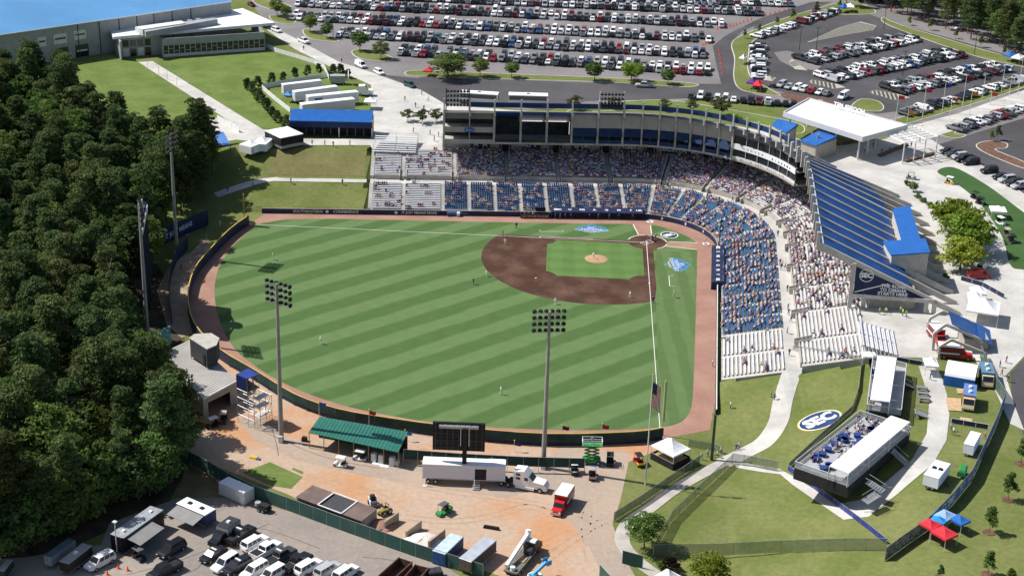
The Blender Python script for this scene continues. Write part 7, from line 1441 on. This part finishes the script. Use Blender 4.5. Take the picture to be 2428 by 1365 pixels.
TREES = {'pine': [], 'pine_thin': [], 'broad': [], 'lime': [], 'olive': [], 'young': [], 'conifer': [], 'purple': []}
for k in range(4): TREES['pine'].append((crown_mesh('crown', PINE, k, 120, 50, sh_pine(18.5, 5.0, 5.0), .44, 1.3, .65), trunk_mesh(17, .26, k)))
for k in range(2): TREES['pine_thin'].append((crown_mesh('crown', PINE, 40 + k, 34, 45, sh_pine(19, 4.0, 9), .55, 1.2, .5), trunk_mesh(18, .24, k, 10)))
for k in range(3): TREES['broad'].append((crown_mesh('crown', BROAD, 10 + k, 96, 58, sh_round(15.5, 5.0, 3.5), .50, 1.55), trunk_mesh(12, .24, k)))
for k in range(2): TREES['lime'].append((crown_mesh('crown', LIME, 20 + k, 60, 55, sh_round(9, 4.2, 1.8), .5, 1.35), trunk_mesh(7, .22, k)))
for k in range(2): TREES['olive'].append((crown_mesh('crown', OLIVE, 25 + k, 40, 45, sh_round(6, 2.6, 1.4), .35, .9), trunk_mesh(5, .15, k)))
for k in range(2): TREES['young'].append((crown_mesh('crown', BROAD, 30 + k, 32, 38, sh_pine(5.2, 1.5, 1.4), .32, .62), trunk_mesh(5, .07, k, 5)))
TREES['conifer'].append((crown_mesh('crown', PINE, 50, 30, 45, sh_pine(3.0, 1.1, .4), .26, .5), trunk_mesh(2.6, .07, 3, 3)))
TREES['purple'].append((crown_mesh('crown', PURP, 51, 36, 42, sh_round(3.4, 2.2, .5), .34, .7), trunk_mesh(2.6, .1, 3, 3)))
def tree(kind, loc, sc, label, group=None, name='tree', idx=None, szs=None):
    cm, tm = (TREES[kind][idx % len(TREES[kind])] if idx is not None else random.choice(TREES[kind]))
    t = E(name, label, 'tree', loc, random.uniform(0, 6.28), group); t.scale = szs or (sc, sc, sc * random.uniform(.92, 1.08)); link('crown', cm, t); link('trunk', tm, t); return t
def inside(p, poly):
    c = False; j = len(poly) - 1
    for i in range(len(poly)):
        if (poly[i][1] > p[1]) != (poly[j][1] > p[1]) and p[0] < (poly[j][0] - poly[i][0]) * (p[1] - poly[i][1]) / (poly[j][1] - poly[i][1]) + poly[i][0]: c = not c
        j = i
    return c
def scatter(poly, dist, seed, tries=9000):
    rs = random.Random(seed); xs_ = [p[0] for p in poly]; ys_ = [p[1] for p in poly]; out = []; cell = {}
    for _ in range(tries):
        p = (rs.uniform(min(xs_), max(xs_)), rs.uniform(min(ys_), max(ys_)))
        if not inside(p, poly): continue
        k = (int(p[0] // dist), int(p[1] // dist))
        if any(math.hypot(p[0] - q[0], p[1] - q[1]) < dist for i in (-1, 0, 1) for j in (-1, 0, 1) for q in cell.get((k[0] + i, k[1] + j), ())): continue
        cell.setdefault(k, []).append(p); out.append(p)
    return out
wood = [tuple(at(*q_))[:2] for q_ in ((55, 262), (150, 285), (250, 335), (330, 375), (420, 398), (478, 402), (500, 445), (470, 478), (430, 505), (378, 560), (322, 640), (296, 740), (305, 830), (352, 905), (395, 968), (420, 1035), (437, 1085), (412, 1140), (378, 1182), (300, 1195), (250, 1212), (200, 1255), (120, 1285), (60, 1320), (-20, 1345), (-110, 1365), (-110, 262))]
pts = scatter(wood, 5.2, 3, 16000)
edge_d = lambda p: min(math.hypot(p[0] - q[0], p[1] - q[1]) for q in wood)
for i, p in enumerate(pts):
    r = random.random(); z = H(*p)
    if r < .66: k, nm, lb = 'pine', 'pine_tree', 'dark green pine in the dense wood beyond right field'
    elif r < .78: k, nm, lb = 'pine_thin', 'pine_tree', 'thin crowned pine showing its trunk in the wood beyond right field'
    else: k, nm, lb = 'broad', 'broadleaf_tree', 'lighter green broadleaf tree among the pines of the wood'
    tree(k, (*p, z), random.uniform(.72, 1.25), lb, 'trees of the wood beyond right field', nm)
TREES['edge'] = [(crown_mesh('crown', BROAD if k else PINE, 60 + k, 62, 50, sh_round(11, 3.6, .3), .6, 1.5), trunk_mesh(8, .2, k)) for k in range(3)]
for k, q_ in enumerate(((440, 1082), (425, 1060), (428, 1110), (415, 1140), (395, 1165), (372, 1182), (345, 1190), (318, 1194), (292, 1198), (262, 1208), (240, 1222), (215, 1246), (190, 1262), (160, 1272), (130, 1284), (100, 1298), (70, 1315), (40, 1328), (5, 1342), (405, 1000), (388, 965), (362, 915), (340, 890), (322, 862), (308, 830), (298, 800))):
    g = at(*q_); tree('edge', (g.x - 1.5, g.y + 1.0, g.z), random.uniform(.7, 1.15), ORD[k] + ' bushy low branched tree along the near edge of the wood', 'edge trees of the wood', 'edge_tree')
for k, q_ in enumerate(((455, 476), (474, 438), (430, 508), (392, 575), (440, 446), (345, 650), (410, 470), (365, 610), (322, 700), (462, 410), (488, 425), (436, 480))):
    g = at(*q_); tree(('pine', 'broad', 'pine', 'pine_thin')[k % 4], g, random.uniform(.85, 1.1), ORD[k] + ' tall tree at the field edge of the wood near the slogan board', 'field edge trees of the wood', 'pine_tree' if k % 4 != 1 else 'broadleaf_tree')
g = gz(345, 560, 0); tree('lime', g, 1.45, 'bright yellow green tree at the wood edge by the floodlight tower', name='broadleaf_tree', szs=(1.0, 1.0, 1.75))
g = at(498, 392); tree('pine_thin', g, .95, 'lone open crowned pine leaning over the blue picnic shelter', name='pine_tree', idx=0)
far = [tuple(gz(*q_, 8))[:2] for q_ in ((2000, 15), (2080, 22), (2200, 58), (2330, 104), (2428, 142), (2520, 175), (2520, -20), (2360, -60), (2000, -60))]
for p in scatter(far, 6.6, 5, 4000): tree('pine' if random.random() < .8 else 'broad', (*p, 8), random.uniform(.75, 1.05), 'pine in the dark wood beyond the coned perimeter road', 'trees of the wood beyond the perimeter road', 'pine_tree')
for kind, px, py, ph, lb in (('broad', 1062, 186, 62, 'broad dark tree beside the red canopies on the lot verge'), ('broad', 1138, 182, 48, 'tree next to the broad dark tree on the lot verge'), ('broad', 1213, 184, 40, 'small tree in the middle of the lot verge'), ('broad', 1409, 192, 50, 'green tree on the verge, left of the yellowing one'), ('lime', 1497, 193, 52, 'yellowing tree on the verge between two green ones'), ('broad', 1583, 200, 40, 'last green tree on the verge towards the coned lane'), ('broad', 853, 121, 50, 'tree on the grass island beside the lot entrance'), ('broad', 903, 140, 45, 'smaller tree on the grass island beside the lot entrance'), ('broad', 735, 76, 44, 'tree on the second island up the access lane'), ('broad', 775, 90, 38, 'smaller tree on the second island up the access lane'), ('broad', 657, 38, 44, 'tall tree on the island beside the hall corner'), ('broad', 679, 46, 34, 'short tree on the island beside the hall corner'), ('olive', 1362, 262, 38, 'olive tree behind the press box, nearest the coaches'), ('olive', 1455, 258, 30, 'olive tree behind the press box light rack'), ('olive', 1575, 262, 30, 'olive tree behind the press box beside the parked cars'), ('olive', 1640, 266, 32, 'olive tree next to the biggest one behind the press box'), ('olive', 1708, 275, 48, 'biggest olive tree behind the curve of the press box'), ('olive', 967, 288, 32, 'feathery plaza tree nearest the concession hall'), ('olive', 1000, 292, 36, 'feathery plaza tree in the middle of three'), ('olive', 1034, 290, 34, 'feathery plaza tree nearest the press box'), ('lime', 2262, 560, 92, 'bright green tree behind the stand roof, uppermost of the cluster'), ('lime', 2288, 598, 95, 'bright green tree in the middle of the cluster behind the stand'), ('lime', 2276, 640, 80, 'bright green tree above the red van'), ('broad', 2235, 530, 50, 'darker tree beside the bright cluster behind the stand'), ('broad', 2165, 455, 26, 'low tree by the planters at the upper end of the stand roof'), ('broad', 1527, 1300, 92, 'round green tree beside the bend of the service path'), ('lime', 1680, 1385, 75, 'green tree cut by the lower picture edge beside the white tent'), ('purple', 1592, 1352, 32, 'purple leaved shrub between the white tent and the green tree'), ('young', 2390, 1185, 66, 'slender young tree on a mulch disc behind the banner fence, upper one'), ('young', 2345, 1262, 62, 'young tree with round crown on a mulch disc by the canopies'), ('young', 2342, 1362, 58, 'young tree on a mulch disc at the lower right edge'), ('young', 2420, 1100, 62, 'thin young tree beside the street bend'), ('young', 2228, 1372, 34, 'small young tree cut by the lower picture edge'), ('young', 2393, 1395, 50, 'young tree barely entering the lower right corner')):
    g = at(px, py) if py > 1000 else gz(px, py, 8); hh = height_at(g, py - ph); base = {'broad': 16.2, 'lime': 9.8, 'olive': 6.5, 'young': 5.6, 'purple': 3.8}[kind]; s_ = hh / base
    wd = {'broad': 1.35, 'lime': 1.25, 'olive': 1.2, 'young': 1.0, 'purple': 1.0}[kind]; wd = 2.3 if px == 1062 else 1.5 if px in (2262, 2288, 2276) else wd; tree(kind, g, s_, lb, None, 'tree', px, (s_ * wd, s_ * wd, s_))
    if kind == 'young': o = MB(); o.prism(circle((g.x, g.y), 1.1, 16), g.z - .1, g.z + .08); o.build('mulch_bed', MULCH, kind='structure')
k = 0
for px, py in ((586, 215), (598, 222), (606, 232), (615, 243), (624, 254), (634, 266), (645, 278), (657, 290), (668, 300), (680, 306), (612, 210), (645, 203), (672, 195), (700, 189), (730, 182), (756, 176), (790, 180), (808, 182), (825, 186)):
    k += 1; g = gz(px, py, 8); t = tree('conifer', g, random.uniform(1.0, 1.45), ORD[k - 1] + ' small dark conifer along the picket fence round the trailers', 'conifers along the picket fence', 'conifer')
for k, (px, py) in enumerate(((1765, 92), (1800, 78), (1842, 60), (1880, 48), (1935, 30), (2155, 60), (2205, 72), (2265, 92), (2325, 112), (2380, 132), (2350, 335), (2365, 333), (1990, 20), (2040, 18))):
    g = gz(px, py, 8); tree('young', g, random.uniform(.55, .85), ORD[k] + ' sapling on the grass edge of the upper parking lots', 'saplings of the parking lots', 'sapling')
for k in range(26):
    px, py = random.uniform(2170, 2230), random.uniform(420, 470)
for k, (px, py) in enumerate(((2175, 470), (2190, 480), (2205, 492), (2150, 440), (2225, 505), (2240, 662), (1570, 1348))):
    g = gz(px, py, 8) if py < 1000 else at(px, py); t = E('shrub', ORD[k] + ' low green shrub by the planters behind the stand roof' if k < 6 else 'low shrub at the fence corner by the purple shrub', 'shrub', g, k, 'shrubs'); link('crown', crown_mesh('crown', BROAD, 70 + k, 12, 36, sh_round(1.4, .9, .1), .3, .5), t); link('trunk', trunk_mesh(.8, .05, k, 3), t)
# ================================================================ cars in the lots
PCOL = [('white', (.76, .76, .76), 30), ('black', (.014, .015, .018), 20), ('charcoal', (.05, .055, .06), 16), ('silver', (.38, .39, .41), 14), ('grey', (.17, .18, .19), 10), ('red', (.26, .014, .02), 4), ('blue', (.02, .07, .20), 2.5), ('maroon', (.10, .012, .02), 3), ('teal', (.03, .11, .14), .6)]
def pick(rs): return rs.choices(PCOL, [c_[2] for c_ in PCOL])[0]
ALLC = []
def row(p0, p1, where, double=True, dens=.985, z=8, flip=0, pitch=2.68, kinds=(55, 26, 20, 4, 6)):
    rs = random.Random(hash((int(p0[0]), int(p0[1]), int(p1[0]))) & 0xffff); a_, b_ = gz(*p0, z), gz(*p1, z); d_ = (b_ - a_); L = d_.length; d_.normalize(); n_ = Vector((-d_.y, d_.x, 0))
    for side in ((-1, 1) if double else (0,)):
        i = 0
        for k in range(int(L / pitch)):
            if rs.random() > dens: continue
            i += 1; c_ = a_ + d_ * (k + .5) * pitch + n_ * (side * 2.75) + Vector((rs.uniform(-.15, .15), rs.uniform(-.3, .3), .12)); back = rs.random() < .25
            ang_ = math.atan2(n_.y, n_.x) + (0 if side < 0 else math.pi) + (math.pi if back else 0) + rs.uniform(-.03, .03)
            if not double: ang_ = math.atan2(n_.y, n_.x) + flip + (math.pi if rs.random() < .2 else 0)
            kd = rs.choices(['suv', 'sedan', 'pickup', 'van', 'hatch'], kinds)[0]; cn = pick(rs)
            if kd == 'pickup': c_ = c_ - Vector((0, 0, 0))
            ALLC.append((c_, ang_, kd, cn, i, where + (', near side' if side < 0 else ', far side' if side > 0 else '')))
for p0, p1, wh in (((945, 124), (1690, 173), 'row beside the verge trees'), ((800, 82), (1680, 133), 'second row of the main lot'), ((690, 42), (1692, 96), 'third row of the main lot'), ((702, 10), (1735, 62), 'fourth row of the main lot'), ((880, -6), (1810, 33), 'fifth row of the main lot'), ((1180, -10), (1890, 12), 'sixth row of the main lot')): row(p0, p1, wh)
for p0, p1, wh in (((1905, 148), (2168, 92), 'first striped row of the upper lot'), ((1952, 190), (2272, 128), 'middle striped row of the upper lot'), ((2110, 218), (2376, 162), 'lower striped row of the upper lot')): row(p0, p1, wh, dens=.99, pitch=2.75)
for p0, p1, wh in (((1790, 92), (1985, 28), 'row curving under the blue tent'), ((1800, 190), (1795, 110), 'row beside the small white tent'), ((1845, 205), (2045, 243), 'row above the mulch bed'), ((2140, 276), (2428, 190), 'row along the flag poles'), ((2260, 312), (2428, 258), 'row across the flag walk'), ((2240, 360), (2428, 452), 'row along the curved kerb'), ((1610, 230), (2005, 262), 'row behind the press box')):
    row(p0, p1, wh, False, .9 if py != 0 else 1, flip=math.pi if p0[0] in (2240, 1845) else 0)
ALLC.sort(key=lambda c_: (c_[0] - CAM).length)
for c_, a_, kd, cn, i, wh in ALLC[:300]:
    noun = {'suv': 'sport utility car', 'sedan': 'saloon car', 'pickup': 'pickup truck', 'van': 'van', 'hatch': 'small car'}[kd]
    o = link('parked_car', JOIN[kd]); o.location = c_; o.scale = (1.09, 1.09, 1.09); o.rotation_euler.z = a_; num = ORD[i - 1] if i <= 30 else 'number ' + str(i)
    tag(o, f'{cn[0]} {noun}, {num} in the {wh}', 'pickup truck' if kd == 'pickup' else 'van' if kd == 'van' else 'car', 'cars parked in the lots', color=cn[1])
def mass(name, items, mats, attr, label, cat, group):
    V = []; Fs = []; MI = []; CO = []; base = 0
    for me, loc, a_, sc, colr in items:
        n = len(me.vertices); co = np.empty(n * 3); me.vertices.foreach_get('co', co); co = co.reshape(-1, 3) * sc; ca, sa = math.cos(a_), math.sin(a_)
        V.append(np.c_[co[:, 0] * ca - co[:, 1] * sa + loc[0], co[:, 0] * sa + co[:, 1] * ca + loc[1], co[:, 2] + loc[2]])
        for p in me.polygons: Fs.append([base + v for v in p.vertices]); MI.append(p.material_index); CO.append(colr)
        base += n
    m = bpy.data.meshes.new(name); m.from_pydata(np.concatenate(V).tolist(), [], Fs)
    for q in mats: m.materials.append(q)
    m.polygons.foreach_set('material_index', MI)
    at_ = m.attributes.new(attr, 'FLOAT_COLOR', 'FACE'); at_.data.foreach_set('color', np.array([(*c, 1) for c in CO]).ravel())
    return tag(link(name, m), label, cat, group, 'stuff')
CARP = mat('massed_vehicle_paint', (1, 1, 1), rough=.28, var=.03, spec=.5, attr='paint')
mass('parked_cars', [(JOIN[kd], c_, a_, 1.09, cn[1]) for c_, a_, kd, cn, i, wh in ALLC[300:]], [CARP, GLASS, BLACK, LAMP], 'paint', 'far rows of parked cars filling the main lot', 'cars', None)
for kd, r_, f_, c_, l_ in (('pickup', (1550, 208), (1505, 206), SIL, 'silver pickup driving along the road behind the press box'), ('suv', (955, 200), (988, 212), (.03, .06, .07), 'dark teal wagon turning off the road beside the plaza'), ('van', (838, 150), (872, 168), WHT, 'white van standing on the kerb lane, higher one'), ('suv', (884, 168), (914, 184), WHT, 'white wagon standing on the kerb lane behind the van'), ('pickup', (705, 95), (735, 108), WHT, 'white pickup on the kerb lane beside the sidewalk'), ('suv', (640, 70), (672, 82), WHT, 'white wagon at the corner of the hall wing'), ('suv', (628, 66), (642, 70), BLK, 'black car just behind the white wagon at the hall'), ('sedan', (1945, 24), (1925, 31), MAROON and (.10, .012, .02), 'maroon car by the coned lane'), ('suv', (2290, 68), (2258, 72), WHT, 'white car alone on the perimeter road'), ('pickup', (2085, 8), (2062, 3), BLK, 'black pickup at the top of the perimeter road'), ('sedan', (588, 10), (604, 18), (.10, .012, .02), 'dark red car turning by the hall end wall')):
    car(kd, r_, f_, c_, l_, z=8.06, name='car')
# lot details: hatched islands, bay lines, cones, tents
for pl in ([(1912, 102), (1990, 66), (2040, 52), (2078, 62), (2070, 72), (2000, 84)], [(1870, 148), (1878, 140), (1900, 158), (1915, 168), (1885, 165)], [(1915, 196), (1925, 190), (1985, 200), (2005, 208), (1975, 211)], [(2060, 220), (2072, 214), (2130, 224), (2158, 232), (2120, 238)]):
    p = [gz(*q_, 8) for q_ in pl]; c_ = sum(p, Vector()) / len(p); sheet('hatched_marking', strip_pts([tuple(x)[:2] for x in p] + [tuple(p[0])[:2]], .3)[:len(p) + 1] + list(reversed(strip_pts([tuple(x)[:2] for x in p] + [tuple(p[0])[:2]], .3)[len(p) + 1:][::-1]))[::-1] if False else [tuple(x)[:2] for x in p], 8, .085, mat('hatch_paint', (.40, .38, .30), var=.1))
    d_ = (p[len(p) // 2] - p[0]); L = d_.length; d_.normalize(); n_ = Vector((-d_.y, d_.x, 0)); cc_ = 0
    poly2 = [tuple(x)[:2] for x in p]
    for k in range(int(L / 1.3)):
        m0 = p[0] + d_ * (k + .5) * 1.3; ts = [t_ / 10 for t_ in range(-120, 121) if inside(tuple(m0 + n_ * t_ / 10)[:2], poly2)]
        if ts and ts[-1] - ts[0] > .6: sheet('asphalt_gap', [tuple(m0 + n_ * t_ + d_ * e_)[:2] for t_, e_ in ((ts[0] + .15, -.42), (ts[0] + .15, .42), (ts[-1] - .15, .42), (ts[-1] - .15, -.42))], 8, .095, ASPH)
kc = 0
for (a_, b_, n) in (((1690, 100), (1660, 110), 5), ((1700, 70), (1745, 60), 6), ((1745, 60), (1790, 45), 5), ((1705, 120), (1715, 185), 6), ((1815, 38), (1880, 20), 6), ((2120, 22), (2400, 112), 14)):
    for k in range(n):
        g = gz(a_[0] + (b_[0] - a_[0]) * k / n, a_[1] + (b_[1] - a_[1]) * k / n, 8.05); q = MB(); q.box(-.35, .35, -.35, .35, 0, .06); q.tube((0, 0, .06), (0, 0, 1.1), .26, .06, 8); o = q.local('traffic_cone', ORANGE); o.location = g; tag(o, 'orange traffic cone marking the lanes of the upper lots', 'cone', 'cones in the upper lots')
tent([(1755, 138), (1768, 140), (1770, 133), (1758, 131)], 8, 2.3, 'white tent on the grass strip beside the parked row'); tent([(1990, 17), (2005, 20), (2010, 13), (1996, 11)], 8, 2.3, 'blue tent on the island at the top of the upper lot', BLUET); tent([(2006, 17), (2024, 18), (2026, 11), (2010, 10)], 8, 2.3, 'white tent on the island at the top of the upper lot')
tent([(2382, 130), (2402, 136), (2408, 128), (2390, 124)], 8, 2.3, 'blue tent on the verge at the upper right', BLUET); tent([(2400, 137), (2424, 141), (2428, 132), (2408, 128)], 8, 2.3, 'white tent on the verge at the upper right edge')
tent([(1772, 196), (1792, 199), (1796, 188), (1776, 186)], 8, 2.2, 'purple tailgate tent at the tip of the grass strip', mat('purple_canvas', (.11, .03, .22), rough=.8)); tent([(1786, 203), (1806, 205), (1808, 193), (1790, 191)], 8, 2.2, 'red tailgate tent beside the purple one', mat('red_canvas', (.60, .03, .045), rough=.8)); tent([(1812, 190), (1835, 193), (1838, 184), (1816, 181)], 8, 2.4, 'tan tailgate tent behind the red one', TAN)
tent([(1004, 168), (1025, 170), (1028, 163), (1008, 161)], 8, 2.0, 'white and red tent under the broad dark tree', mat('red_canvas', (.60, .03, .045), rough=.8))
for k, (px, py) in enumerate(((790, 90), (1095, 172), (1935, 122), (2095, 72), (2140, 180), (2310, 130), (1895, 120))):
    g = gz(px, py, 8); t = E('lot_lamp', ORD[k] + ' slim dark lamp post of the parking lots from the hall side', 'lamp post', g, 0, 'lamp posts of the lots'); q = MB(); q.tube((0, 0, 0), (0, 0, 8.5), .12, .08, 6); q.local('pole', DSTEEL, t); q = MB(); q.box(-.9, .9, -.15, .15, 8.4, 8.55); q.local('lamp_head', DSTEEL, t)
# ================================================================ people on the field
WS, DK = (.72, .72, .70), (.02, .025, .045)
for px, py, ms, rz, cl, lb, nm in ((1407, 614, PLAYER[1], R(150), WS, 'pitcher in white standing on the light clay mound', 0), (1199, 579, PLAYER[2], R(150), WS, 'first baseman in white crouching on the dark infield dirt', 0), (1155, 655, PLAYER[2], R(110), WS, 'second baseman in white at the far rim of the infield dirt', 0), (1318, 722, PLAYER[2], R(30), WS, 'shortstop in white at the lower rim of the infield dirt', 0), (1494, 706, PLAYER[2], R(0), WS, 'third baseman in white near the third base line', 0), (647, 616, PLAYER[0], R(-80), WS, 'right fielder in white beside a lamp shadow', 0), (760, 815, PLAYER[0], R(-60), WS, 'centre fielder in white alone in deep outfield', 0), (1188, 935, PLAYER[1], R(-30), WS, 'left fielder in white near the outfield wall', 0), (1544, 570, PLAYER[1], R(90), (.5, .5, .52), 'batter in grey beside home plate', 0), (1548, 572, PLAYER[2], R(45), DK, 'catcher in dark gear crouching behind home plate', 0), (1553, 567, STAND[2], R(225), DK, 'umpire in black bending behind the catcher', 1), (1192, 560, STAND[0], R(-90), DK, 'umpire in dark blue on the first base line', 1), (1122, 674, STAND[0], R(-60), (.02, .06, .12), 'umpire in dark blue on the grass behind second base', 1), (1548, 718, STAND[0], R(0), DK, 'umpire in dark blue on the third base line', 1), (1224, 542, STAND[0], R(190), DK, 'coach in dark jacket in the first base coaching box', 1), (1598, 705, PLAYER[3], R(90), (.5, .45, .35), 'coach in pale top near the third base coaching box', 0), (1671, 580, PLAYER[0], R(60), WS, 'batter waiting beside the on deck circle', 0), (875, 507, STAND[0], R(180), (.1, .2, .25), 'person sitting by the wall below the outer bleachers', 1), (1690, 868, STAND[0], R(90), WS, 'person in white at the foot of the third base wall', 1)):
    person(ms, gz(px, py, .03), rz, cl, lb, None, 1.08)
# ================================================================ spectators
TOPS = [('white', (.76, .76, .77), 34), ('purple', (.16, .07, .34), 14), ('navy', (.03, .045, .14), 14), ('red', (.42, .04, .07), 7), ('maroon', (.16, .02, .04), 6), ('yellow', (.70, .52, .12), 4), ('orange', (.62, .24, .08), 3), ('grey', (.40, .41, .45), 12), ('blue', (.07, .18, .46), 10), ('pink', (.62, .34, .42), 6), ('lime', (.35, .62, .06), 1), ('black', (.02, .02, .025), 6)]
rs = random.Random(11); SPEC = []
for (s0, s1, d, z, dens) in SROWS:
    arc_ = 0 < s0 < LARC; wd = .55 / ((20 + d) / 30 if arc_ else 1); n = int((s1 - s0) / wd); run = 0; pres = rs.random() < dens
    for k in range(n):
        if run <= 0: pres = rs.random() < dens * rs.uniform(.75, 1.25); run = rs.choice((1, 1, 2, 2, 3, 4))
        run -= 1
        if not pres: continue
        s = s0 + (k + .5) * wd; x, y = P2(s, d); x2, y2 = P2(s, d - 1); SPEC.append((x, y, z + .02, math.atan2(y2 - y, x2 - x) - math.pi / 2 + rs.uniform(-.35, .35), rs.choices(TOPS, [q_[2] for q_ in TOPS])[0], s, d, k))
SPEC.sort(key=lambda q_: (Vector(q_[:3]) - CAM).length)
for x, y, z, a_, tp, s, d, k in SPEC[:110]:
    tier = 'upper' if d > 17 else 'lower'; ls = UA if d > 17 else LA; blk = sum(1 for q_ in ls if q_ < s); rw_ = int((d - (17.5 if d > 17 else 1)) / (.84 if d > 17 else .865)) + 1
    lab = f'seated spectator in {tp[0]}, row {rw_}, place {k + 1}, {ORD[blk - 1]} block of the {tier} stand'
    person(SEATED, (x, y, z), a_, tp[1], lab, 'spectators nearest the left field end', rs.uniform(.92, 1.08))
mass('crowd', [(SEATED, q_[:3], q_[3], rs.uniform(.9, 1.1), q_[4][1]) for q_ in SPEC[110:]], [CROWDC, TROUS, SKIN, HAIR], 'shirt', 'seated crowd filling the stands', 'crowd', None)
# people on the walks
walk = []
for k in range(22):
    s = rs.choice([rs.uniform(-60, 0), rs.uniform(5, 50), rs.uniform(55, 125)]); walk.append((P3(s, rs.uniform(14.5, 16.8), 4.0), 'on the cross walk of the stands'))
for px, py in ((1836, 948), (1828, 942), (1732, 968), (1678, 1082), (1690, 1078), (1700, 1085), (1710, 1075), (1662, 1090), (1745, 1068), (1752, 1065), (812, 438), (690, 436), (600, 442), (540, 455)): walk.append((tuple(at(px, py)), 'on the pale path across the grass banks'))
for px, py in ((985, 255), (1005, 262), (1015, 240), (960, 240), (1002, 300), (1020, 320), (1040, 325), (1030, 335), (980, 315), (1000, 225), (810, 150), (720, 120), (2050, 360), (2090, 365), (2110, 355), (2070, 350), (2180, 340), (2160, 350), (2140, 330), (2370, 870), (2375, 890), (2390, 905), (2385, 860), (2140, 748), (2148, 752), (2135, 742), (2100, 745), (2085, 745), (2335, 1040), (2255, 1020), (2260, 1030), (1960, 70), (1800, 165), (2170, 990), (2205, 900), (600, 365), (640, 350), (700, 348), (740, 345), (770, 345), (790, 348), (830, 345)): walk.append((tuple(gz(px, py, 8.08)), 'on the pavement around the stadium'))
for k, (p, wh) in enumerate(walk):
    tp = rs.choices(TOPS, [q_[2] for q_ in TOPS])[0] if not (p[2] > 8 and 45 < p[0] < 62 and -66 < p[1] < -50) else ('lime', (.45, .75, .03), 1)
    person(rs.choice((STAND[0], STAND[1], STAND[3])), p, rs.uniform(0, 6.28), tp[1], f'standing person in {tp[0]} {wh}', 'people walking about')
